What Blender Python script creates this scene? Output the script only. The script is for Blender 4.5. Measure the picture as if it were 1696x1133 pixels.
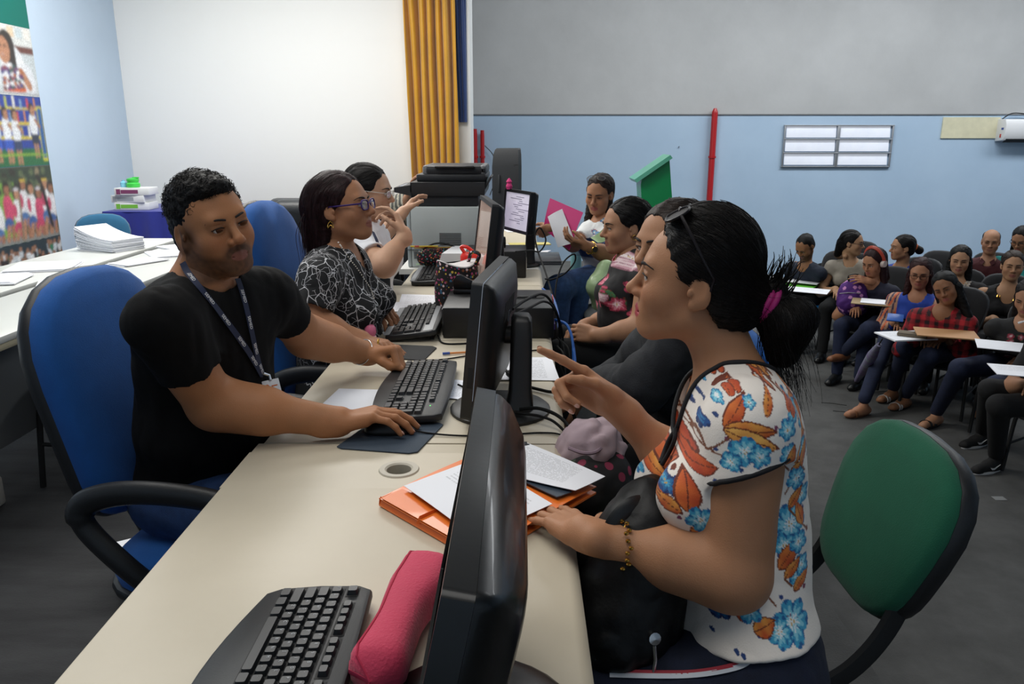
import bpy, bmesh, math, random
import numpy as np
from mathutils import Matrix, Vector
random.seed(7); rng=np.random.default_rng(7)
for o in list(bpy.data.objects): bpy.data.objects.remove(o)
SC=bpy.context.scene; COL=SC.collection
# ---------------------------------------------------------------- camera
FPX=1290.; TH=math.atan((566.5-225)/FPX); YAW=0.0105; CH=1.42
cd=bpy.data.cameras.new('camera'); cam=bpy.data.objects.new('camera',cd); COL.objects.link(cam)
cd.sensor_width=36; cd.lens=36*FPX/1696; cd.clip_start=.05
cam.location=(0,0,CH); cam.rotation_euler=(math.pi/2-TH,0,YAW); SC.camera=cam
# ---------------------------------------------------------------- world, lights, exposure
w=bpy.data.worlds.new('world'); SC.world=w; w.use_nodes=True
w.node_tree.nodes['Background'].inputs[0].default_value=(.86,.93,1,1)
w.node_tree.nodes['Background'].inputs[1].default_value=.17
def area(name,loc,size,sizey,power,col=(1,1,1),rot=(0,0,0)):
    l=bpy.data.lights.new(name,'AREA'); l.shape='RECTANGLE'; l.size=size; l.size_y=sizey; l.energy=power; l.color=col
    o=bpy.data.objects.new(name,l); COL.objects.link(o); o.location=loc; o.rotation_euler=rot; return o
WARM=(1,.975,.93)
area('stage_tube',(-2.7,6.0,3.6),2.2,1.2,92,WARM)
area('stage_tube',(-1.4,6.2,3.6),2.2,1.2,92,WARM)
area('stage_tube',(-2.0,3.2,3.6),2.2,1.2,56,WARM)
area('stage_tube',(-1.3,1.3,3.6),2.2,1.2,31,WARM)
area('stage_tube',(.25,.1,3.6),2.2,1.2,17,WARM)
area('hall_tube',(1.6,9.0,4.6),3.0,1.2,110,(.95,.98,1))
area('hall_tube',(5.2,9.0,4.6),3.0,1.2,150,(.95,.98,1))
area('hall_tube',(8.8,9.0,4.6),3.0,1.2,110,(.95,.98,1))
area('hall_tube',(5.4,4.6,4.6),3.0,1.2,40,(.95,.98,1))
vs=SC.view_settings; vs.view_transform='Standard'; vs.look='None'; vs.gamma=1; vs.use_curve_mapping=False; vs.exposure=0.0
SC.cycles.use_denoising=True; SC.cycles.max_bounces=6; SC.cycles.diffuse_bounces=3; SC.cycles.glossy_bounces=3
SC.cycles.transmission_bounces=6; SC.cycles.transparent_max_bounces=8; SC.cycles.caustics_reflective=False; SC.cycles.caustics_refractive=False
# ---------------------------------------------------------------- points in space (distance along the view, or on a plane)
_f=np.array([-math.sin(YAW)*math.cos(TH),math.cos(YAW)*math.cos(TH),-math.sin(TH)])
_r=np.array([math.cos(YAW),math.sin(YAW),0.]); _u=np.cross(_r,_f); _C=np.array([0,0,CH])
def _d(x,y): return _f+_r*(x-848)/FPX-_u*(y-566.5)/FPX
def U(x,y,z): return _C+z*_d(x,y)
def Z(x,y,z):
    d=_d(x,y); return _C+d*((z-CH)/d[2])
def Yp(x,y,yy):
    d=_d(x,y); return _C+d*(yy/d[1])
def Xp(x,y,xx):
    d=_d(x,y); return _C+d*(xx/d[0])
# ---------------------------------------------------------------- materials
def lin(h):
    if not isinstance(h,str): return tuple(h)[:3]+(1,)
    h=h.lstrip('#'); c=[int(h[i:i+2],16)/255 for i in (0,2,4)]
    return tuple(x/12.92 if x<=.04045 else ((x+.055)/1.055)**2.4 for x in c)+(1,)
_M={}
def M(name,col='#808080',rough=.55,metal=0.,var=0.,vscale=8.,bump=0.,bscale=60.,attr=False,col2=None,emit=0.,coat=0.,spec=.5,stretch=None,sheen=0.,sss=0.,trans=0.,alpha=1.):
    if name in _M: return _M[name]
    m=bpy.data.materials.new(name); m.use_nodes=True; nt=m.node_tree; N=nt.nodes; L=nt.links; b=N['Principled BSDF']
    b.inputs['Roughness'].default_value=rough; b.inputs['Metallic'].default_value=metal
    b.inputs['Specular IOR Level'].default_value=spec; b.inputs['Coat Weight'].default_value=coat
    b.inputs['Sheen Weight'].default_value=sheen; b.inputs['Transmission Weight'].default_value=trans; b.inputs['Alpha'].default_value=alpha
    if sss: b.inputs['Subsurface Weight'].default_value=sss; b.inputs['Subsurface Radius'].default_value=(.012,.004,.002); b.inputs['Subsurface Scale'].default_value=1.
    c=lin(col); src=None
    tc=N.new('ShaderNodeTexCoord'); mp=N.new('ShaderNodeMapping'); L.new(tc.outputs['Object'],mp.inputs[0])
    if stretch: mp.inputs['Scale'].default_value=stretch
    if attr:
        a=N.new('ShaderNodeAttribute'); a.attribute_name='Col'; src=a.outputs['Color']
    if var or col2:
        n=N.new('ShaderNodeTexNoise'); n.inputs['Scale'].default_value=vscale; n.inputs['Detail'].default_value=5; n.inputs['Roughness'].default_value=.6
        L.new(mp.outputs[0],n.inputs[0])
        if src is None:
            r=N.new('ShaderNodeValToRGB'); c2=lin(col2) if col2 else tuple(x*(1-var) for x in c[:3])+(1,)
            r.color_ramp.elements[0].position=.32; r.color_ramp.elements[1].position=.68
            r.color_ramp.elements[0].color=c2; r.color_ramp.elements[1].color=c; L.new(n.outputs[0],r.inputs[0]); src=r.outputs[0]
        else:
            mx=N.new('ShaderNodeMix'); mx.data_type='RGBA'; mx.blend_type='MULTIPLY'; mx.inputs[0].default_value=var
            L.new(src,mx.inputs[6]); L.new(n.outputs[0],mx.inputs[7]); src=mx.outputs[2]
    if src is None: b.inputs['Base Color'].default_value=c
    else: L.new(src,b.inputs['Base Color'])
    if emit:
        b.inputs['Emission Strength'].default_value=emit
        if src is None: b.inputs['Emission Color'].default_value=c
        else: L.new(src,b.inputs['Emission Color'])
    if bump:
        n2=N.new('ShaderNodeTexNoise'); n2.inputs['Scale'].default_value=bscale; n2.inputs['Detail'].default_value=4; L.new(mp.outputs[0],n2.inputs[0])
        bp=N.new('ShaderNodeBump'); bp.inputs['Strength'].default_value=bump; bp.inputs['Distance'].default_value=.004; L.new(n2.outputs[0],bp.inputs['Height']); L.new(bp.outputs[0],b.inputs['Normal'])
    _M[name]=m; return m
def printed(name,rows=34,x0=.1,x1=.88,y0=.08,y1=.9,ink=.45,paper='#eceef4',split=.42):
    """white sheet with rows of faint print in UV space"""
    if name in _M: return _M[name]
    m=bpy.data.materials.new(name); m.use_nodes=True; nt=m.node_tree; N=nt.nodes; L=nt.links; b=N['Principled BSDF']; b.inputs['Roughness'].default_value=.7
    uv=N.new('ShaderNodeUVMap'); s=N.new('ShaderNodeSeparateXYZ'); L.new(uv.outputs[0],s.inputs[0])
    def ma(op,a,bb=None,c=None):
        n=N.new('ShaderNodeMath'); n.operation=op
        for i,v in enumerate((a,bb,c)):
            if v is None: continue
            if isinstance(v,(int,float)): n.inputs[i].default_value=v
            else: L.new(v,n.inputs[i])
        return n.outputs[0]
    u,v=s.outputs[0],s.outputs[1]
    row=ma('MULTIPLY',v,rows); fr=ma('FRACT',row); line=ma('LESS_THAN',fr,split)
    cx=N.new('ShaderNodeCombineXYZ'); L.new(ma('MULTIPLY',u,55),cx.inputs[0]); L.new(ma('FLOOR',row),cx.inputs[1])
    n=N.new('ShaderNodeTexNoise'); n.inputs['Scale'].default_value=1.1; n.inputs['Detail'].default_value=1; L.new(cx.outputs[0],n.inputs[0])
    t=ma('GREATER_THAN',n.outputs[0],.45)
    k=ma('MULTIPLY',line,t)
    for a,bb in ((u,x0),(v,y0)): k=ma('MULTIPLY',k,ma('GREATER_THAN',a,bb))
    for a,bb in ((u,x1),(v,y1)): k=ma('MULTIPLY',k,ma('LESS_THAN',a,bb))
    k=ma('MULTIPLY',k,ink)
    mx=N.new('ShaderNodeMix'); mx.data_type='RGBA'; mx.inputs[6].default_value=lin(paper); mx.inputs[7].default_value=lin('#30343c'); L.new(k,mx.inputs[0]); L.new(mx.outputs[2],b.inputs['Base Color'])
    _M[name]=m; return m
# ---------------------------------------------------------------- mesh building
class MB:
    """collects shapes; build() links them as ONE mesh object. X = matrix applied to added shapes"""
    def __init__(s): s.v=[]; s.f=[]; s.m=[]; s.uv=[]; s.X=Matrix.Identity(4); s.mi=0
    def add(s,vs,fs,uvs=None):
        n=len(s.v); s.v+= [tuple(s.X@Vector(v)) for v in vs]; s.f+=[tuple(i+n for i in f) for f in fs]; s.m+=[s.mi]*len(fs)
        s.uv+= uvs if uvs else [None]*len(fs); return s
    def box(s,c,d,bev=0.,R=None,seg=2):
        bm=bmesh.new(); bmesh.ops.create_cube(bm,size=1.)
        for v in bm.verts: v.co=Vector((v.co.x*d[0],v.co.y*d[1],v.co.z*d[2]))
        if bev: bmesh.ops.bevel(bm,geom=list(bm.edges),offset=min(bev,min(d)*.45),segments=seg,affect='EDGES',profile=.5)
        T=Matrix.Translation(Vector(c))@(R.to_4x4() if R else Matrix.Identity(4))
        bm.verts.index_update(); s.add([T@v.co for v in bm.verts],[[v.index for v in f.verts] for f in bm.faces]); bm.free(); return s
    def tube(s,path,r,n=8,caps=True,closed=False,flat=None):
        P=np.array(path,float); k=len(P); rr=np.full(k,r) if np.isscalar(r) else np.array(r,float)
        T=np.gradient(P,axis=0)
        if closed: T=np.roll(P,-1,0)-np.roll(P,1,0)
        T/=np.linalg.norm(T,axis=1)[:,None]+1e-12
        a=np.array([0,0,1.]) if abs(T[0][2])<.9 else np.array([1.,0,0]); nrm=np.cross(T[0],a); nrm/=np.linalg.norm(nrm)
        vs=[]
        for i in range(k):
            nrm=nrm-T[i]*(nrm@T[i]); nrm/=np.linalg.norm(nrm)+1e-12; b=np.cross(T[i],nrm)
            for j in range(n):
                t=2*math.pi*j/n; x,y=math.cos(t),math.sin(t)
                if flat: x*=flat[0]; y*=flat[1]
                vs.append(P[i]+rr[i]*(nrm*x+b*y))
        fs=[]
        for i in range(k if closed else k-1):
            for j in range(n): fs.append((i*n+j,i*n+(j+1)%n,((i+1)%k)*n+(j+1)%n,((i+1)%k)*n+j))
        if caps and not closed: fs.append(tuple(range(n))[::-1]); fs.append(tuple((k-1)*n+j for j in range(n)))
        return s.add(vs,fs)
    def lathe(s,prof,c=(0,0,0),n=20,R=None,caps=True):
        vs=[];fs=[];k=len(prof)
        for r,z in prof:
            for j in range(n): t=2*math.pi*j/n; vs.append(Vector((r*math.cos(t),r*math.sin(t),z)))
        for i in range(k-1):
            for j in range(n): fs.append((i*n+j,i*n+(j+1)%n,(i+1)*n+(j+1)%n,(i+1)*n+j))
        if caps and prof[0][0]>1e-6: fs.append(tuple(range(n))[::-1])
        if caps and prof[-1][0]>1e-6: fs.append(tuple((k-1)*n+j for j in range(n)))
        T=Matrix.Translation(Vector(c))@(R.to_4x4() if R else Matrix.Identity(4))
        return s.add([T@v for v in vs],fs)
    def prism(s,poly,z0,z1,bev=0.,seg=2,R=None):
        """polygon in xy extruded z0..z1, optional bevelled rims; R matrix 4x4"""
        bm=bmesh.new(); vv=[bm.verts.new((p[0],p[1],z0)) for p in poly]; f=bm.faces.new(vv)
        r=bmesh.ops.extrude_face_region(bm,geom=[f]); up=[e for e in r['geom'] if isinstance(e,bmesh.types.BMVert)]
        for v in up: v.co.z=z1
        bmesh.ops.recalc_face_normals(bm,faces=list(bm.faces))
        if bev:
            ed=[e for e in bm.edges if abs(e.verts[0].co.z-e.verts[1].co.z)<1e-7]
            bmesh.ops.bevel(bm,geom=ed,offset=bev,segments=seg,affect='EDGES',profile=.5)
        bm.verts.index_update(); T=R or Matrix.Identity(4)
        s.add([T@v.co for v in bm.verts],[[v.index for v in f.verts] for f in bm.faces]); bm.free(); return s
    def loft(s,secs,closed=True,caps=True):
        n=len(secs[0]); vs=[p for q in secs for p in q]; fs=[]
        for i in range(len(secs)-1):
            for j in range(n if closed else n-1): fs.append((i*n+j,i*n+(j+1)%n,(i+1)*n+(j+1)%n,(i+1)*n+j))
        if caps and closed: fs.append(tuple(range(n))[::-1]); fs.append(tuple((len(secs)-1)*n+j for j in range(n)))
        return s.add(vs,fs)
    def grid(s,fn,nu,nv,thick=0.,uv=True):
        """surface fn(u,v) over [0,1]^2, with thickness (second skin) if asked"""
        P=np.array([[fn(i/nu,j/nv) for j in range(nv+1)] for i in range(nu+1)],float); W=nv+1
        vs=[tuple(p) for p in P.reshape(-1,3)]; fs=[];uvs=[]
        for i in range(nu):
            for j in range(nv):
                fs.append((i*W+j,(i+1)*W+j,(i+1)*W+j+1,i*W+j+1)); uvs.append([(i/nu,j/nv),((i+1)/nu,j/nv),((i+1)/nu,(j+1)/nv),(i/nu,(j+1)/nv)])
        if thick:
            du=np.gradient(P,axis=0); dv=np.gradient(P,axis=1); n=np.cross(du,dv); n/=np.linalg.norm(n,axis=2)[...,None]+1e-12
            k=len(vs); vs+=[tuple(p) for p in (P-n*thick).reshape(-1,3)]
            q=[(d+k,c+k,b+k,a+k) for a,b,c,d in fs]; uvq=[u[::-1] for u in uvs]
            ring=[i*W for i in range(nu+1)]+[nu*W+j for j in range(1,W)]+[i*W+nv for i in range(nu-1,-1,-1)]+[j for j in range(nv-1,0,-1)]
            e=[]
            for a,b in zip(ring,ring[1:]+ring[:1]): e.append((b,a,a+k,b+k))
            fs=fs+q+e; uvs=uvs+uvq+[[(0,0)]*4]*len(e)
        return s.add(vs,fs,uvs)
    def build(s,name,mat,parent=None,smooth=35,**kw): return mesh_obj(name,s.v,s.f,mat,parent,smooth,mi=s.m,uv=s.uv,**kw)
LOC={}
def mesh_obj(name,v,f,mat,parent=None,smooth=35,mi=None,uv=None,cols=None,cat=None,label=None,group=None,kind=None,loc=None):
    me=bpy.data.meshes.new(name); v=np.asarray(v,float).reshape(-1,3)
    off=np.array(LOC.get(parent.name,(0,0,0))) if parent is not None else (np.array(loc,float) if loc is not None else np.zeros(3))
    v=v-off
    if isinstance(f,np.ndarray):
        me.vertices.add(len(v)); me.vertices.foreach_set('co',v.astype(np.float32).ravel())
        nf=len(f); k=f.shape[1]; me.loops.add(nf*k); me.polygons.add(nf); me.loops.foreach_set('vertex_index',f.astype(np.int32).ravel())
        me.polygons.foreach_set('loop_start',np.arange(0,nf*k,k,dtype=np.int32)); me.update(calc_edges=True)
    else: me.from_pydata([tuple(x) for x in v],[],f)
    mats=mat if isinstance(mat,(list,tuple)) else [mat]
    for m in mats: me.materials.append(m)
    if mi is not None and len(mats)>1: me.polygons.foreach_set('material_index',np.array(mi,dtype=np.int32))
    if uv and any(u is not None for u in uv):
        l=me.uv_layers.new(name='UVMap'); flat=[]
        for ff,u in zip(f,uv): flat+= [c for p in (u or [(0,0)]*len(ff)) for c in p]
        l.data.foreach_set('uv',flat)
    if cols is not None:
        a=me.color_attributes.new('Col','FLOAT_COLOR','POINT'); c=np.ones((len(v),4),np.float32); c[:,:3]=cols; a.data.foreach_set('color',c.ravel())
    me.validate(); 
    me.polygons.foreach_set('use_smooth',[True]*len(me.polygons))
    if smooth<180: me.set_sharp_from_angle(angle=math.radians(smooth))
    o=bpy.data.objects.new(name,me); COL.objects.link(o)
    if parent is not None: o.parent=parent; LOC[o.name]=tuple(off)
    else: o.location=tuple(off); LOC[o.name]=tuple(off)
    tag(o,label,cat,group,kind); return o
def tag(o,label=None,cat=None,group=None,kind=None):
    for k,x in (('label',label),('category',cat),('group',group),('kind',kind)):
        if x: o[k]=x
    return o
def thing(name,label,cat,loc=(0,0,0),group=None):
    o=bpy.data.objects.new(name,None); COL.objects.link(o); o.empty_display_size=.05; o.location=tuple(loc); LOC[o.name]=tuple(loc); return tag(o,label,cat,group)
def dup(root,label=None,group=None):
    def cp(o,p):
        c=o.copy(); COL.objects.link(c); c.parent=p
        for ch in o.children: cp(ch,c)
        return c
    r=cp(root,None)
    if label: r['label']=label
    if group: r['group']=group
    return r
def place(t,loc,rz=0): t.location=tuple(loc); t.rotation_euler=(0,0,rz); return t
def text_mesh(body,size,T,mb,depth=.0004,align='CENTER'):
    c=bpy.data.curves.new('t','FONT'); c.body=body; c.size=size; c.extrude=depth; c.align_x=align; c.align_y='CENTER'; c.resolution_u=2
    o=bpy.data.objects.new('t',c); COL.objects.link(o); dg=bpy.context.evaluated_depsgraph_get(); me=bpy.data.meshes.new_from_object(o.evaluated_get(dg))
    vs=[T@v.co for v in me.vertices]; fs=[tuple(p.vertices) for p in me.polygons]; mb.add(vs,fs)
    bpy.data.objects.remove(o); bpy.data.curves.remove(c); bpy.data.meshes.remove(me)
def frame(o,x,y=None,z=None):
    """matrix with given x axis and approx z axis"""
    x=Vector(x).normalized(); z=Vector(z); y=z.cross(x).normalized(); z=x.cross(y)
    return Matrix(((x.x,y.x,z.x,o[0]),(x.y,y.y,z.y,o[1]),(x.z,y.z,z.z,o[2]),(0,0,0,1)))
def rrect(w,h,r,n=5,cx=0,cy=0):
    out=[]
    for sx,sy,a0 in ((1,1,0),(-1,1,90),(-1,-1,180),(1,-1,270)):
        for i in range(n+1):
            a=math.radians(a0+90*i/n); out.append((cx+sx*(w/2-r)+r*math.cos(a),cy+sy*(h/2-r)+r*math.sin(a)))
    return out
def catmull(pts,n=8,closed=False):
    P=np.array(pts,float); k=len(P); out=[]
    for i in range(k if closed else k-1):
        p0,p1,p2,p3=(P[(i-1)%k] if closed or i>0 else P[0]*2-P[1]),P[i],P[(i+1)%k],(P[(i+2)%k] if closed or i+2<k else P[-1]*2-P[-2])
        for j in range(n):
            t=j/n; out.append(.5*((2*p1)+(-p0+p2)*t+(2*p0-5*p1+4*p2-p3)*t*t+(-p0+3*p1-3*p2+p3)*t**3))
    if not closed: out.append(P[-1])
    return np.array(out)
RZ=lambda a: Matrix.Rotation(a,3,'Z')
RX=lambda a: Matrix.Rotation(a,3,'X')
RY=lambda a: Matrix.Rotation(a,3,'Y')
# ================================================================ SETTING
def S(name,mb,mat,**k): return mb.build(name,mat,None,kind='structure',**k)
m_hallfloor=M('hall_carpet','#545453',.95,var=.35,vscale=5,bump=.5,bscale=140,col2='#444443')
m_stage=M('stage_carpet','#38393b',.95,var=.4,vscale=2.2,bump=.5,bscale=90,col2='#232426',stretch=(1.,4.,1.))
m_blue=M('blue_paint','#c3d6ea',.75,var=.06,vscale=1.2,col2='#bdd0e4',bump=.08,bscale=30)
m_hallblue=M('hall_blue_paint','#b7cfe6',.7,var=.06,vscale=1.,col2='#adc6de',bump=.08,bscale=30)
m_white=M('white_paint','#f1f1ef',.8,bump=.05,bscale=20)
m_grey=M('grey_plaster','#c3c4c4',.6,var=.1,vscale=.9,col2='#b5b6b6',bump=.25,bscale=18)
m_cream_patch=M('cream_paint','#e4dfc0',.8,var=.12,vscale=9)
m_red=M('red_paint','#b3161c',.4,coat=.2)
m_alu=M('aluminium','#b9bcc0',.35,metal=.7)
m_black=M('black_plastic','#141516',.42,bump=.05,bscale=300)
m_blackm=M('black_matt','#0e0f10',.7)
m_gloss=M('black_gloss','#08090a',.30,coat=.15,bump=.04,bscale=60)
m_steel=M('steel','#c8c8c8',.25,metal=1.)
m_gold=M('gold','#d9ab52',.25,metal=1.)
S('floor',MB().box((5.5,5.5,-.75),(12.6,15.,.1)),m_hallfloor)
S('floor',MB().box((-2.05,4.05,-.35),(4.50,10.1,.70)),m_stage)
S('floor',MB().box((.59,4.05,-.35),(.78,10.1,.70),.01),m_hallfloor)
S('wall_back',MB().box((5.3,12.09,.51),(13.,.18,2.42)),m_hallblue)
S('wall_back',MB().box((5.3,12.08,3.30),(13.,.18,3.14)),m_grey)
S('trim_1',MB().box((5.3,12.0,1.722),(13.,.03,.012)),M('joint_grey','#77797b',.8))
S('wall_left',MB().box((-4.29,4.,1.55),(.18,10.4,4.7)),m_blue)
S('wall_stage',MB().box((-2.43,8.86,1.9),(3.80,.52,4.0),.006),m_white)
S('wall_right',MB().box((11.7,5.5,1.9),(.18,15.,5.6)),m_hallblue)
S('ceiling',MB().box((-1.66,4.05,3.98),(5.28,10.1,.1)),m_white)
S('ceiling',MB().box((6.3,5.5,4.9),(11.,15.,.1)),m_white)
S('wall_rear',MB().box((3.7,-2.1,1.9),(16.,.18,5.6)),m_blue)
S('trim_2',MB().box((6.64,11.99,1.535),(.84,.022,.30)),m_cream_patch)
# window_1 high in the hall wall: frame, three rows of two frosted panes
wn=thing('window_1',None,None,(4.70,12.,1.27)); wn['kind']='structure'
b=MB(); x0,x1,z0,z1=3.91,5.50,.975,1.567
for z in (z0,z1): b.box(((x0+x1)/2,11.985,z),(x1-x0+.03,.05,.018),.003)
for x in (x0,x1,(x0+x1)/2): b.box((x,11.985,(z0+z1)/2),(.022 if x!=(x0+x1)/2 else .045,.05,z1-z0),.003)
b.build('window_frame',m_alu,wn)
m_frost=M('frosted_glass','#d6dbe6',.25,var=.1,vscale=3,emit=.5)  # panes glow by their own emission so they look lit
for c in range(2):
    for r in range(3):
        xa=x0+.02+c*(x1-x0)/2; za=z0+.015+r*(z1-z0)/3
        MB().box((xa+.375,11.99,za+.092),(.735,.012,.165),.002,R=RX(-.10)).build('pane',m_frost,wn)
for r in (1,2): MB().box(((x0+x1)/2,11.975,z0+r*(z1-z0)/3),(x1-x0,.04,.022),.003).build('louvre_rail',m_alu,wn)
# mural of printed photographs on the left wall
def ell(X,Yy,cx,cy,rx,ry,a=0):
    c,s=math.cos(a),math.sin(a); dx,dy=X-cx,Yy-cy; return ((dx*c+dy*s)/rx)**2+((-dx*s+dy*c)/ry)**2<1
class Paint:
    def __init__(s,X,Yy,base): s.X,s.Y=X,Yy; s.c=np.ones((len(X),3),np.float32)*np.array(lin(base)[:3])
    def e(s,cx,cy,rx,ry,col,a=0): s.c[ell(s.X,s.Y,cx,cy,rx,ry,a)]=lin(col)[:3]; return s
    def r(s,x0,y0,x1,y1,col): s.c[(s.X>x0)&(s.X<x1)&(s.Y>y0)&(s.Y<y1)]=lin(col)[:3]; return s
    def line(s,x0,y0,x1,y1,w,col):
        d=np.hypot(x1-x0,y1-y0)+1e-9; t=np.clip(((s.X-x0)*(x1-x0)+(s.Y-y0)*(y1-y0))/d/d,0,1); s.c[np.hypot(s.X-x0-t*(x1-x0),s.Y-y0-t*(y1-y0))<w]=lin(col)[:3]; return s
mu=thing('wall_mural','wide mural of school photographs under a teal heading on the left wall','mural',(-4.2,6.4,.3))
def mural_panel(z0,z1,fn,y0=5.3,y1=7.06,n=(190,70)):
    yy,zz=np.meshgrid(np.linspace(y0,y1,n[0]),np.linspace(z0,z1,n[1]),indexing='ij')
    v=np.stack([np.full(yy.size,-4.188),yy.ravel(),zz.ravel()],1)
    # px-like print coordinates: along the wall and up
    p=fn((yy.ravel()-7.06)*100,(zz.ravel()-z0)*100); c=p.c.reshape(n[0],n[1],3)
    for _ in range(2):
        for ax in (0,1): c=(np.roll(c,1,ax)+2*c+np.roll(c,-1,ax))/4 if n[0]>9 else c
    c=c*(.78+.35*rng.random((n[0],n[1],1)))*.86+.03 if n[0]>9 else c; p.c=c.reshape(-1,3)
    i=np.arange(n[0]*n[1]).reshape(n); f=np.stack([i[:-1,:-1],i[1:,:-1],i[1:,1:],i[:-1,1:]],-1).reshape(-1,4)
    mesh_obj('photo_panel',v,f,M('mural_print',attr=True,rough=.45,spec=.3),mu,cols=p.c)
    MB().box((-4.195,(y0+y1)/2,(z0+z1)/2),(.012,y1-y0,z1-z0)).build('backing_board',M('backing','#dfe3e6',.7),mu)
mural_panel(2.30,3.35,lambda X,Yy: Paint(X,Yy,'#0d6e63'),n=(4,4))
def ph1(X,Yy):   # girl in white reading a magazine at a desk (print units: cm from right edge, cm up)
    p=Paint(X,Yy,'#c9d3d8'); p.r(-200,38,0,56,'#dfe3e2').r(-200,34,0,40,'#6b3b32')
    for k in range(9): p.r(-10-k*11,46,-2-k*11,54,['#f0ede6','#c8d7dd','#e6d0b2'][k%3])
    p.e(-30,16,17,24,'#e9edf2').e(-13,10,10,16,'#e2e7ee').e(-62,20,14,22,'#dfe6ee')
    p.e(-36,38,10.5,13,'#2a211f').e(-29,30,3.5,13,'#2a211f').e(-40,35,7.5,10.5,'#b98465').e(-42,31.5,2.2,.7,'#c9a8a0').e(-44,38,1.5,1,'#2a1a16').e(-38,38,1.5,1,'#2a1a16')
    p.line(-20,18,-12,8,3.6,'#b98465').e(-22,6,4,4,'#b98465').e(-64,44,9,11,'#2f2624').e(-66,40,6,8,'#a87456')
    for k in range(60): p.e(-42+rng.random()*26-4,1+rng.random()*22,2.2,1.6,['#6d3a6a','#8f4a4f','#4c4a86','#b06a3f','#3f5a59'][k%5])
    p.line(-48,2,-18,5,1.2,'#d9622c').r(-200,-1,0,3,'#b9bdc2'); return p
def ph2(X,Yy):   # library with yellow shelves, green floor and pupils
    p=Paint(X,Yy,'#1c3c9b'); p.r(-200,-1,0,15,'#1b6b3e')
    for z in (22,34,46): p.r(-200,z,-2,z+2.2,'#d8c531')
    for k in range(46): p.r(-2-k*3.2-2.6,24+(k%3)*11.6,-2-k*3.2,31+(k%3)*11.6+k%4,['#c9414d','#e2e3de','#d98b3a','#7ea3c9','#b6bd59'][k%5])
    p.r(-8,4,0,50,'#d5cf35').r(-7,6,-1,48,'#1d5ea0')
    for x,h,sh in ((-52,43,'#2d59c4'),(-40,42,'#2c3f66'),(-15,47,'#26324a'),(-66,44,'#2d59c4'),(-84,42,'#2c3f66')):
        p.e(x,h-13,5.5,11,'#e8edf3').e(x,h,4.2,5.2,'#2b2220').e(x+1.2,h-1.4,3.2,4.2,'#ad7d5f').r(x-5,h-30,x+5,h-21,sh).line(x-2,h-30,x-2,h-39,1.6,'#b48465').line(x+2,h-30,x+2,h-39,1.6,'#b48465').line(x+3,h-9,x+8,h-14,1.5,'#ad7d5f')
    p.line(-200,12,0,9,.8,'#8bb63c'); return p
def ph3(X,Yy):   # row of seated pupils in white, pink and denim
    p=Paint(X,Yy,'#41533a'); p.e(-75,30,26,30,'#7fae49').r(-200,50,0,62,'#2f4030').r(-200,-1,0,6,'#8a8f8c')
    for k in range(60): p.e(-rng.random()*90,40+rng.random()*20,3,3,['#37452f','#5d6c4b','#8d8266','#2c2a24'][k%4])
    for k,x in enumerate((-80,-66,-54,-44,-34,-24,-13,-5)):
        h=38+(k*7)%11; p.e(x,h-16,6.5,12,['#eef0f3','#d64f74','#f1f2f4','#e9e9ee'][k%4]).e(x-4,h-14,2.6,6,'#c8466a').e(x,h,4.6,5.8,'#251d1c').e(x+1,h-1,3.5,4.6,['#b98768','#9c6b4f'][k%2]).e(x+1,h+3,4.2,1.1,['#d9c04a','#251d1c','#d6d6dc'][k%3])
        p.e(x-2,h-29,6,6,['#4d78b0','#3f65a3','#c8466a'][k%3]).line(x-3,h-31,x-6,4,2.2,'#b98768').line(x+2,h-31,x+1,4,2.2,'#a97658')
    p.line(-16,44,-9,10,2.2,'#1f1919').line(-52,2,-50,38,1.3,'#8f7d67'); return p
def ph4(X,Yy):
    p=Paint(X,Yy,'#20343c')
    for k in range(150):
        x,y=-rng.random()*100,rng.random()*30; p.e(x,y,2.6,4,['#e8ecef','#2a2422','#cfd8de','#20252b','#2f7a58'][k%5]).e(x,y+4,1.8,2.2,'#9c7258')
    return p
mural_panel(1.745,2.30,ph1); mural_panel(1.17,1.745,ph2); mural_panel(.55,1.17,ph3); mural_panel(.18,.55,ph4)
# curtains at the far side of the stage opening
def curtain(name,label,xt0,xt1,xb0,xb1,y,zt,zb,mat,folds,amp,seed,thick=.012):
    r=np.random.default_rng(seed); ph=r.random(4)*6
    def fn(u,v):
        z=zt+(zb-zt)*v; a=xt0+(xb0-xt0)*v; c=xt1+(xb1-xt1)*v; uu=u+.012*math.sin(9*v+ph[0]+7*u)*(1-v*.3)+.02*math.sin(3*v+5*u+ph[1])
        s=math.sin(2*math.pi*folds*uu+ph[2]); s=math.copysign(abs(s)**.7,s)
        return (a+(c-a)*u,y+amp*s+amp*.45*math.sin(2*math.pi*folds*.43*uu+ph[3]+2*v),z)
    o=MB().grid(fn,int(folds*16),40,thick).build(name,mat,None,60); tag(o,label,'curtain'); return o
m_yel=M('mustard_satin','#cf9722',.5,var=.15,vscale=3,sheen=.3)
m_navy=M('navy_satin','#1b3c78',.5,var=.2,vscale=3,sheen=.3)
curtain('stage_curtain','long mustard yellow curtain gathered in deep folds at the edge of the white wall',-1.20,-.68,-1.13,-.64,8.46,3.4,.25,m_yel,6,.055,3)
curtain('stage_curtain','dark blue curtain hanging behind the mustard yellow curtain and ending well above the floor',-.76,-.56,-.66,-.565,8.575,3.4,1.56,m_navy,3,.014,5)
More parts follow.
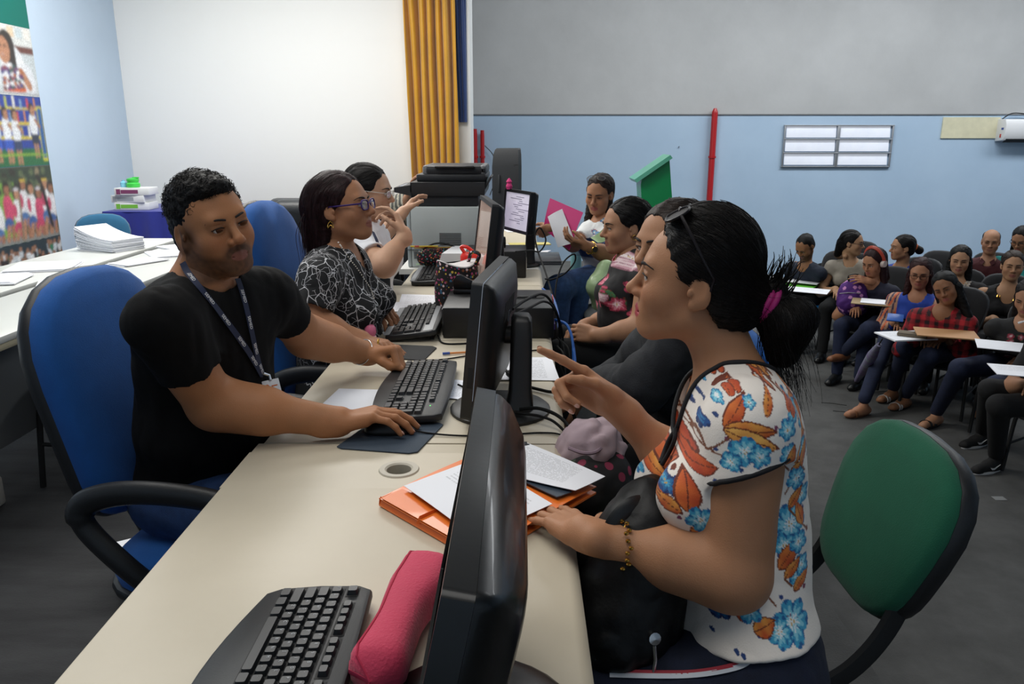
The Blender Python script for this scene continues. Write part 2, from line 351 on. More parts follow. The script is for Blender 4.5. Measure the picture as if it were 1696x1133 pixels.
# pipes, air conditioner, speaker, lectern
def pipe(x,top,label,r=.045,tip=True,grp=None):
    t=thing('fire_pipe',label,'pipe',(x,11.93,-.70),grp)
    MB().lathe([(r,-.70),(r,top-.07),(r*.95,top-.05)]+([(r*.45,top)] if tip else [(r*.9,top)]),(x,11.93,0),14).build('pipe_body',m_red,t)
    for z in (.1,1.1): MB().lathe([(r+.012,z),(r+.012,z+.03)],(x,11.93,0),14).build('pipe_clamp',m_red,t)
pipe(2.85,1.81,'tall red pipe standing alone against the pale blue hall wall')
pipe(-.68,1.52,'left of two red pipes close behind the edge of the white wall',.04,False)
pipe(-.565,1.50,'right of two red pipes close behind the edge of the white wall',.03,False)
o=MB().tube(catmull([(-.53,11.95,1.28),(-.40,11.93,1.12),(-.38,11.93,.8),(-.46,11.93,.55)],8),.006,6).build('wall_cable',m_blackm,None); tag(o,'thin dark cable curving down the blue wall beside the two red pipes','cable')
ac=thing('air_conditioner','white wall mounted split air conditioner at the right end of the cream patch','air conditioner',(7.5,11.9,1.33))
b=MB(); b.prism([(0,0),(-.20,.02),(-.235,.08),(-.235,.24),(-.20,.31),(0,.32)],7.02,7.95,.012,R=Matrix(((0,0,1,0),(1,0,0,11.99),(0,1,0,1.34),(0,0,0,1)))); b.build('body',M('ac_white','#e9eaec',.35),ac)
MB().box((7.48,11.815,1.352),(.84,.09,.012),.003,R=RX(-.5)).build('louvre',m_blackm,ac)
b=MB(); b.box((7.017,11.83,1.52),(.004,.05,.03)); b.build('maker_badge',M('badge_blue','#2b4a9c',.4),ac,label='small blue badge on the side')
b=MB(); b.box((7.017,11.86,1.42),(.004,.03,.05)); b.build('maker_badge',M('badge_red','#c8322c',.4),ac,label='small red badge on the side')
o=MB().tube(catmull([(7.05,11.93,1.66),(7.2,11.93,1.74),(7.5,11.94,1.71),(7.7,11.95,1.66)],8),.008,6).build('wall_cable',m_blackm,None); tag(o,'dark cable arching over the top of the air conditioner','cable')
sp=thing('loudspeaker','black loudspeaker on a stand behind the desks, seen from its back corner','speaker',(-.12,7.05,0))
b=MB(); poly=[(-.13,-.16),(.09,-.17),(.125,-.14),(.125,.16),(-.02,.16),(-.13,.06)]
prof=[(-.13,-.15),(.10,-.16),(.125,-.12),(.125,.15),(.02,.16),(-.13,.04)]
secs=[]
for z,sx in ((.66,.94),(.69,1.),(1.16,1.),(1.26,.93),(1.305,.80),(1.315,.7)): secs.append([(-.115+ (p[0]*sx if p[0]<0 else p[0]*(sx*.3+.7)),7.05+p[1]*sx,z) for p in prof])
b.loft(secs).build('cabinet',M('speaker_plastic','#2a2c2f',.6,bump=.2,bscale=250),sp,30)
for k in range(7): MB().box((-.035,6.898,1.105+k*.012),(.04,.012,.005)).build('vent_slot',m_blackm,sp)
MB().box((-.165,6.91,1.02),(.075,.02,.13),.008).build('handle_recess',m_blackm,sp); MB().box((-.185,6.895,1.02),(.018,.02,.15),.006).build('handle',M('speaker_plastic'),sp)
MB().tube([(-.115,7.05,.3),(-.115,7.05,.68)],.019,12).build('pole',m_blackm,sp)
for k in range(3):
    a=k*2.094+.3; MB().tube([(-.115,7.05,.42),(-.115+.38*math.cos(a),7.05+.38*math.sin(a),.012)],.012,8).build('leg',m_blackm,sp)
le=thing('lectern','green lectern with a curved stem and sloping pale top at the edge of the stage','lectern',(.80,8.0,0)); m_gr=M('lectern_green','#0d8a4a',.25,coat=.3); lx=-.50
secs=[]
for z,xa,xb in ((0,1.86,2.10),(.25,1.83,2.08),(.5,1.76,2.05),(.75,1.71,2.015),(.95,1.69,1.99)):
    secs.append([(xa+lx,7.85,z),(xb+lx,7.85,z),(xb+lx,8.15,z),(xa+lx,8.15,z)])
secs.append([(x+lx,y,z) for x,y,z in ((1.70,7.85,1.03),(1.96,7.85,1.205),(1.96,8.15,1.205),(1.70,8.15,1.03))])
b=MB(); b.loft(secs).build('stem',m_gr,le,30)
b=MB(); b.loft([[(x-.012+lx,y,z) for x,y,z in ((1.63,7.80,1.005),(1.97,7.80,1.24),(1.97,8.2,1.24),(1.63,8.2,1.005))],[(x+.012+lx,y,z-.03) for x,y,z in ((1.63,7.80,1.005),(1.97,7.80,1.24),(1.97,8.2,1.24),(1.63,8.2,1.005))]]).build('top',M('lectern_top','#64b89a',.3,coat=.2),le)
MB().box((1.96+lx,8.,.02),(.46,.46,.04),.01).build('base',m_gr,le)
# ================================================================ DESKS
m_desk=M('beige_laminate','#ccc2ad',.42,var=.05,vscale=3,col2='#c4baa5',bump=.03,bscale=400)
m_edge=M('desk_edge','#e3dcc8',.4)
m_leg=M('desk_grey','#8c8d8c',.5)
m_dpanel=M('desk_panel','#cfc5ac',.55)
def desk(x0,x1,y0,y1,label,mat=m_desk,top=.74,hole=None,group='beige office desks in a row'):
    t=thing('office_desk',label,'desk',((x0+x1)/2,(y0+y1)/2,0),group); th=.028
    # rolled long edge on the visitor side, plain edge on the staff side
    prof=[(x0,top-.004),(x0+.004,top),(x1-.022,top),(x1-.010,top-.004),(x1-.002,top-.013),(x1,top-.026),(x1-.002,top-.040),(x1-.010,top-.047),(x1-.02,top-.048),(x1-.02,top-th),(x0,top-th)]
    if hole is None: b=MB(); b.loft([[(x,y0,z) for x,z in prof],[(x,y1,z) for x,z in prof]]).build('tabletop',mat,t,30)
    else:
        hx,hy,hr=hole; b=MB(); n=24; s=.09
        def slab(xa,xb,ya,yb): b.box(((xa+xb)/2,(ya+yb)/2,top-th/2),(xb-xa,yb-ya,th))
        b.loft([[(x,y0,z) for x,z in prof],[(x,hy-s,z) for x,z in prof]]); b.loft([[(x,hy+s,z) for x,z in prof],[(x,y1,z) for x,z in prof]])
        slab(x0,hx-s,hy-s,hy+s); b.loft([[(max(x,hx+s),y,z) for x,z in prof] for y in (hy-s,hy+s)])
        sq=[]; ci=[]
        for k in range(n):
            a=2*math.pi*k/n; c_,s_=math.cos(a),math.sin(a); q=s/max(abs(c_),abs(s_)); sq.append((hx+c_*q,hy+s_*q)); ci.append((hx+hr*c_,hy+hr*s_))
        vs=[(x,y,top) for x,y in sq]+[(x,y,top) for x,y in ci]+[(x,y,top-th) for x,y in ci]
        fs=[(k,(k+1)%n,n+(k+1)%n,n+k) for k in range(n)]+[(n+k,n+(k+1)%n,2*n+(k+1)%n,2*n+k) for k in range(n)]
        b.add(vs,fs); b.build('tabletop',mat,t,30)
        b=MB(); b.lathe([(hr-.004,-.028),(hr-.004,.0),(hr,.003),(hr+.011,.003),(hr+.013,.0)],(hx,hy,top),28,caps=False).build('cable_grommet',M('grommet','#bdb6a6',.5),t)
        MB().lathe([(0,-.05),(hr-.001,-.05),(hr-.001,-.03)],(hx,hy,top),20,caps=False).build('cable_tray',M('tray_dark','#4a4238',.8),t)
    for y in (y0+.04,y1-.04):
        MB().box(((x0+x1)/2,y,.38),(.07,.035,.66),.004).build('leg',m_leg,t); MB().box(((x0+x1)/2,y,.02),(x1-x0-.12,.06,.04),.01).build('foot',m_leg,t)
    MB().box((x1-.16,(y0+y1)/2,.50),(.018,y1-y0-.14,.38),.002).build('modesty_panel',m_dpanel,t)
    return t
desk(-.600,.100,.42,1.655,'nearest beige desk, with a round cable hole in its top',hole=(-.254,1.515,.03))
desk(-.588,.112,1.662,2.58,'second beige desk from the front, carrying the monitor on a round base')
desk(-.60,.112,2.586,3.60,'third beige desk from the front, with the flat black computer at its near end')
desk(-.56,.112,3.606,4.06,'fourth beige desk from the front, just before the big grey printer')
desk(-.64,.112,4.066,5.05,'whitish desk under the big grey printer',M('white_laminate','#dcdcd6',.45))
desk(-.50,.115,5.06,6.12,'farthest beige desk, with loose papers at its end')
# long white work tables on the left
m_wt=M('white_top','#cdcfcb',.35,var=.04,vscale=3)
def wtable(x0,x1,y0,y1,label):
    t=thing('work_table',label,'table',((x0+x1)/2,(y0+y1)/2,0))
    MB().box(((x0+x1)/2,(y0+y1)/2,.737),(x1-x0,y1-y0,.026),.004).build('tabletop',m_wt,t)
    MB().box(((x0+x1)/2,(y0+y1)/2,.712),(x1-x0-.006,y1-y0-.006,.026),.003).build('edge_band',M('cream_band','#b8b096',.6,var=.25,vscale=6),t)
    for y in (y0+.08,y1-.08): MB().box(((x0+x1)/2,y,.36),(x1-x0-.1,.03,.68),.003).build('side_panel',m_leg,t)
    MB().box(((x0+x1)/2,(y0+y1)/2,.46),(.018,y1-y0-.2,.42),.002).build('modesty_panel',M('table_panel','#6c6f70',.6),t)
wtable(-2.23,-1.79,1.6,4.93,'long white table nearest the seated staff, covered with loose forms')
wtable(-2.76,-2.30,2.2,5.25,'long white table on the far side, with a leaning stack of forms at its end')
# blue clothed table with boxes
bt=thing('draped_table','side table under a floor length royal blue cloth in the stage corner','table',(-3.28,7.55,0))
def cloth(u,v):
    # u around the hem, v 0 rim .. 1 floor
    P=[(-3.80,7.12),(-2.72,7.12),(-2.72,7.98),(-3.80,7.98)]; L=[1.08,.86,1.08,.86]; d=u*sum(L); k=0
    while k<3 and d>L[k]: d-=L[k]; k+=1
    t=d/L[k]; a,c=P[k],P[(k+1)%4]; x,y=a[0]+(c[0]-a[0])*t,a[1]+(c[1]-a[1])*t; nx,ny=(c[1]-a[1])/L[k],-(c[0]-a[0])/L[k]
    w=(.004+.05*v)*(1+.8*math.sin(u*70)+.35*math.sin(u*163+2)); return (x+nx*w,y+ny*w,.752-.735*v)
b=MB(); b.grid(cloth,150,14); b.box((-3.26,7.55,.75),(1.09,.87,.008),.003); b.build('tablecloth',M('royal_cloth','#11228c',.7,var=.2,vscale=4,sheen=.3),bt,70)
MB().box((-3.26,7.55,.72),(1.05,.83,.03),.004).build('tabletop',m_leg,bt)
for x in (-3.72,-2.8):
    for y in (7.2,7.9): MB().box((x,y,.355),(.04,.04,.70)).build('leg',m_leg,bt)
def reambox(x,y,z,rz,label,stripe,w=.31,l=.23,h=.066):
    t=thing('paper_box',label,'box',(x,y,z),'boxes of paper on the blue table'); R=RZ(rz)
    MB().box((x,y,z+h/2),(w,l,h),.003,R=R).build('carton',M('carton_white','#d9dcdd',.5),t)
    q=Matrix.Translation((x,y,z))@R.to_4x4(); b=MB(); b.X=q; b.box((-.02,-l/2-.0006,h*.5),(w*.5,.001,h*.5)); b.box((-.12,-l/2-.0006,h*.5),(w*.12,.001,h*.7)); b.build('printed_stripe',M('stripe'+stripe,stripe,.5),t)
reambox(-3.60,7.36,.756,.05,'white paper box with a green stripe at the bottom of the stack','#74b83e'); reambox(-3.62,7.36,.823,-.04,'white paper box in the middle of the stack on the blue table','#9aa2a8'); reambox(-3.58,7.35,.890,.06,'white paper box with a plum stripe on top of the stack','#7a3d63')
gb=thing('sports_bottle','bright green flip top bottle lying on the paper boxes','bottle',(-3.60,7.34,.957)); m_lime=M('lime_plastic','#3fbf4a',.35)
MB().lathe([(.0,.957),(.055,.957),(.06,.965),(.06,.99),(.05,1.0),(.05,1.012)],(-3.60,7.34,0),18).build('body',m_lime,gb); MB().lathe([(.052,1.012),(.055,1.02),(.052,1.035),(.02,1.045),(0,1.045)],(-3.60,7.34,0),18).build('lid',m_lime,gb); MB().box((-3.57,7.34,1.045),(.06,.02,.012),.004).build('flip_spout',m_lime,gb)
o=MB().lathe([(0,.957),(.026,.957),(.028,.97),(.028,1.0),(.012,1.012),(.012,1.022),(0,1.022)],(-3.70,7.36,0),14).build('small_bottle',M('aqua_plastic','#7fc4dd',.3),None,loc=(-3.70,7.36,.957)); tag(o,'small pale blue bottle left of the green flip top bottle','bottle')
# ---------------------------------------------------------------- paper
def sheet(name,c,w,l,rz,label,mat=None,h=.0012,curl=0.,cat='paper',group=None,tilt=None,wob=0.):
    """a sheet (or pad of sheets) w along x, l along y, resting at c"""
    T=Matrix.Translation(c)@Matrix.Rotation(rz,4,'Z')
    if tilt: T=T@tilt
    b=MB(); b.X=T
    b.grid(lambda u,v:(( u-.5)*w,(v-.5)*l,h+curl*((2*u-1)**2*.5+abs(2*v-1)**3*.5)+wob*math.sin(5*u+3*v)),10,12,h)
    o=b.build(name,mat or printed('plain_print'),None,50,loc=c); return tag(o,label,cat,group)
def stack(c,w,l,rz,n,label,gap=.0032,jit=.006,fan=0.,group='stacks of forms on the white tables',mat=None):
    """a counted stack of booklets: every booklet a leaf of its own"""
    t=thing('form_stack',label,'papers',c,group); r=np.random.default_rng(abs(hash(label))%9999 if False else len(label)*7+n)
    for k in range(n):
        b=MB(); a=rz+r.normal()*.02; ox,oy=r.normal(size=2)*jit
        b.X=Matrix.Translation((c[0]+ox,c[1]+oy,c[2]+k*gap))@Matrix.Rotation(a,4,'Z')
        f=fan*k
        b.grid(lambda u,v:((u-.5)*w,(v-.5)*l,gap*.9+f*v*v),3,6,gap*.8)
        b.build('booklet',mat or printed('form_print',rows=22,ink=.28),t,50)
    return t
stack((-2.50,4.72,.751),.22,.32,1.15,16,'leaning fan of white booklets at the far end of the tables',.0045,.004,.0045)
stack((-2.50,4.02,.751),.30,.30,.3,4,'low pile of forms spread along the far table, nearest the fan')
stack((-2.55,3.62,.751),.34,.26,.25,5,'wide pile of forms in the middle of the far table')
stack((-2.55,3.18,.751),.30,.24,.2,4,'pile of forms on the far table at the picture edge')
stack((-2.48,2.88,.751),.24,.26,-.1,3,'thin pile of forms at the near end of the far table',group='stacks of forms on the white tables')
stack((-2.02,3.42,.751),.26,.34,.45,9,'thick pile of forms behind the tall blue chair')
stack((-2.05,4.50,.751),.20,.28,.6,3,'thin pile of leaflets behind the man in black, nearer the wall')
stack((-2.08,4.20,.751),.16,.26,-.5,3,'thin pile of leaflets behind the man in black, nearer the chair')
stack((-2.12,4.78,.751),.16,.22,.9,3,'small pile of leaflets at the far corner of the near table')
stack((-3.05,7.32,.756),.21,.297,1.3,2,'few sheets lying on the blue cloth',group=None)
# ================================================================ CHAIRS
m_blu=M('blue_fabric','#0f55a0',.9,var=.15,vscale=14,bump=.25,bscale=420,sheen=.08)
m_teal=M('teal_fabric','#0f5a80',.85,var=.12,vscale=14,bump=.25,bscale=420,sheen=.3)
m_green=M('green_fabric','#0b5a40',.9,var=.12,vscale=14,bump=.25,bscale=420,sheen=.1)
m_dkfab=M('black_fabric','#17181b',.9,var=.2,vscale=14,bump=.25,bscale=420,sheen=.25)
m_rim=M('chair_rim','#1b1c1e',.45,bump=.1,bscale=300)
m_leather=M('black_leather','#26282b',.42,bump=.25,bscale=70)
def pad(b,outline,T,t0,t1,puff=.02,rings=5):
    """cushion: outline in local xy, from z=t0 (back) to puffed front t1"""
    O=np.array(outline); c=O.mean(0); secs=[]
    for s_,z in ((.985,t0),(1.,t0+(t1-t0)*.25),(1.,t0+(t1-t0)*.6),(.975,t0+(t1-t0)*.92),(.93,t1+puff*.25),(.75,t1+puff*.7),(.45,t1+puff*.95),(.12,t1+puff)):
        secs.append([T@Vector((c[0]+(p[0]-c[0])*s_,c[1]+(p[1]-c[1])*s_,z)) for p in O])
    b.loft(secs)
def backshape(wt,wb,h,r,n=6):
    """rounded trapezoid standing on y=0"""
    P=[(wb/2,0),(wt/2,h),(-wt/2,h),(-wb/2,0)]; out=[]
    for i in range(4):
        p=np.array(P[i]); a=np.array(P[i-1])-p; c=np.array(P[(i+1)%4])-p; a/=np.linalg.norm(a); c/=np.linalg.norm(c)
        rr=r[i] if not np.isscalar(r) else r
        for k in range(n+1):
            t=k/n; out.append(tuple((1-t)**2*(p+a*rr)+2*t*(1-t)*p+t*t*(p+c*rr)))
    return out
def high_chair(label,loc,rz,fab=m_blu,top=1.12,arms=True,group='tall blue swivel chairs',wt=.47,tilt=.16):
    """front is +x"""
    t=thing('office_chair',label,'chair',(0,0,0),group); zs=.47
    sT=Matrix.Translation((.02,0,zs-.07)); so=[(x,y) for x,y in rrect(.48,.48,.12)]
    b=MB(); pad(b,so,sT,0,.06,.02); b.build('seat',fab,t,50)
    b=MB(); b.prism(rrect(.50,.50,.13),zs-.095,zs-.068,.01,R=Matrix.Translation((.02,0,0))); b.build('seat_shell',m_rim,t)
    h=top-.53; bo=backshape(wt,.38,h,(.12,.24,.24,.12))
    ct,st=math.cos(tilt),math.sin(tilt)
    # local: x->y world, y->up along tilted back, z->forward
    T=Matrix(((0,-st,ct,-.235),(1,0,0,0),(0,ct,st,.53),(0,0,0,1)))
    b=MB(); pad(b,bo,T,.0,.05,.025); b.build('backrest',fab,t,50)
    b=MB(); bo2=[(x*1.014,(y-h/2)*1.012+h/2) for x,y in bo]; b.loft([[T@Vector((x*s_,(y-h/2)*s_+h/2,z)) for x,y in bo2] for s_,z in ((.8,-.028),(.96,-.024),(1.,-.008),(1.,.006),(.985,.012))]); b.build('back_shell',m_rim,t,50)
    MB().tube([(.0,0,zs-.1),(-.20,0,zs-.1),(-.255,0,.50),(-.255,0,.62)],.025,8,flat=(.4,1.2)).build('back_bracket',m_rim,t)
    if arms:
        for s in (-1,1):
            pts=catmull([(-.03,s*.25,.40),(-.10,s*.285,.50),(-.175,s*.295,.60),(-.165,s*.295,.655),(-.06,s*.295,.685),(.10,s*.295,.68),(.17,s*.295,.65),(.16,s*.29,.57),(.12,s*.27,.47),(.10,s*.25,.40)],7)
            n=len(pts); r=[.017 if .25>i/n or i/n>.72 else .021 for i in range(n)]
            MB().tube(pts,r,10,flat=(1.,1.45)).build('armrest',m_rim,t,60)
    MB().lathe([(.03,.08),(.03,.25),(.022,.25),(.022,.40)],(0,0,0),14).build('gas_column',m_blackm,t)
    for k in range(5):
        a=k*2*math.pi/5+.3; c_,s_=math.cos(a),math.sin(a)
        lg=MB().tube([(0.02*c_,.02*s_,.10),(.28*c_,.28*s_,.07)],[.026,.016],8).build('leg',m_rim,t)
        MB().lathe([(0,-.011),(.022,-.011),(.026,-.006),(.026,.006),(.022,.011),(0,.011)],(.28*c_,.28*s_,.028),12,R=RZ(a)@RX(math.pi/2)).build('caster',m_blackm,lg)
    return place(t,loc,rz)
def visitor_chair(label,loc,rz,fab,group='visitor chairs',wt=.45,h=.36,tilt=.30,zb=.545,tablet=False,cat='chair',bo_=-.22):
    """front is +x; four tubular legs"""
    t=thing('visitor_chair',label,cat,(0,0,0),group)
    b=MB(); pad(b,rrect(.46,.46,.11),Matrix.Translation((.02,0,.405)),0,.035,.02); b.build('seat',fab,t,50)
    b=MB(); b.prism(rrect(.475,.475,.115),.388,.407,.006,R=Matrix.Translation((.02,0,0))); b.build('seat_shell',m_rim,t)
    bo=backshape(wt,.30,h,(.10,.20,.20,.10)); ct,st=math.cos(tilt),math.sin(tilt)
    T=Matrix(((0,-st,ct,bo_),(1,0,0,0),(0,ct,st,zb),(0,0,0,1)))
    b=MB(); pad(b,bo,T,0,.03,.018); b.build('backrest',fab,t,50)
    b=MB(); b.loft([[T@Vector((x*1.02*s_,(y-h/2)*1.02*s_+h/2,z)) for x,y in bo] for s_,z in ((.85,-.03),(.97,-.026),(1.,-.012),(1.,.004),(.985,.01))]); b.build('back_shell',m_rim,t,50)
    for s in (-1,1):
        MB().tube(catmull([(.10,s*.15,.385),(-.10,s*.15,.385),(-.165,s*.15,.40),(bo_*.5-.09,s*.15,.45),(bo_+.005,s*.145,.53),(bo_-.035,s*.14,.64)],6),.015,8,flat=(.7,1.5)).build('back_post',m_blackm,t)
        MB().tube(catmull([(.16,s*.2,.39),(.20,s*.215,.36),(.235,s*.225,.012)],5),.0125,8).build('leg',m_blackm,t)
        MB().tube(catmull([(-.14,s*.2,.39),(-.18,s*.215,.36),(-.235,s*.225,.012)],5),.0125,8).build('leg',m_blackm,t)
        MB().tube([(.215,s*.22,.2),(-.205,s*.22,.2)],.008,6).build('stretcher',m_blackm,t)
    if tablet:
        MB().tube(catmull([(-.12,-.25,.40),(-.14,-.30,.52),(-.10,-.31,.63),(.05,-.31,.66)],6),.011,8).build('arm_support',m_blackm,t)
        b=MB(); b.prism([(-.10,-.36),(.0,-.36),(.10,-.34),(.22,-.30),(.36,-.10),(.40,.02),(.36,.08),(.16,.09),(.10,.02),(.06,-.26),(-.10,-.27)],.668,.684,.004); b.build('writing_tablet',M('tablet_dark','#121214',.9,spec=.08),t)
    return place(t,loc,rz)
high_chair('tall blue chair with black armrests that the man in black sits on',(-.74,1.80,0),-.10,top=1.12,wt=.50)
high_chair('tall blue chair behind the woman in the black patterned blouse',(-.575,2.66,0),-.12,top=1.21,wt=.48)
high_chair('blue chair behind the young woman, close to the big grey printer',(-.80,4.25,0),.1,top=1.0)
visitor_chair('teal backed chair behind the far white table, near the mural',(-3.0,5.62,0),-1.02,m_teal,None,.44,.36,.2,.50)
visitor_chair('empty dark blue chair with black legs beside the white table',(-1.72,3.15,0),math.pi-.1,M('dark_blue_fabric','#123050',.85,bump=.25,bscale=420,sheen=.3),None,.44,.36,.2,.50)
visitor_chair('green backed chair of the woman in the floral blouse',(.365,1.40,0),math.pi+.04,m_green,None,.44,.355,.32,.525,bo_=-.315)
visitor_chair('blue seated chair of the woman in the dark jacket',(.38,2.07,0),math.pi,m_blu,None,tilt=.14)
visitor_chair('blue seated chair of the woman in the black floral top',(.58,3.12,0),math.pi,m_blu,None)
visitor_chair('grey seated chair of the woman holding the pink folder',(.62,4.4,0),math.pi,M('grey_fabric','#7b7f80',.9,bump=.2,bscale=300),None)
# black leather sofa by the white wall
so=thing('sofa','black leather sofa against the white wall behind the staff','sofa',(-1.55,6.2,0))
def cushion(name,c,d,bev,tilt=0): MB().box(c,d,bev,R=RX(tilt),seg=4).build(name,m_leather,so,60)
cushion('base',(-1.5,6.35,.22),(1.3,.80,.30),.04); cushion('backrest',(-1.5,6.68,.58),(1.3,.24,.66),.09,.12)
for x in (-1.78,-1.22): cushion('seat_cushion',(x,6.25,.43),(.55,.62,.16),.05)
for x in (-1.78,-1.22): cushion('back_cushion',(x,6.55,.70),(.55,.20,.42),.08,.15)
for x in (-2.13,-.87): cushion('armrest',(x,6.35,.40),(.16,.80,.56),.06)
for x in (-2.05,-.95):
    for y in (6.05,6.65): MB().box((x,y,.035),(.06,.06,.07)).build('foot',m_blackm,so)
# ================================================================ KEYBOARDS
ROWS=[ # rows from the front: (key widths in units), start
 [1.25,1.25,1.25,6.25,1.25,1.25,1.25,1.25],[2.25]+[1]*10+[2.75],[1.75]+[1]*11+[2.25],[1.5]+[1]*12+[1.5],[1]*13+[2]]
LEG=['','ZXCVBNM,.;','ASDFGHJKL','QWERTYUIOP','1234567890-=']
def keyboard(label,loc,rz,kcol,body,panel=None,separate=True,depth=.175,tilt=.05,panelmat=None,bow=.02,legends=True,scale=1.):
    """local x along the keys, y away from the typist; loc = centre on the desk"""
    t=thing('keyboard',label,'keyboard',(0,0,0),'computer keyboards'); u=.0188*scale; L=22.6*u+.02; y0=-depth/2
    bm_=M('kb_body_'+body,body,.45,bump=.05,bscale=400); km=M('kb_key_'+kcol,kcol,.38)
    out=[]
    # outline with a bowed front edge and rounded, drawn-in ends
    for k in range(13): x=-L/2+.012+(L-.024)*k/12; out.append((x,y0-bow*math.sin(math.pi*k/12)))
    out+=[(L/2,y0+.02),(L/2+.004,0),(L/2,-y0-.02),(L/2-.012,-y0)]
    for k in range(1,8): x=L/2-.012-(L-.024)*k/8; out.append((x,-y0+.006*math.sin(math.pi*k/8)))
    out+=[(-L/2+.012,-y0),(-L/2,-y0-.02),(-L/2-.004,0),(-L/2,y0+.02)]
    T=Matrix.Rotation(tilt,4,'X'); lift=-y0*math.sin(tilt)+.002
    T=Matrix.Translation((0,0,lift))@T
    b=MB(); b.prism(out,.0,.020,.006,R=T); b.build('case',bm_,t)
    ky=y0+.024; kz=.0205
    wells=MB(); wells.X=T; joined=MB(); joined.X=T; cache={}; leg=MB()
    def key(cx,cy,wu,hu=1.,ch=''):
        w_,h_=wu*u-.0026,hu*u-.0026
        def shape(b,cx,cy):
            s=.80; p=rrect(w_,h_,.0015,1); q=rrect(w_-.0036,h_-.0036,.0022,2); p=rrect(w_,h_,.0015,2)
            b.loft([[(x+cx,y+cy,kz-.001) for x,y in p],[(x+cx,y+cy+.0008,kz+.0072) for x,y in q]])
        if separate:
            k=(round(wu,2),hu)
            if k not in cache:
                b=MB(); shape(b,0,0); o=b.build('key',km,t,30); cache[k]=o
            else: o=cache[k].copy(); COL.objects.link(o); o.parent=t
            o.matrix_local=T@Matrix.Translation((cx,cy,0))
        else: shape(joined,cx,cy)
        if ch and legends: text_mesh(ch,.0062,T@Matrix.Translation((cx-.003,cy+.0025,kz+.0073)),leg,.0002)
    x0=-L/2+.012
    for r,row in enumerate(ROWS):
        x=x0; n=0
        for wu in row:
            ch=''
            if r and wu==1 and n-(1 if r<4 else 0)<len(LEG[r]) and n-(1 if r<4 else 0)>=0: ch=LEG[r][n-(1 if r<4 else 0)]
            key(x+wu*u/2,ky+(r+.5)*u,wu,1.,ch); x+=wu*u; n+=1
    wells.box((x0+7.5*u,ky+2.5*u,kz-.0006),(15*u+.003,5*u+.003,.001))
    yf=ky+5.75*u; key(x0+.5*u,yf,1)
    for g in range(3):
        xs=x0+(2+g*4.5)*u
        for k in range(4): key(xs+(k+.5)*u,yf,1,.85,'')
        wells.box((xs+2*u,yf,kz-.0006),(4*u+.003,u,.001))
    wells.box((x0+.5*u,yf,kz-.0006),(u+.003,u,.001))
    xs=x0+15.25*u
    for c in range(3):
        for r in (3,4): key(xs+(c+.5)*u,ky+(r+.5)*u,1)
        key(xs+(c+.5)*u,ky+.5*u,1); key(xs+(c+.5)*u,yf,1,.85)
    key(xs+1.5*u,ky+1.5*u,1)
    wells.box((xs+1.5*u,ky+4*u,kz-.0006),(3*u+.003,2*u+.003,.001)); wells.box((xs+1.5*u,ky+.5*u,kz-.0006),(3*u+.003,u+.002,.001)); wells.box((xs+1.5*u,ky+1.5*u,kz-.0006),(u+.002,u+.002,.001))
    xs=x0+18.5*u
    for c in range(4):
        for r in range(5):
            if c==3 and r in (0,2): continue
            if r==0 and c==1: continue
            if c==3: key(xs+3.5*u,ky+(r+(.0 if r in (1,3) else .5))*u if r!=4 else ky+4.5*u,1,2. if r in (1,3) else 1.)
            elif r==0 and c==0: key(xs+u,ky+.5*u,2)
            else: key(xs+(c+.5)*u,ky+(r+.5)*u,1,1.,'789456123'[(3-r)*3+c] if 1<=r<=3 else '')
    wells.box((xs+2*u,ky+2.5*u,kz-.0006),(4*u+.003,5*u+.003,.001))
    wells.build('key_well',m_blackm,t)
    if not separate: o=joined.build('key_block',km,t); o['kind']='stuff'
    if legends and leg.v: leg.build('key_legend',M('legend','#b8bcc0',.6),t,kind='stuff')
    if panel:
        b=MB(); b.X=T; b.box((0,-y0-.028,kz),(L-.02,.034,.002),.0008); b.build('rear_panel',panelmat or bm_,t,label=panel)
        b=MB(); b.X=T; b.box((0,y0+.004,kz-.0004),(L-.03,.022,.002),.0008); b.build('front_trim',panelmat or bm_,t)
    b=MB(); b.X=T; b.lathe([(.0,kz),(.0016,kz),(.0016,kz+.0008),(0,kz+.0008)],(xs+1.2*u,yf,0),8); b.build('indicator_light',M('led_green','#5ce06a',.4,emit=2.),t)
    for s in (-1,1): MB().box((s*(L/2-.06),-y0-.02,lift*.75),(.03,.012,max(lift*1.5,.004))).build('foot',m_blackm,t)
    return place(t,loc,rz)
HP=-math.pi/2
keyboard('nearest keyboard, black with white lettering, beside the pink pencil case',(-.297,.812,.7405),HP,'#202326','#191c1f',depth=.158,bow=.034)
keyboard('black keyboard under the hands of the man in black',(-.275,2.005,.7405),HP,'#232426','#1b1d1f',scale=1.08)
keyboard('black keyboard with a silver grey rear strip, in front of the patterned blouse',(-.375,2.79,.7405),HP+.02,'#1d1e20','#17181a',panel='silver grey strip',panelmat=M('silver_plastic','#8f9194',.4),tilt=.12,scale=1.05)
keyboard('farthest keyboard, black with a grey strip, in front of the printer',(-.425,3.80,.7405),HP+.02,'#1d1e20','#17181a',panel='grey strip',panelmat=M('silver_plastic'),separate=False,legends=False)
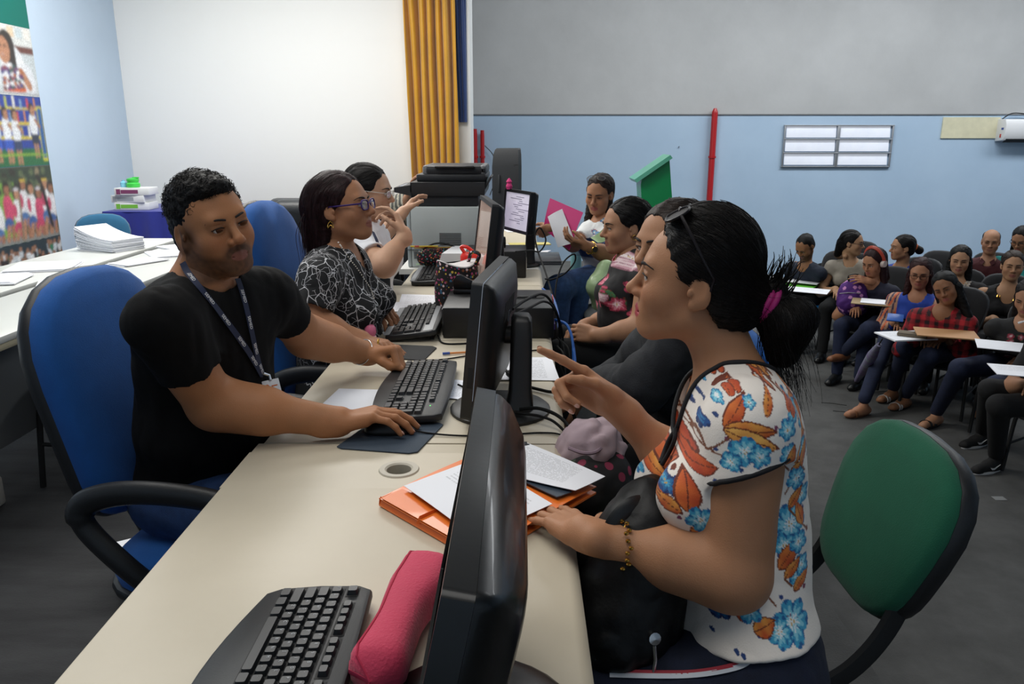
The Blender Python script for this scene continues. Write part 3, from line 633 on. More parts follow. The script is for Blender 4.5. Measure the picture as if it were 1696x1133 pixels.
# ================================================================ MONITORS
def monitor(label,x,y,zc_,w,h,tilt,yaw,screenmat,stand=(.125,.05),thick=.055,base=None,glossy=False,group='computer monitors',hubd=.045):
    """screen faces -x at yaw 0; (x,y,zc_) = centre of the screen front; tilt leans the top away from the user"""
    t=thing('computer_monitor',label,'monitor',(0,0,0),group); bm_=m_gloss if glossy else m_black
    X=Matrix.Translation((x,y,zc_))@Matrix.Rotation(yaw,4,'Z')@Matrix.Rotation(tilt,4,'Y')   # local: -x screen, y width, z up
    def ring(dx,s,dz=0): return [X@Vector((dx,p[0],p[1]+dz)) for p in rrect(w*s,h*s,.012 if s>.9 else .03,3)]
    bz=.016; b=MB()
    o=rrect(w,h,.010,3); i=rrect(w-2*bz,h-2*bz,.003,3); n=len(o)
    vs=[X@Vector((.0,a,c)) for a,c in i]+[X@Vector((-.004,a,c)) for a,c in i]+[X@Vector((-.004,a,c)) for a,c in o]+[X@Vector((.022,a,c)) for a,c in o]
    fs=[]
    for k in range(3):
        for j in range(n): fs.append((k*n+j,k*n+(j+1)%n,(k+1)*n+(j+1)%n,(k+1)*n+j))
    b.add(vs,fs); b.build('bezel',bm_,t,30)
    b=MB(); b.X=X; b.box((.004,0,0),(.006,w-2*bz,h-2*bz)); b.build('screen',screenmat,t)
    b=MB(); b.loft([ring(.0225,.985),ring(.03,.98),ring(.045,.93),ring(thick,.80),ring(thick+.006,.70)]); b.build('back_shell',bm_,t,40)
    for k in range(9):
        b=MB(); b.X=X; b.box((thick+.0065,(k-4)*.018,h*.22),(.002,.010,.05)); b.build('vent_slot',m_blackm,t)
    b=MB(); b.X=X; b.box((.012,-w/2-.0005,-h*.18),(.012,.002,.05),.0008); b.build('side_button',m_blackm,t)
    r,cw=stand; bx,by=base
    MB().lathe([(0,.7405),(r,.7405),(r,.748),(r*.93,.755),(r*.5,.758),(0,.759)],(bx,by,0),32).build('base',bm_,t,40)
    hub=X@Vector((thick,0,.0)); d=Vector((math.cos(yaw),math.sin(yaw),0))
    cx,cy=(hub+d*hubd).x,(hub+d*hubd).y
    secs=[]
    for z,s in ((.757,1.25),(.80,1.05),(zc_-.02,1.),(zc_+.035,.95),(zc_+.048,.7)):
        px_,py_=bx+hubd+.005+(cx-bx-hubd-.005)*min(1,(z-.757)/(zc_-.757)),by+(cy-by)*min(1,(z-.757)/(zc_-.757))
        secs.append([(px_+q[0],py_+q[1],z) for q in rrect(cw*s,cw*1.5*s,.012,3)])
    b=MB(); b.loft(secs); b.build('stand_column',bm_,t,50)
    if hubd>0: b=MB(); b.tube([tuple(hub-d*.01),tuple(hub+d*.04)],.024,12); b.build('hinge',bm_,t)
    return t,X
scr_dark=M('screen_glass','#0b0d10',.06,coat=1.)
scr_doc=printed('screen_document',rows=30,paper='#d7d2dc',ink=.3)
def lit_screen(name,col,col2,e=.55):
    m=M(name,col,.15,var=.0,col2=col2,vscale=4.,emit=e,coat=.6); return m
t,X1=monitor('nearest monitor, big black glossy one seen from its side, in the foreground',-.083,.762,.947,.50,.293,.20,.0,scr_dark,(.13,.04),.066,(-.055,.77),True,hubd=-.03)
b=MB(); b.X=X1; b.box((-.0045,-.20,-.139),(.001,.012,.003)); b.build('power_light',M('led_blue','#2030ff',.4,emit=6.),t,label='blue light')
t,X2=monitor('second monitor, matt black on a round base, between the man and the pointing hand',-.095,1.945,.933,.42,.335,.10,-.13,lit_screen('screen_two','#9fb0c8','#c9d2de'),(.128,.055),.055,(-.05,1.885))
b=MB(); b.X=X2; b.lathe([(.014,0),(.016,0),(.016,.002),(.014,.002),(.014,0)],(.0615,0,.05),20,R=RY(math.pi/2),caps=False)
b.box((.0625,0,.05),(.001,.004,.018)); b.build('maker_mark',M('mark_grey','#5a6470',.4),t,label='faint round mark on the back')
monitor('third monitor, tall black one in front of the printer, with a warm lit screen',-.155,3.17,1.005,.47,.34,.12,.15,lit_screen('screen_three','#b59a8c','#c7ada0',.35),(.12,.045),.055,(-.10,3.2),hubd=.012)
t,X4=monitor('fourth monitor, turned to the camera with a document on its screen',-.020,4.16,1.035,.34,.22,.10,.42,M('scr4','#cfc9d6',.2,col2='#bcb8c8',vscale=9,emit=.45),(.11,.05),.045,(.0,4.2))
b=MB(); b.X=X4
for k in range(14): b.box((.0005,-.03+.05*math.sin(k*1.7),.075-k*.0105),(.001,.10+.06*math.sin(k*2.3),.003))
b.build('screen_text',M('screen_ink','#7a7688',.4,emit=.15),t)
# ================================================================ PRINTER AND COMPUTERS
pr=thing('copier','large grey office copier with a black scanner lid, standing behind the desks','printer',(-.39,4.42,.74))
m_cop=M('copier_grey','#b3bab9',.5,bump=.05,bscale=300); m_copd=M('copier_dark','#232427',.5,bump=.08,bscale=300)
MB().box((-.392,4.40,.90),(.372,.56,.318),.008).build('body',m_cop,pr)
MB().box((-.588,4.40,.90),(.02,.56,.318),.006).build('front_cover',M('copier_front','#a9b2b4',.5),pr)
MB().box((-.40,4.117,.835),(.40,.004,.003)).build('panel_seam',m_copd,pr)
for k in range(8): MB().box((-.37+.0,4.119,.862+k*.0085),(.115,.003,.0028)).build('vent_slot',m_blackm,pr)
for k in range(5): MB().box((-.54,4.119,.79+k*.008),(.05,.003,.0026)).build('vent_slot',m_blackm,pr)
MB().box((-.40,4.42,1.09),(.36,.52,.06),.01).build('scanner_neck',m_copd,pr)
b=MB(); b.loft([[(-.57,4.14,1.115),(-.19,4.14,1.115),(-.19,4.70,1.115),(-.57,4.70,1.115)],[(-.575,4.13,1.135),(-.185,4.13,1.135),(-.185,4.71,1.135),(-.575,4.71,1.135)],[(-.575,4.13,1.185),(-.185,4.13,1.185),(-.185,4.71,1.185),(-.575,4.71,1.185)]]); b.build('scanner_bed',m_copd,pr)
b=MB(); b.loft([[(-.66,4.13,1.135),(-.57,4.13,1.115),(-.57,4.55,1.115),(-.66,4.55,1.135)],[(-.66,4.13,1.158),(-.57,4.13,1.172),(-.57,4.55,1.172),(-.66,4.55,1.158)]]); b.build('control_panel',m_copd,pr)
b=MB(); b.box((-.60,4.30,1.163),(.08,.24,.004),.001,R=RY(-.06)); b.build('panel_display',M('panel_lcd','#8a94a8',.2),pr)
MB().box((-.365,4.44,1.205),(.37,.50,.042),.012).build('document_cover',m_copd,pr)
MB().box((-.345,4.42,1.243),(.33,.44,.05),.016).build('document_feeder',m_copd,pr)
MB().box((-.50,4.40,1.243),(.034,.40,.054),.014).build('feeder_end',M('copier_mid','#6f7072',.45),pr); MB().box((-.20,4.40,1.243),(.034,.40,.054),.014).build('feeder_end',M('copier_mid'),pr)
MB().box((-.345,4.20,1.262),(.21,.06,.012),.005).build('feeder_slot',m_gloss,pr)
b=MB(); b.box((-.175,4.28,1.175),(.012,.26,.09),.004,R=RY(.5)); b.build('side_tray',m_copd,pr)
b=MB(); b.box((-.53,4.118,.757),(.05,.006,.006),.002); b.build('pull_tab',M('tab_green','#b8d8b0',.5),pr)
o=MB().box((-.175,4.25,.985),(.012,.20,.20),.002,R=RY(.05)); o=o.build('folder',M('lilac_card','#b58ac8',.6),None,loc=(-.175,4.25,.88)); tag(o,'lilac card folder standing between the copier and the tall monitor','folder')
def computer(label,c,d,top_recess=True,led=True):
    t=thing('desktop_computer',label,'computer',(c[0],c[1],.74),'flat black desktop computers')
    MB().box(c,d,.006).build('case',m_black,t)
    if top_recess:
        b=MB(); b.prism(rrect(.13,.055,.02),c[2]+d[2]/2-.001,c[2]+d[2]/2+.002,.001,R=Matrix.Translation((c[0]+.10,c[1]+.02,0))); b.build('recess_rim',m_blackm,t)
        MB().box((c[0]+.10,c[1]+.015,c[2]+d[2]/2+.004),(.07,.03,.005),.002).build('latch',m_black,t)
    MB().box((c[0]-d[0]/2-.0015,c[1],c[2]),(.003,d[1]*.93,d[2]*.86),.001).build('front_panel',m_gloss,t)
    MB().box((c[0]-d[0]/2-.004,c[1]+.03,c[2]+.02),(.003,.15,.014),.001).build('disc_drive',m_blackm,t)
    b=MB()
    for k in range(4): b.box((c[0]+d[0]/2+.001,c[1]-.10+k*.05,c[2]),(.003,.028,d[2]*.5))
    b.build('rear_ports',m_steel,t)
    return t
pc2=computer('flat black computer with a latch on top, behind the second monitor',(-.075,2.78,.795),(.385,.33,.108))
o=MB().box((.119,2.70,.825),(.003,.05,.035)); o.build('sticker',M('sticker_white','#e6e6e6',.5),pc2); MB().box((.121,2.68,.775),(.003,.07,.02)).build('sticker',M('sticker_violet','#6a4fb0',.5),pc2)
MB().box((.120,2.80,.835),(.003,.08,.03)).build('sticker',M('sticker_red','#b84a40',.5),pc2)
computer('smaller flat black computer behind the tall third monitor',(-.12,3.92,.807),(.30,.24,.132),False)
# ================================================================ DESK THINGS
m_cable=M('cable_black','#0b0b0c',.75,spec=.25)
def cable(label,pts,r=.003,mat=m_cable,n=8,name='cable',group='cables on the desks'):
    P=catmull(pts,n); o=MB().tube(P,r,7).build(name,mat,None,80,loc=P[0]); return tag(o,label,'cable',group)
# pink pencil case
m_pink=M('pink_canvas','#d23a5c',.8,var=.12,vscale=10,bump=.35,bscale=260,sheen=.2)
pcs=thing('pencil_case','curved pink zipped pencil case beside the nearest keyboard','pencil case',(-.165,.985,.74)); m_pinkd=M('pink_piping','#b92c4c',.8)
ax=catmull([(-.186,.815,.772),(-.172,.90,.774),(-.164,.965,.774),(-.150,1.03,.774),(-.140,1.085,.774)],6)
def bodyr(t): return .034*(1-.25*abs(2*t-1)**2)
secs=[]; nn=len(ax)
for i,p in enumerate(ax):
    t=i/(nn-1); e=min(1,math.sqrt(max(0,1-max(0,abs(2*t-1)-.8)**2/.04))*.99+.02); tg=ax[min(i+1,nn-1)]-ax[max(i-1,0)]; tg/=np.linalg.norm(tg); nr=np.array([-tg[1],tg[0],0])
    ring=[]
    for k in range(20):
        a=2*math.pi*k/20; rx=.042-.011*math.sin(math.pi*min(1,t*1.5)); ca,sa=math.cos(a),math.sin(a)
        q=p+nr*(-1)*(.004)+nr*rx*e*math.copysign(abs(ca)**.75,ca)+np.array([0,0,1])*.034*e*math.copysign(abs(sa)**.75,sa); ring.append(q)
    secs.append(ring)
MB().loft(secs).build('pouch',m_pink,pcs,70)
for side,zz in ((5,0),(15,0)):
    pass
def seam(k,off=.001): return [np.array(s[k])+ (np.array(s[k])-np.mean(s,0))*.02 for s in secs]
for k in (3,17): MB().tube(seam(k),.0017,6).build('piping',m_pinkd,pcs)
MB().tube(seam(0),.0022,6,flat=(.5,1.6)).build('zip',M('zip_tape','#a8284a',.7),pcs)
MB().box(tuple(np.array(secs[-3][19])+np.array([.012,.006,-.004])),(.016,.006,.004),.0015,R=RZ(.6)).build('zip_pull',m_pinkd,pcs)
MB().box(tuple(np.array(secs[nn//2+2][10])+np.array([-.003,0,.0])),(.012,.012,.012),.003).build('side_loop',m_pinkd,pcs)
# orange folder with papers
m_org=M('orange_folder','#ef7a2c',.35,coat=.2,var=.06,vscale=6)
fo=thing('document_folder','orange elastic folder lying on the nearest desk with papers on top','folder',(-.09,1.36,.7405))
A,B_,C_,D_=[np.array([*q,0]) for q in ((-.266,1.345),(-.065,1.140),(.150,1.40),(-.055,1.600))]
def quad(u,v,z): return tuple((A*(1-u)*(1-v)+B_*u*(1-v)+C_*u*v+D_*(1-u)*v)+np.array([0,0,z]))
b=MB(); b.grid(lambda u,v:quad(u,v,.746),6,6,.004); b.grid(lambda u,v:quad(u,v,.758+.004*math.sin(math.pi*v)),6,6,.0015); b.build('cover',m_org,fo,50)
b=MB(); b.grid(lambda u,v:quad(u,.0+v*.012,.744+.016*v*(1-u*.0)),10,3,.001); b.build('side_wall',M('orange_edge','#d9641c',.4),fo,50)
b=MB(); b.grid(lambda u,v:quad(.0+v*.012,u,.744+.015*v),10,3,.001); b.build('end_wall',M('orange_edge'),fo,50)
b=MB(); b.grid(lambda u,v:quad(.03+u*.9,.0+v*.16,.761+.0005),8,3,.001); b.build('flap',m_org,fo,50)
for k in (.43,): MB().tube([quad(k,0-.004,.752),quad(k+.01,.004,.7635),quad(k+.02,.25,.764)],.003,6,flat=(.3,1.5)).build('elastic_band',M('elastic_orange','#e0661a',.6),fo)
doc=printed('form_sparse',rows=20,ink=.28,y0=.45,y1=.9)
def quadsheet(label,P,z,mat,name='paper',th=.0008,wob=.002,group=None):
    P=[np.array([*q,0]) for q in P]
    b=MB(); b.grid(lambda u,v: tuple(P[0]*(1-u)*(1-v)+P[1]*u*(1-v)+P[2]*u*v+P[3]*(1-u)*v+np.array([0,0,z+.0008+wob*.5*(1+math.sin(4*u+2*v))])),8,8,th)
    o=b.build(name,mat,None,50,loc=(P[0][0],P[0][1],z)); return tag(o,label,'paper',group)
quadsheet('white printed sheet on the orange folder, left of the nearest monitor',[(-.222,1.372),(-.073,1.175),(.06,1.30),(-.085,1.505)],.769,doc)
quadsheet('white sheet with a small crest hanging over the desk edge by the leaning woman',[(-.005,1.60),(.168,1.41),(.105,1.345),(-.07,1.44)],.773,printed('form_letter',rows=26,ink=.35,x0=.08,x1=.8,y0=.1,y1=.8),wob=.003)
b=MB(); b.lathe([(0,.7775),(.006,.7775),(.006,.7785),(0,.7785)],(.012,1.565,0),10); b.box((.012,1.575,.778),(.008,.008,.001)); b.box((.018,1.565,.778),(.006,.004,.001)); o=b.build('crest_print',M('crest_ink','#30343a',.7),None,loc=(.012,1.565,.777)); tag(o,'small dark printed crest at the corner of the sheet by the monitor','printed mark')
quadsheet('dark slate blue plastic cover beside the leaning woman\'s hand',[(.02,1.47),(.10,1.355),(.07,1.33),(-.02,1.43)],.766,M('slate_plastic','#3a4653',.4),name='plastic_cover',th=.002)
# mouse pads and mice
def mousepad(label,P,mat,h=.003):
    b=MB(); cx,cy=np.mean(P,0); b.prism(P,.741,.741+h,.001); o=b.build('mouse_pad',mat,None,loc=(cx,cy,.741)); return tag(o,label,'mouse pad','mouse pads')
m_padb=M('pad_slate','#34414f',.75,bump=.15,bscale=300)
mousepad('slate blue mouse pad under the hand of the man in black',[(-.412,1.632),(-.40,1.622),(-.245,1.596),(-.226,1.604),(-.185,1.772),(-.196,1.785),(-.36,1.80)],m_padb)
mousepad('black mouse pad at the near end of the silver striped keyboard',[(-.43,2.36),(-.30,2.33),(-.275,2.48),(-.29,2.50),(-.42,2.52)],M('pad_black','#17181a',.75))
ms=thing('computer_mouse','black computer mouse under the hand of the man in black','mouse',(-.30,1.735,.744))
secs=[]
for x,wd,hh in ((-.055,.012,.012),(-.045,.024,.022),(-.02,.030,.032),(.01,.030,.034),(.035,.027,.026),(.05,.018,.014),(.056,.008,.008)):
    secs.append([(-.31+x,1.722+wd*math.cos(a),.745+hh*max(0,math.sin(a))) for a in np.linspace(-.25,math.pi+.25,14)])
MB().loft(secs).build('shell',m_black,ms,60); MB().box((-.285,1.722,.778),(.02,.006,.006),.002).build('scroll_wheel',m_blackm,ms)
cable('thin black mouse cable crossing the desk beside the slate mouse pad',[(-.26,1.722,.752),(-.22,1.71,.7465),(-.14,1.70,.7435),(-.04,1.705,.7435),(.05,1.72,.7435),(.10,1.70,.745),(.128,1.66,.73),(.14,1.62,.62)],.0022)
# sheets on the second and third desk
quadsheet('blank white sheet on the desk between the arms of the man in black',[(-.525,1.83),(-.36,1.80),(-.315,2.04),(-.50,2.045)],.7415,printed('blank_print',ink=.0))
quadsheet('printed sheet under the second monitor, reaching the desk edge',[(-.16,2.13),(.115,2.13),(.10,2.37),(-.155,2.38)],.7415,printed('form_dense',rows=30,ink=.4))
quadsheet('small printed label sheet between the keyboard and the second monitor',[(-.20,1.97),(-.14,1.95),(-.13,2.12),(-.19,2.13)],.742,printed('form_small',rows=18,ink=.5))
quadsheet('open printed form behind the silver striped keyboard',[(-.50,3.12),(-.28,3.12),(-.28,3.36),(-.52,3.36)],.7425,printed('form_dense'),wob=.004)
quadsheet('white form tucked under the open printed form',[(-.52,3.02),(-.26,3.04),(-.27,3.22),(-.52,3.2)],.7415,printed('form_letter'),wob=.003)
sheet('name_card',(-.475,2.71,.742),.055,.09,.5,'small white card between the hands of the woman in the patterned blouse',printed('form_small'),cat='card')
sheet('loose_paper',(-.02,5.85,.742),.21,.30,.2,'white sheet at the far end of the last desk')
sheet('loose_paper',(-.05,4.75,.742),.25,.32,.9,'open white papers on the whitish desk beside the fourth monitor',wob=.006)
sheet('loose_paper',(.04,4.58,.745),.20,.28,-.4,'creased white paper overlapping the open papers by the fourth monitor',wob=.008)
o=sheet('paper_folder',(.06,4.95,.752),.26,.10,.15,'pale yellow folder hanging over the edge of the far desk',M('yellow_card','#cfc274',.6),h=.006,cat='folder')
# ball pen
def pen(label,a,c,col,cap,r=.0035,group=None):
    t=thing('ball_pen',label,'pen',a,group); a,c=np.array(a),np.array(c)
    MB().tube([a,c],r,8).build('barrel',M('pen'+col,col,.35),t); MB().tube([a-(c-a)*.02,a+(c-a)*.16],r*1.25,8).build('cap',M('pencap'+cap,cap,.35),t); MB().tube([c,c+(c-a)*.06],[r*.8,r*.2],8).build('tip',m_steel,t); return t
pen('clear orange ball pen with a blue cap lying behind the second keyboard',(-.245,2.40,.7455),(-.12,2.43,.7455),'#d98a4a','#2a4a9c')
# pink figure-topped pen beside the card
st=thing('pink_stamp','small pink round topped trinket by the hand of the woman in the patterned blouse','trinket',(-.50,2.52,.741))
MB().lathe([(0,.741),(.014,.741),(.016,.755),(.012,.77),(.016,.775),(.020,.785),(.019,.80),(.012,.81),(0,.813)],(-.50,2.52,0),16).build('body',M('bubble_pink','#e87a9c',.35),st)
MB().lathe([(.0165,.768),(.02,.771),(.0165,.774)],(-.50,2.52,0),14,caps=False).build('collar',M('pale_pink','#f0b8c0',.5),st)
# black tape dispenser on the flat computer
td=thing('tape_dispenser','black tape dispenser with a lid, on the flat black computer','dispenser',(-.19,2.86,.85))
MB().box((-.20,2.88,.858),(.10,.06,.016),.004).build('base',m_gloss,td)
b=MB(); b.prism([(-.05,0),(.05,0),(.045,.016),(-.02,.05),(-.035,.05),(-.05,.03)],-.012,.012,.003,R=Matrix(((1,0,0,-.20),(0,0,-1,2.88),(0,1,0,.868),(0,0,0,1)))); b.build('lid',m_gloss,td)
# floral pouch with the red capped bottle
def blotchy(name,base,cols,n,scale):
    """printed cloth: dark ground with a voronoi scatter of coloured dabs"""
    if name in _M: return _M[name]
    m=bpy.data.materials.new(name); m.use_nodes=True; N=m.node_tree.nodes; L=m.node_tree.links; b=N['Principled BSDF']; b.inputs['Roughness'].default_value=.75
    tc=N.new('ShaderNodeTexCoord'); v=N.new('ShaderNodeTexVoronoi'); v.inputs['Scale'].default_value=scale; L.new(tc.outputs['Object'],v.inputs['Vector'])
    sp_=N.new('ShaderNodeSeparateColor'); L.new(v.outputs['Color'],sp_.inputs[0]); r=N.new('ShaderNodeValToRGB'); r.color_ramp.interpolation='CONSTANT'
    e=r.color_ramp.elements; e[0].color=lin(cols[0]); e[1].position=1/len(cols); e[1].color=lin(cols[1])
    for k in range(2,len(cols)): q=e.new(k/len(cols)); q.color=lin(cols[k])
    L.new(sp_.outputs[0],r.inputs[0])
    lt=N.new('ShaderNodeMath'); lt.operation='LESS_THAN'; lt.inputs[1].default_value=n; L.new(v.outputs['Distance'],lt.inputs[0])
    mx=N.new('ShaderNodeMix'); mx.data_type='RGBA'; mx.inputs[6].default_value=lin(base); L.new(lt.outputs[0],mx.inputs[0]); L.new(r.outputs[0],mx.inputs[7]); L.new(mx.outputs[2],b.inputs['Base Color'])
    _M[name]=m; return m
m_flo=blotchy('pouch_floral','#1a1618',['#c84a78','#d8b84a','#8a4a2a','#e6c8c8','#3a6a8a','#1a1618','#b85a88'],.40,78)
m_dot=blotchy('pouch_dots','#191417',['#b8483a','#5aa8b0','#d88a4a','#c8506a','#6a7a4a','#191417'],.38,95)
po=thing('floral_pouch','tall black floral pouch with a white lining on the third desk','pouch',(-.235,3.02,.741))
secs=[]
for z,s in ((.741,.9),(.78,1.05),(.84,1.08),(.90,1.02),(.945,.95)):
    secs.append([(-.245+.082*s*math.cos(a)*(1+.05*math.sin(3*a)),2.98+.05*s*math.sin(a),z+(.012*math.sin(2*a+.6) if z>.93 else 0)) for a in np.linspace(0,2*math.pi,25)[:-1]])
MB().loft(secs,caps=False).build('pouch_body',m_flo,po,70)
MB().loft([[(-.245+(p[0]+.245)*s,2.98+(p[1]-2.98)*s,p[2]+d) for p in secs[-1]] for s,d in ((1.,0.),(.97,.004),(.93,-.002),(.88,-.03),(.5,-.06))]).build('lining',M('lining_white','#d8d4d4',.8),po,70)
MB().tube(catmull([(-.17,2.95,.945),(-.155,2.94,.985),(-.185,2.96,.99),(-.20,2.99,.95)],5),.007,6).build('bow',m_flo,po)
wb=thing('drink_bottle','dark bottle with a bright red flip top lid behind the floral pouch','bottle',(-.20,3.15,.741)); m_redp=M('red_plastic','#e02a1e',.3,coat=.3)
MB().lathe([(0,.741),(.034,.741),(.036,.75),(.036,.90),(.030,.915)],(-.205,3.14,0),20).build('body',M('bottle_dark','#2a2224',.2,coat=.4),wb)
MB().lathe([(.036,.912),(.038,.918),(.038,.95),(.030,.962),(0,.964)],(-.205,3.14,0),20).build('lid',m_redp,wb)
MB().tube(catmull([(-.225,3.14,.962),(-.238,3.14,.985),(-.215,3.14,.985),(-.19,3.14,.966)],5),.007,8).build('flip_spout',m_redp,wb)
for x in (-.243,-.167): MB().lathe([(0,-.004),(.005,-.004),(.005,.004),(0,.004)],(x,3.12,.918),10).build('strap_stud',m_steel,wb)
# dotted pencil case leaning at the printer
dp=thing('dotted_pencil_case','black pencil case with coloured dots, open with pens, before the printer','pencil case',(-.43,4.0,.76))
b=MB(); secs=[]
for x,s in ((-.115,.4),(-.10,.85),(-.05,1.),(.05,1.),(.10,.9),(.118,.5)):
    secs.append([(-.42+x,4.06-.03+.045*s*math.cos(a),.81+.05*s*math.sin(a)) for a in np.linspace(0,2*math.pi,17)[:-1]])
b.loft(secs).build('pouch_body',m_dot,dp,70)
MB().tube(catmull([(-.50,3.99,.855),(-.44,3.985,.885),(-.38,3.985,.885),(-.32,3.99,.86)],6),.005,6).build('handle',m_blackm,dp)
MB().tube([(-.545,3.99,.862),(-.32,4.0,.866)],.0035,6).build('zip',M('zip_gold','#b8923a',.4),dp)
pen('red pencil sticking out of the dotted pencil case, farther of two',(-.56,3.978,.872),(-.44,3.99,.868),'#c8402a','#d8b82a')
pen('yellow banded pen on top of the dotted pencil case, nearer of two',(-.535,3.965,.874),(-.42,3.975,.874),'#e0c02a','#c8402a')
wr=thing('white_tray','white paper tray tilted over the dotted pencil case','tray',(-.30,3.88,.80))
b=MB(); b.loft([[(-.40,3.80,.815),(-.205,3.80,.835),(-.205,4.0,.845),(-.36,4.0,.835)],[(-.385,3.80,.862),(-.205,3.80,.862),(-.205,4.0,.872),(-.345,4.0,.872)]]); b.build('tray',M('tray_white','#dfe0e2',.5),wr); MB().box((-.30,3.88,.776),(.16,.10,.07),.004).build('stand',m_black,wr)
o=MB().box((-.262,3.42,.775),(.10,.16,.066),.004).build('card_box',m_black,None,loc=(-.262,3.42,.742)); tag(o,'small black box behind the floral pouch','box')
cl=thing('leaflet_holder','narrow white leaflet leaning between the pouch and the third monitor','leaflet',(-.165,3.05,.76)); MB().box((-.140,3.0,.87),(.003,.05,.13),.001,R=RY(.25)).build('leaflet',printed('form_small'),cl)
o=MB().lathe([(0,1.19),(.014,1.185),(.018,1.20),(.012,1.215),(.016,1.225),(.006,1.24),(0,1.245)],(-.06,4.27,0),12).build('fluffy_ornament',M('hot_pink','#e8488c',.9,bump=1.,bscale=200),None,loc=(-.06,4.27,1.15)); o.location.z-=.043; tag(o,'hot pink fluffy ornament on top of the fourth monitor','ornament')
lp=thing('laptop','closed grey laptop at the edge of the whitish desk','laptop',(.10,4.30,.742)); MB().box((.125,4.35,.751),(.20,.34,.016),.004).build('base',M('laptop_grey','#55585c',.4),lp); MB().box((.125,4.35,.763),(.20,.34,.007),.003).build('lid',M('laptop_lid','#6e7175',.35,metal=.3),lp)
# cables behind the monitors
cable('thick black cable arching from the second monitor over the flat computer to the floor',[(-.02,2.00,.98),(.02,2.2,.965),(.07,2.45,.93),(.105,2.6,.875),(.135,2.66,.80),(.142,2.65,.70),(.14,2.60,.5)],.0045)
cable('black cable running beside the thick cable over the flat computer',[(-.02,2.03,.955),(.03,2.25,.93),(.08,2.48,.90),(.12,2.62,.84),(.15,2.66,.74),(.16,2.62,.55)],.004)
cable('black cable looping up beyond the desk edge beside the laptop',[(-.02,3.6,.90),(.05,3.75,.885),(.10,3.9,.86),(.13,3.95,.91),(.10,3.96,.97),(.075,3.95,.93),(.09,3.85,.86),(.12,3.6,.80),(.15,3.3,.70),(.15,3.2,.5)],.0042)
cable('black cable coiled in a loop over the knee side of the desk',[(.115,3.5,.79),(.15,3.55,.78),(.21,3.6,.80),(.255,3.62,.85),(.25,3.6,.89),(.20,3.55,.86),(.165,3.45,.79),(.15,3.35,.70)],.0038)
cable('black cable lying across the third desk',[(-.05,3.35,.745),(.03,3.37,.744),(.08,3.35,.744),(.115,3.27,.742),(.135,3.2,.70)],.003)
cable('blue network cable hanging over the desk edge behind the pointing finger',[(.10,3.40,.765),(.135,3.2,.77),(.15,3.0,.74),(.145,2.85,.72),(.155,2.75,.765),(.178,2.66,.75),(.19,2.55,.65),(.175,2.45,.50),(.18,2.4,.2)],.0048,M('cable_blue','#1f62b8',.45))
cable('blue cable end plugged in the back of the flat computer',[(.10,2.72,.785),(.14,2.70,.783),(.17,2.66,.77),(.185,2.6,.70),(.178,2.5,.5)],.005,M('cable_blue'))
cable('pair of black cables leaving the base of the second monitor, upper one',[(.0,1.82,.766),(.05,1.80,.775),(.10,1.76,.765),(.125,1.70,.74),(.15,1.62,.66),(.155,1.55,.5)],.0045)
cable('pair of black cables leaving the base of the second monitor, lower one',[(-.01,1.80,.764),(.05,1.775,.764),(.09,1.74,.757),(.128,1.69,.72),(.165,1.66,.62),(.17,1.62,.45)],.0035)
cable('black cable with a thick bead crossing the printed sheet',[(-.06,2.22,.80),(-.045,2.18,.765),(-.02,2.12,.75),(.02,2.06,.748),(.07,2.02,.747),(.125,1.98,.745),(.15,1.97,.68)],.0045)
b=MB(); b.tube([(-.032,2.15,.758),(-.008,2.105,.752)],.010,10); o=b.build('cable_bead',m_cable,None,loc=(-.02,2.13,.745)); tag(o,'thick black bead on the cable crossing the printed sheet','cable bead')
cable('thin black cable lying behind the second keyboard',[(-.30,2.33,.7435),(-.24,2.34,.7435),(-.17,2.38,.7435),(-.10,2.42,.7435),(.0,2.43,.7435),(.06,2.45,.7435),(.112,2.40,.744),(.14,2.38,.68)],.0024)
cable('thin black cable beside the flat computer and the silver striped keyboard',[(-.285,2.62,.75),(-.26,2.54,.7435),(-.20,2.53,.7435),(-.12,2.56,.7435)],.003)
cable('thin black cable leaving the second keyboard towards the monitor',[(-.172,2.06,.752),(-.14,2.04,.745),(-.10,2.02,.744)],.003)
for k,(x,y) in enumerate(((.15,2.52),(.165,2.46),(.145,2.40))):
    cable(('left','middle','right')[k]+' of three thin black cables hanging behind the desk edge',[(x-.02,y+.12,.74),(x,y+.05,.72),(x+.005,y,.6),(x-.01+.01*k,y-.02,.42),(x,y,.2)],.0028)
# things on the floor
fb=thing('floor_papers','pile of white papers on the floor beside the nearest desk','papers',(-1.23,2.27,0))
for k in range(9):
    b=MB(); b.X=Matrix.Translation((-1.225+.006*math.sin(k*2.1),2.27,.008+.0125*k))@Matrix.Rotation(.5+.08*math.sin(k),4,'Z'); b.box((0,0,0),(.15,.21,.0115),.002); b.build('paper',printed('blank_print'),fb)
o=MB().box((-2.17,2.76,.06),(.24,.14,.12),.012).build('white_box',M('box_white','#c9c6be',.6),None,loc=(-2.17,2.76,0)); tag(o,'white box on the dark carpet at the picture edge','box')
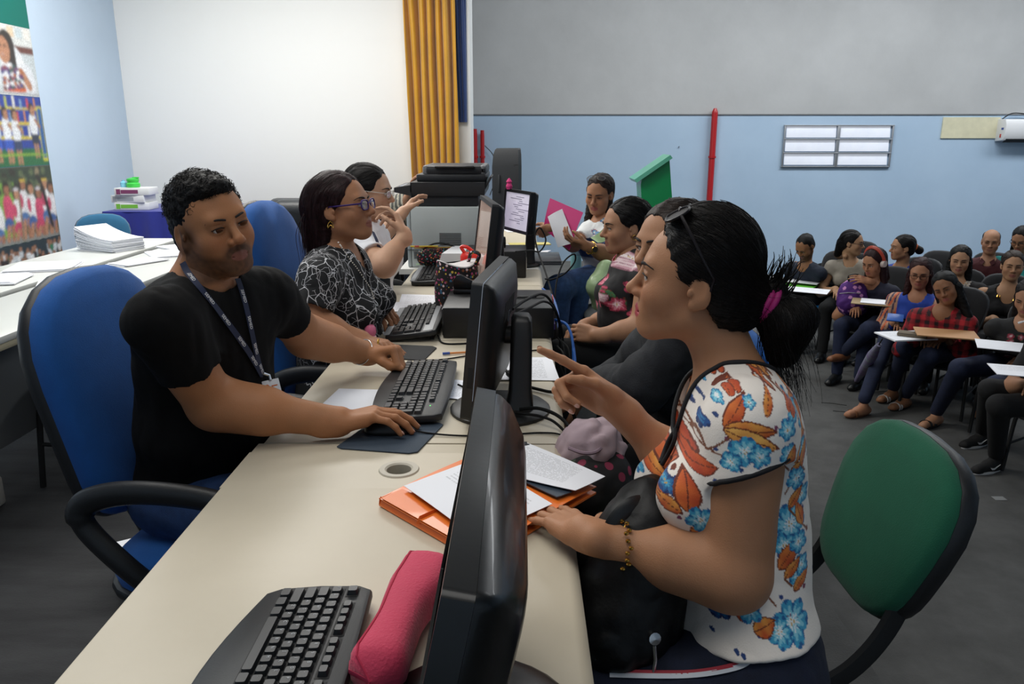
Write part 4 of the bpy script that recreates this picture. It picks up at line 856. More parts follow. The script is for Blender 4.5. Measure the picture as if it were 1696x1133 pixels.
# ================================================================ BODIES: smooth implicit surfaces meshed to one continuous skin
def nrm(v): v=np.asarray(v,float); return v/(np.linalg.norm(v)+1e-12)
class Field:
    """list of blended shapes; T (3x3), o, s place a local frame"""
    def __init__(s): s.p=[]; s.T=np.eye(3); s.o=np.zeros(3); s.s=1.; s.disp=None; s.dm=0.
    def at(s,o,T=None,sc=1.): s.o=np.array(o,float); s.T=np.eye(3) if T is None else np.array(T,float); s.s=sc; return s
    def w(s,p): return s.o+s.T@(np.array(p,float)*s.s)
    def rc(s,a,b,ra,rb=None,k=.02,op=0):
        a,b=s.w(a),s.w(b); rb=ra if rb is None else rb; ra,rb=ra*s.s,rb*s.s
        s.p.append((0,op,k*s.s,(a,b,ra,rb),(a+b)/2,np.linalg.norm(a-b)/2+max(ra,rb))); return s
    def ch(s,pts,rs,k=.02,op=0):
        for i in range(len(pts)-1): s.rc(pts[i],pts[i+1],rs[i],rs[i+1],k,op)
        return s
    def el(s,c,r,R=None,k=.02,op=0):
        c=s.w(c); R=s.T@(np.eye(3) if R is None else np.array(R,float)); r=np.array(r,float)*s.s
        s.p.append((1,op,k*s.s,(c,r,R),c,max(r))); return s
    def cut(s,pt,n,k=.004):
        pt=s.w(pt); n=nrm(s.T@np.array(n,float)); s.p.append((2,2,k,(pt,n),pt,1e9)); return s
    def fn(s,f,op=2,k=.003): s.p.append((4,op,k,f,np.zeros(3),1e9)); return s
    def sub(s,f,k=.01,op=0):
        c,r=f.bound(); s.p.append((3,op,k,f,c,r)); return s
    def bound(s):
        lo,hi=s.bbox(); return (lo+hi)/2,np.linalg.norm(hi-lo)/2
    def bbox(s):
        L=[];Hh=[]
        for ty,op,k,d,c,r in s.p:
            if op!=0: continue
            if ty==0: L.append(np.minimum(d[0]-d[2],d[1]-d[3])); Hh.append(np.maximum(d[0]+d[2],d[1]+d[3]))
            elif ty==1:
                e=np.sqrt(((d[2]*d[1])**2).sum(1)); L.append(d[0]-e); Hh.append(d[0]+e)
            elif ty==3: a,b=d.bbox(); L.append(a); Hh.append(b)
        return np.min(L,0),np.max(Hh,0)
    def ev(s,P,cc=None,cr=0.,top=True):
        d=np.full(len(P),.5,np.float32)
        for ty,op,k,q,c,r in s.p:
            if cc is not None and ty not in (2,4) and np.linalg.norm(c-cc)-r-cr>.05+k+s.dm: continue
            if ty==0:
                a,b,ra,rb=q; ab=(b-a).astype(np.float32); pa=P-a.astype(np.float32); t=np.clip(pa@ab/(ab@ab+1e-12),0,1)
                e=np.sqrt(((pa-t[:,None]*ab)**2).sum(1))-(ra+(rb-ra)*t)
            elif ty==1:
                cc_,rr,R=q; l=(P-cc_.astype(np.float32))@R.astype(np.float32); k0=np.sqrt(((l/rr)**2).sum(1)); k1=np.sqrt(((l/(rr*rr))**2).sum(1))+1e-9; e=k0*(k0-1)/k1
            elif ty==2: e=(P-q[0])@q[1]
            elif ty==4: e=q(P)
            else: e=q.ev(P,cc,cr)
            if op==0: h=np.clip(k-np.abs(d-e),0,None)/max(k,1e-6); d=np.minimum(d,e)-h*h*k*.25
            else:
                if op==1: e=-e
                h=np.clip(k-np.abs(d-e),0,None)/max(k,1e-6); d=np.maximum(d,e)+h*h*k*.25
        if s.disp is not None and len(P): d=d+s.disp(P,d)
        return d.astype(np.float32)
def sdf_mesh(F,h,lo=None,hi=None):
    """surface net of field F on a grid of step h, only near its surface"""
    a,b=F.bbox(); a=a-3*h-F.dm; b=b+3*h+F.dm
    if lo is not None: a=np.maximum(a,lo)
    if hi is not None: b=np.minimum(b,hi)
    B=8; n=np.maximum(np.ceil((b-a)/(h*B)).astype(int),1); N=n*B
    I=np.stack(np.meshgrid(*[np.arange(k) for k in n],indexing='ij'),-1).reshape(-1,3)
    cen=(a+(I*B+(B-1)/2)*h).astype(np.float32)
    # coarse pass by super blocks of 6^3
    cd_=np.zeros(len(I),np.float32); sup=(I//6); key=(sup[:,0]*1000+sup[:,1])*1000+sup[:,2]; order=np.argsort(key,kind='stable'); cuts=np.flatnonzero(np.diff(key[order]))+1
    for g in np.split(order,cuts):
        c=cen[g].mean(0); r=np.linalg.norm(cen[g]-c,axis=1).max()
        cd_[g]=F.ev(cen[g],c,r+.14)
    V=np.repeat(np.repeat(np.repeat(cd_.reshape(n),B,0),B,1),B,2).copy()
    near=np.flatnonzero(np.abs(cd_)<h*B*.95+F.dm+.004)
    off=np.stack(np.meshgrid(*[np.arange(B)]*3,indexing='ij'),-1).reshape(-1,3)
    sup=(I[near]//2); key=(sup[:,0]*1000+sup[:,1])*1000+sup[:,2]; order=near[np.argsort(key,kind='stable')]; cuts=np.flatnonzero(np.diff(np.sort(key,kind='stable')))+1
    hb=h*B
    for g in np.split(order,cuts):
        idx=(I[g][:,None,:]*B+off[None]).reshape(-1,3); P=(a+idx*h).astype(np.float32); c=P.mean(0); r=hb*1.75 if len(g)>1 else hb*.9
        V[idx[:,0],idx[:,1],idx[:,2]]=F.ev(P,c,r)
    S=V<0; act=np.zeros(tuple(N-1),bool); s0=S[:-1,:-1,:-1]
    for dx in (0,1):
        for dy in (0,1):
            for dz in (0,1): act|= (S[dx:N[0]-1+dx,dy:N[1]-1+dy,dz:N[2]-1+dz]!=s0)
    ci=np.argwhere(act); num=np.full(tuple(N-1),-1,np.int64); num[act]=np.arange(len(ci))
    cor=np.array([[x,y,z] for x in (0,1) for y in (0,1) for z in (0,1)])
    val=V[ci[:,None,0]+cor[None,:,0],ci[:,None,1]+cor[None,:,1],ci[:,None,2]+cor[None,:,2]]
    acc=np.zeros((len(ci),3)); cnt=np.zeros(len(ci))
    for i in range(8):
        for j in range(i+1,8):
            if np.abs(cor[i]-cor[j]).sum()!=1: continue
            x=(val[:,i]<0)!=(val[:,j]<0); t=val[:,i]/(val[:,i]-val[:,j]+1e-20); p=cor[i]+(cor[j]-cor[i])*t[:,None]; acc[x]+=p[x]; cnt[x]+=1
    v=a+(ci+acc/cnt[:,None])*h; fs=[]
    for ax in range(3):
        u_,w_=(ax+1)%3,(ax+2)%3; sl=[slice(0,N[k]-1) for k in range(3)]; sl2=[slice(0,N[k]-1) for k in range(3)]; sl2[ax]=slice(1,N[ax])
        A=S[tuple(sl)]; 
        Bq=S[tuple(sl2)]
        e=np.argwhere(A!=Bq); e=e[(e[:,u_]>0)&(e[:,w_]>0)]
        du=np.zeros(3,int); du[u_]=1; dw=np.zeros(3,int); dw[w_]=1
        q=[num[tuple((e-x).T)] for x in (0*du,du,du+dw,dw)]; q=np.stack(q,1); fl=A[tuple(e.T)]
        q[~fl]=q[~fl][:,::-1]; fs.append(q[(q>=0).all(1)][:,::-1] if False else q[(q>=0).all(1)])
    f=np.concatenate(fs)
    return v,f
def merge(ms):
    vs=[];fs=[];n=0
    for v,f in ms: vs.append(v); fs.append(f+n); n+=len(v)
    return np.concatenate(vs),np.concatenate(fs)
def wav(P,f,seed=0):
    r=np.random.default_rng(seed); o=np.zeros(len(P),np.float32)
    for k in range(5):
        d=r.normal(size=3); d/=np.linalg.norm(d); o+=np.sin(P@(d*f*(.7+.6*r.random())).astype(np.float32)+r.random()*6+1.3*np.sin(P@(r.normal(size=3)*f*.4).astype(np.float32)))
    return o/5
# ---------------------------------------------------------------- head, local frame: x = person's right, y = forward, z = up, about .23 tall
def axes(fwd,up=(0,0,1),roll=0.):
    f=nrm(fwd); r=nrm(np.cross(f,up)); u=np.cross(r,f)
    if roll: c,s=math.cos(roll),math.sin(roll); r,u=r*c+u*s,u*c-r*s
    return np.stack([r,f,u],1)
def head(F,H,male=False,heavy=0.,nose=1.,detail=True,lids=.0055,mo=1.):
    o,T,s=H; F.at(o,T,s); m=1 if male else 0
    F.el((0,-.018,.036),(.075,.094,.080),k=.01)
    F.el((0,.030,.010),(.066,.062,.080),k=.03)
    F.el((0,.030,-.055),(.055+.006*m+heavy*.010,.050,.052),k=.035)
    F.rc((-.045,.0,-.062),(-.020,.062,-.093),.020+.003*m,.020,k=.03); F.rc((.045,.0,-.062),(.020,.062,-.093),.020+.003*m,.020,k=.03)
    F.el((0,.070,-.096),(.022+.004*m,.020,.017),k=.025)
    for x in (-1,1): F.el((x*.040,.058,-.030),(.024+heavy*.006,.026,.026),k=.03)
    F.rc((-.034,.078,.022),(.034,.078,.022),.011+.002*m,.011+.002*m,k=.02)
    F.el((0,.070,-.062),(.034,.026,.030),k=.02)
    for x in (-1,1): F.el((x*.031,.100,.001),(.017,.018,.0125),k=.014,op=1)
    F.rc((0,.086,.012),(0,.1085*1.,-.024),.0075,.0105*nose,k=.012); F.el((0,.1105,-.029),(.0115*nose,.0115,.010),k=.008)
    for x in (-1,1): F.el((x*.0125*nose,.098,-.034),(.0085*nose,.011,.0078),k=.007)
    if detail:
        for x in (-1,1):
            F.el((x*.0062*nose,.104,-.0405),(.0034,.006,.004),k=.003,op=1)
            F.el((x*.031,.0785,.001),(.0165,.0135,.0125),k=.006)
            F.el((x*.0335,.0905,.000),(.0145,.0125,lids),k=.002,op=1)
            F.rc((x*.018,.0905,.0085),(x*.044,.084,.0075),.0028,.0026,k=.004)
        F.rc((-.021*mo,.083,-.0655),(0,.0935,-.0605),.0035,.0060*mo,k=.005); F.rc((.021*mo,.083,-.0655),(0,.0935,-.0605),.0035,.0060*mo,k=.005)
        F.rc((-.019*mo,.083,-.0685),(.0,.0920,-.0735),.0035,.0068*mo,k=.004); F.rc((.019*mo,.083,-.0685),(.0,.0920,-.0735),.0035,.0068*mo,k=.004)
        F.rc((-.023*mo,.092,-.0675),(.023*mo,.092,-.0675),.0012,.0012,k=.004,op=1)
    else:
        F.el((0,.087,-.066),(.021,.011,.0095),k=.006)
    for x in (-1,1):
        R=np.array([[math.cos(.30*x),-math.sin(.30*x),0],[math.sin(.30*x),math.cos(.30*x),0],[0,0,1]])
        c_,s_=math.cos(-.22),math.sin(-.22); R=R@np.array([[1,0,0],[0,c_,-s_],[0,s_,c_]])
        F.el((x*.077,-.012,-.006),(.0075,.018,.031),R,k=.008)
        F.el((x*.074,-.004,-.030),(.008,.010,.012),k=.008)
        if detail:
            F.el((x*.087,-.009,.000),(.0065,.0105,.020),R,k=.004,op=1)
            F.el((x*.079,.006,-.010),(.004,.005,.008),k=.003)
    return F
def headloc(H,v): o,T,s=H; return ((v-o)@T)/s
def skin_cols(v,Hd,base,lip,stub=None,blush=.25,brow=None,mo=1.):
    b=np.array(lin(base)[:3]); c=np.tile(b,(len(v),1)).astype(np.float32)
    c*= (1+.05*wav(v.astype(np.float32),60,3)+.03*wav(v.astype(np.float32),190,4))[:,None]
    if Hd is not None:
        l=headloc(Hd,v); x,y,z=l.T; near=(np.abs(z)<.16)&(np.abs(x)<.12)&(np.abs(y)<.16)
        def mix(m,col,a): 
            nonlocal c
            m=(m*a*near)[:,None]; c=c*(1-m)+np.array(lin(col)[:3])*m
        bl=np.exp(-(((np.abs(x)-.045)/.022)**2+((z+.028)/.022)**2))*(y>0.01)
        c=c*(1-(bl*near*blush)[:,None]*np.array([.0,.35,.35]))
        ns=np.exp(-((x/.02)**2+((z+.032)/.014)**2))*(y>.09); c=c*(1-(ns*near*.2)[:,None]*np.array([0,.4,.4]))
        ey=np.exp(-(((np.abs(x)-.031)/.021)**2+((z-.003)/.013)**2))*(y>.05); c=c*(1-(ey*near*.30)[:,None])
        if stub is not None:
            st=np.clip((-.030-z)/.02,0,1)*np.clip((y+.02)/.03,0,1)
            lo=np.clip((.060-np.hypot(x*.8,(z+.034)*1.0))/.02,0,1)*(y>.05)     # keep cheeks clear
            ch=np.clip((np.abs(x)-.02)/.02,0,1)*np.clip((z+.060+.25*(y-.02))/.02,0,1)
            st=st*(1-ch*.85)
            ms=np.exp(-((x/.032)**4+((z+.0515+.25*np.abs(x))/.0075)**2))*(y>.06)
            sb=np.clip((.050-y)/.04,0,1)*np.clip((z+.07)/.02,0,1)*np.clip((.02-z)/.02,0,1)*(y>-.005)*(np.abs(x)>.045)
            neck=np.clip((-.118-z)/.012,0,1); st=st*(1-neck*.8)
            mix(np.clip(st*.95+ms*.9+sb*.9,0,1)*(.92+.15*wav(v.astype(np.float32),420,8)),stub,.80)
        lp=np.clip(1.25-np.abs(z+.0672)/(.0118*mo*np.sqrt(np.clip(1-(x/.0262/mo)**2,0.001,1))+.0005),0,.25)*4*(y>.074)*(np.abs(x)<.0262*mo)
        mix(np.clip(lp,0,1),lip,.8)
    return c
def eyes_brows(Hd,par,look=(0,1,-.05),iris='#2a160c',browc='#1c1310',browt=1.,lash=True):
    o,T,s=Hd; W=lambda p:o+T@(np.array(p,float)*s)
    L=nrm(np.array(look,float))
    for x in (-1,1):
        c=np.array([x*.031,.0775,.0005]); b=MB(); zz=L; xx=nrm(np.cross((0,0,1),zz)); yy=np.cross(zz,xx); r=.0122
        vs=[];fs=[];mi=[]; n=16; K=[0,.12,.23,.42,.48,.60,.9,1.3,1.8]
        for a in K:
            for j in range(n):
                t=2*math.pi*j/n; vs.append(W(c+r*(zz*math.cos(a)+math.sin(a)*(xx*math.cos(t)+yy*math.sin(t)))))
        for i in range(len(K)-1):
            for j in range(n): fs.append((i*n+j,i*n+(j+1)%n,(i+1)*n+(j+1)%n,(i+1)*n+j)); mi.append(2 if K[i+1]<=.24 else (1 if K[i+1]<=.5 else 0))
        mesh_obj('eye',vs,fs,[M('eye_white','#cfc6bd',.2,coat=.6),M('iris'+iris,iris,.15,coat=.8),M('pupil','#050404',.1,coat=.8)],par,180,mi=mi)
        b=MB(); pts=[W(p) for p in ((x*.0125,.0965,.0205),(x*.022,.0970,.0235),(x*.034,.0930,.0255),(x*.0455,.0845,.0235),(x*.0535,.074,.0190))]
        b.tube(catmull(pts,5),[s*browt*q for q in np.interp(np.linspace(0,1,21),[0,.2,.6,1],[.0028,.0036,.0030,.0010])],6,flat=(.7,1.)); b.build('eyebrow',M('brow'+browc,browc,.8,bump=.6,bscale=500),par,180)
        if lash is not False:
            b=MB(); pts=[W(p) for p in ((x*.0185,.0900,.0030),(x*.0265,.0930,.0060),(x*.0365,.0910,.0060),(x*.0475,.0835,.0025))]
            b.tube(catmull(pts,4),[s*.0013]*13,5); b.build('eyelashes',M('lash','#0d0908',.7),par,180)
# ---------------------------------------------------------------- hand
FING=((.028,.084,(.043,.026,.021)),(.0095,.089,(.047,.029,.022)),(-.0095,.084,(.043,.027,.021)),(-.0265,.076,(.034,.021,.019)))
def hand(F,wr,fwd,pn,thumb_side,curl,thumb,s=1.,spread=(.10,.02,-.05,-.14),fat=1.):
    """wr wrist; fwd along the palm; pn out of the palm; thumb_side lateral dir; curl: 4x3 bends (rad) toward the palm; thumb=(out,fold,bend)"""
    f=nrm(fwd); n=nrm(np.array(pn)-f*np.dot(pn,f)); l=nrm(np.cross(f,n)); 
    if np.dot(l,thumb_side)<0: l=-l
    W=lambda a,b,c: np.array(wr)+s*(f*a+l*b+n*c)
    F.at((0,0,0)); kx=.010*s; tips=[]
    F.rc(W(-.03,0,0),W(.012,.0,0),.0235*s*fat,.0235*s*fat,k=.02)
    for (off,ml,_) in FING: F.rc(W(.010,off*.62,0),W(ml*.97,off,-.002),.0135*s*fat,.0108*s*fat,k=kx)
    F.rc(W(.02,-.02,.006),W(.06,-.024,.006),.013*s*fat,.011*s*fat,k=kx)
    for i,(off,ml,ls) in enumerate(FING):
        p=W(ml,off,0); a=spread[i]; d=f*math.cos(a)+l*math.sin(a); r=[.0092,.0083,.0075,.0066]; 
        if i==3: r=[q*.86 for q in r]
        dn=n; an=0.
        for j in range(3):
            an+=curl[i][j]; dd=d*math.cos(an)+n*math.sin(an); q=p+dd*ls[j]*s
            F.rc(p,q,r[j]*s*fat,r[j+1]*s*fat,k=.0035*s if j else .006*s); p=q
        tips.append((p,dd,d,an,i))
    o,fo,be=thumb
    p0=W(.018,.020,.006); d=nrm(f*math.cos(o)+l*math.sin(o)); d=nrm(d*math.cos(fo)+n*math.sin(fo)); p1=p0+d*.040*s
    F.rc(p0,p1,.0150*s*fat,.0115*s*fat,k=.014*s)
    ax=nrm(f*.9+n*.45-l*.1) ; d2=nrm(d*math.cos(be)+nrm(ax-d*np.dot(ax,d))*math.sin(be)); p2=p1+d2*.031*s; F.rc(p1,p2,.0108*s*fat,.0098*s*fat,k=.005*s)
    d3=nrm(d2*math.cos(be*.7)+nrm(ax-d2*np.dot(ax,d2))*math.sin(be*.7)); p3=p2+d3*.023*s; F.rc(p2,p3,.0098*s*fat,.0078*s*fat,k=.004*s)
    return tips,n,l,f
def nails(tips,n,par,col,s=1.):
    b=MB()
    for p,dd,d,an,i in tips:
        back=nrm(-n*math.cos(an)+d*math.sin(an)); lat=nrm(np.cross(dd,back)); c=p+back*.0056*s+dd*.0005*s
        ring=[]
        for sc,hh in ((1.,0.),(.75,.0012)):
            ring.append([c+sc*(dd*.0056*s*math.cos(t)+lat*.0046*s*math.sin(t))+back*hh*s for t in np.linspace(0,2*math.pi,13)[:-1]])
        b.loft(ring)
    return b.build('fingernails',M('nail'+col,col,.3,coat=.3),par,60,kind='stuff')
RELAX=((.25,.35,.25),(.28,.38,.25),(.32,.4,.28),(.36,.42,.3))
FLAT=((.12,.12,.08),(.10,.12,.08),(.12,.14,.08),(.14,.16,.1))
FIST=((1.25,1.5,.8),(1.3,1.55,.85),(1.3,1.5,.85),(1.25,1.45,.8))
def folds(F,amp,f,seed,stretch=None):
    def d(P,dd):
        Q=P*np.array(stretch,np.float32) if stretch is not None else P
        w=wav(Q,f,seed)+.5*wav(Q,f*2.3,seed+9); return amp*(.42-np.abs(w)*1.25)
    F.disp=d; F.dm=amp*1.2; return F
def obj_sdf(name,F,h,mat,par,cols=None,**k):
    v,f=F if isinstance(F,tuple) else sdf_mesh(F,h)
    return mesh_obj(name,v,f,mat,par,180,cols=cols(v) if callable(cols) else cols,**k)
SKIN=M('skin','#b98a68',.55,attr=True,bump=.15,bscale=420,sss=.06,spec=.3)
def hairmat(col,col2=None,rough=.55): return M('hair'+col,col,rough,var=.45,vscale=90,col2=col2,bump=.4,bscale=300,spec=.22)
def strand_groove(Hd,amp,f,ydir=(0,1,0)):
    """fine ridges that run front-to-back / down over the skull (constant along meridians)"""
    o,T,s=Hd
    def d(P,dd):
        l=((P-o.astype(np.float32))@T.astype(np.float32))/s; x,y,z=l.T
        a=np.arctan2(x,z+.10)*f; b_=np.arctan2(x,-(y-.02))*f*.6
        t=np.clip((-y-.02)*18,0,1); return -amp*(np.sin(a+2.*np.sin(y*22)+.7*np.sin(a*.37))*(1-t)+np.sin(b_*1.3+1.5*np.sin(z*20)+np.sin(b_*.31))*t)
    return d
def glasses(Hd,par,col,lens=True,w=.0235,hh=.017,rim=.0016,y=.104,z=-.001,tint='#c9cdd2',rest=False,name='glasses',alpha=.22):
    o,T,s=Hd; W=lambda p:o+T@(np.array(p,float)*s); m=M('frame'+col,col,.4,spec=.3)
    g=MB()
    for x in (-1,1):
        ring=[W((x*.033+w*math.copysign(abs(math.cos(t))**.6,math.cos(t)),y-.12*abs(x*.033+w*math.cos(t)-0)*.9,z+hh*math.copysign(abs(math.sin(t))**.7,math.sin(t)))) for t in np.linspace(0,2*math.pi,29)[:-1]]
        g.tube(ring,rim*s,6,closed=True)
        g.tube([W((x*(.033+w),y-.006,z+.006)),W((x*.072,y-.022,z+.007)),W((x*.080,.02,z+.008)),W((x*.079,-.008,z+.009)),W((x*.077,-.024,z-.005))],[rim*s*1.2]*5,6)
    g.tube([W((-.0105,y-.002,z+.004)),W((0,y+.002,z+.006)),W((.0105,y-.002,z+.004))],rim*s,6)
    go=g.build(name,m,par,60)
    if lens:
        b=MB()
        for x in (-1,1): b.loft([[W((x*.033+w*sc*math.copysign(abs(math.cos(t))**.6,math.cos(t)),y-.0008+dy-.11*abs(x*.033+w*math.cos(t)),z+hh*sc*math.copysign(abs(math.sin(t))**.7,math.sin(t)))) for t in np.linspace(0,2*math.pi,21)[:-1]] for sc,dy in ((.98,0),(.98,.0008))])
        b.build('lens',M('lens'+tint,tint,.06 if alpha<.5 else .25,trans=1. if alpha<.5 else 0.,alpha=alpha),go,60)
    return go
def limb(F,a,b,c,ra,rb,rc_,k=.02,bulge=0.):
    """two-segment limb with a muscle swell"""
    a,b,c=map(np.array,(a,b,c)); F.rc(a,b,ra,rb,k=k); F.rc(b,c,rb,rc_,k=k)
    if bulge: F.el((a+b)/2,(ra*1.02,ra*1.02,np.linalg.norm(b-a)*.36),axes_z(b-a),k=k); F.rc(b+(c-b)*.05,b+(c-b)*.42,rb*1.0,rb*1.02,k=k)
def axes_z(d):
    z=nrm(d); x=nrm(np.cross(z,(0.31,.87,.21))); return np.stack([x,np.cross(z,x),z],1)
def torso(F,N,P,rt,fw,wsh,depth=.10,wst=.13,hip=.165,bust=0.,belly=0.,g=0.,shL=None,shR=None):
    """N neck base, P pelvis centre; rt/fw horizontal axes; g inflates"""
    N,P=np.array(N),np.array(P); up=nrm(N-P); rt=nrm(np.array(rt)-up*np.dot(rt,up)); fw=nrm(np.cross(up,rt)); A=np.stack([rt,fw,up],1); L=np.linalg.norm(N-P); F.at((0,0,0))
    F.el(P,(hip+g,depth*1.12+g,.12+g),A,k=.05)
    F.el(P+up*L*.30+fw*belly*.5,(wst+g+belly*.4,depth*.95+g+belly,.14),A,k=.08)
    F.el(P+up*L*.62,(wsh*.78+g,depth*1.0+g,.17),A,k=.08)
    F.el(P+up*L*.84,(wsh*.80+g,depth*.86+g,.10),A,k=.06)
    sR=np.array(shR) if shR is not None else N+rt*wsh-up*.05; sL=np.array(shL) if shL is not None else N-rt*wsh-up*.05
    for s_ in (sR,sL): F.rc(N-up*.035,s_+(N-s_)*.12,.050+g,.050+g,k=.045); F.rc(P+up*L*.75+(s_-N)*.35,s_,.07+g,.052+g,k=.05)
    if bust:
        for x in (-1,1): F.el(P+up*L*.60+rt*x*wsh*.42+fw*(depth*.75),(.068+g,.04+bust+g,.068+g),A,k=.04)
    return sR,sL,A
def hit(F,px,py,t0=.4,t1=9.,off=0.):
    """the point of a surface seen at a picture position (used once, to lay trims and straps on cloth)"""
    d=_d(px,py); L=np.linalg.norm(d); d=d/L; t=t0
    for _ in range(220):
        e=float(F.ev((_C+d*t)[None].astype(np.float32))[0])
        if e<.0008: break
        t+=max(e*.7,.0008)
        if t>t1: break
    p=_C+d*t; g=np.array([float(F.ev((p+h)[None].astype(np.float32))[0])-float(F.ev((p-h)[None].astype(np.float32))[0]) for h in np.eye(3)*.004]); n=nrm(g)
    return p+n*off,n
def ribbon(name,pts,ns,wd,th,mat,par,**k):
    """flat strap through points with surface normals"""
    P=catmull(pts,6); Nn=catmull(ns,6); T=np.gradient(P,axis=0); secs=[]
    for p,n,t in zip(P,Nn,T):
        n=nrm(n); l=nrm(np.cross(n,t)); secs.append([p-l*wd/2,p+l*wd/2,p+l*wd/2+n*th,p-l*wd/2+n*th])
    return MB().loft(secs).build(name,mat,par,40,**k),P,Nn
def make_body(t,Hd,N,P,rt,L,R,skin,lip,male=False,stub=None,shape=None,legs=None,h=(.0024,.0028,.006),detail=True,heavy=0.,nose=1.,neck=.052,arm=(.052,.044,.036,.027),lids=.0055,iris='#2a160c',browc='#1c1310',look=(0,1,-.05),browt=1.,eyes=True,gbody=-.010,nail='#c99a86',mo=1.):
    """skin surface of one person: head, neck, trunk, arms and hands as one mesh"""
    shape=shape or {}; ms=[]; hf=Field(); head(hf,Hd,male=male,heavy=heavy,nose=nose,detail=detail,lids=lids,mo=mo)
    o,T,s=Hd; nb=o+T@(np.array([0,-.030,-.055])*s)
    hf.at((0,0,0)); hf.rc(nb,N,neck,neck*1.08,k=.03)
    ms.append(sdf_mesh(hf,h[0]))
    rest=Field(); torso(rest,N,P,rt,None,g=gbody,shL=L['sh'],shR=R['sh'],**shape); rest.rc(nb,N,neck,neck*1.08,k=.03)
    allf=Field(); tips=[]
    for q in (L,R):
        if 'el' not in q: continue
        a=q.get('arm',arm); sh,e,w=[np.array(q[x]) for x in ('sh','el','wr')]
        rest.rc(sh,e,a[0],a[1],k=.03); rest.rc(e,w,a[2]*1.12,a[3],k=.02); rest.rc(e+(w-e)*.08,e+(w-e)*.40,a[2]*1.12,a[2]*1.10,k=.03)
        if q.get('hand'):
            hd=q['hand']; f=Field(); sc=hd.get('s',1.)
            f.rc(e+(w-e)*.55,w,a[2]*1.12+(a[3]-a[2]*1.12)*.55,a[3],k=.02)
            tp,n,l,fd=hand(f,w,hd['f'],hd['n'],hd['t'],hd.get('c',RELAX),hd.get('th',(.7,.3,.2)),sc,hd.get('sp',(.10,.02,-.05,-.14)),hd.get('fat',1.)); f.at((0,0,0))
            ms.append(sdf_mesh(f,h[1]))
            if hd.get('nails'): nails(tp,n,t,nail,sc)
            q['tips']=tp
    if legs:
        for a,b,ra,rb in legs: rest.rc(a,b,ra,rb,k=.02)
    ms.append(sdf_mesh(rest,h[2]))
    v,f=merge(ms)
    b=mesh_obj('body',v,f,SKIN,t,180,cols=skin_cols(v,Hd,skin,lip,stub,mo=mo))
    if eyes: eyes_brows(Hd,t,look=T@np.array(look,float),iris=iris,browc=browc,browt=browt,lash=detail)
    return b,rest
SL=[]
def sleeve(F,sh,e,frac,r0,r1,cutr=.10,k=.03,wr=None,rw=None,tilt=None):
    """a sleeve as its own sub-field, ended by a round cut so that the cuff opens"""
    sh,e=np.array(sh),np.array(e); f=Field(); end=sh+(e-sh)*min(frac,1.)
    if frac<=1: f.rc(sh,sh+(e-sh)*min(frac*1.25,1.1),r0,r0+(r1-r0)*min(frac*1.25,1.1)); d=nrm(e-sh)
    else:
        wr=np.array(wr); f.rc(sh,e,r0,r1,k=.03); en=e+(wr-e)*(frac-1); f.rc(e,e+(wr-e)*min((frac-1)*1.2,1.05),r1,rw,k=.03); end=en; d=nrm(wr-e)
    if tilt is not None: d=nrm(d+np.array(tilt))
    cr=cutr; f.rc(end+d*cr*.93,end+d*(cr*.93+.3),cr,cr,k=.004,op=1)
    F.sub(f,k=k); SL.append(f); return end,d
def legs_field(F,P,rt,hips,knees,ankles,r=(.085,.062,.045),k=.03,pel=(.165,.115,.11),up=(0,0,1)):
    A=axes(np.cross(up,rt)); F.at((0,0,0)); F.el(P,pel,A,k=.04)
    for h_,kn,an in zip(hips,knees,ankles): F.rc(h_,kn,r[0],r[1],k=k); F.rc(kn,an,r[1]*.98,r[2],k=.02)
def shoe(t,ank,d,mat,sole,s=1.,name='shoe',sandal=None,skin=None,low=True):
    """closed shoe or bare foot with straps; d points to the toes; ank = ankle joint"""
    d=nrm([d[0],d[1],0.]) if low else nrm(d); zf=ank[2]-.075*s; l=np.array([-d[1],d[0],0]); b=np.array([ank[0],ank[1],zf]); up=np.array([0,0,1.])
    f=Field(); W=lambda y,x,z: b+s*(d*y+l*x+up*z)
    f.rc(W(-.04,0,.035),W(.05,0,.035),.034*s,.036*s,k=.02); f.rc(W(.05,0,.032),W(.145,.004,.024),.036*s,.030*s,k=.03); f.rc(W(0,0,.04),W(0,0,.085),.034*s,.034*s,k=.03); f.rc(W(.12,-.018,.02),W(.16,-.012,.016),.022*s,.018*s,k=.02)
    f.cut(W(0,0,.006),(0,0,-1),k=.004)
    if sandal is None: sh=obj_sdf(name,f,.006,mat,t)
    else:
        v,ff=sdf_mesh(f,.006); sh=mesh_obj('foot',v,ff,SKIN,t,180,cols=skin_cols(v,None,skin,'#905050'))
        for y,w_ in sandal:
            ring=[W(y+(.012 if k>6 else 0),.041*math.cos(a),.022+.034*math.sin(a)) for k,a in enumerate(np.linspace(-.5,math.pi+.5,13))]
            b2=MB(); secs=[]
            for p in ring: secs.append([p-d*w_/2*s,p+d*w_/2*s,p+d*w_/2*s+(p-W(y,0,.01))*.08,p-d*w_/2*s+(p-W(y,0,.01))*.08])
            b2.loft(secs); b2.build('sandal_strap',mat,sh,40)
    b2=MB(); out=[]
    for k in range(20):
        a=2*math.pi*k/20; x=.040*math.sin(a)*(1. if math.cos(a)>-.2 else .86); y=.055+.118*math.cos(a); out.append(W(y,x,0))
    b2.loft([[p for p in out],[p+up*.016*s for p in out]]); b2.build('sole',sole,sh,40); return sh

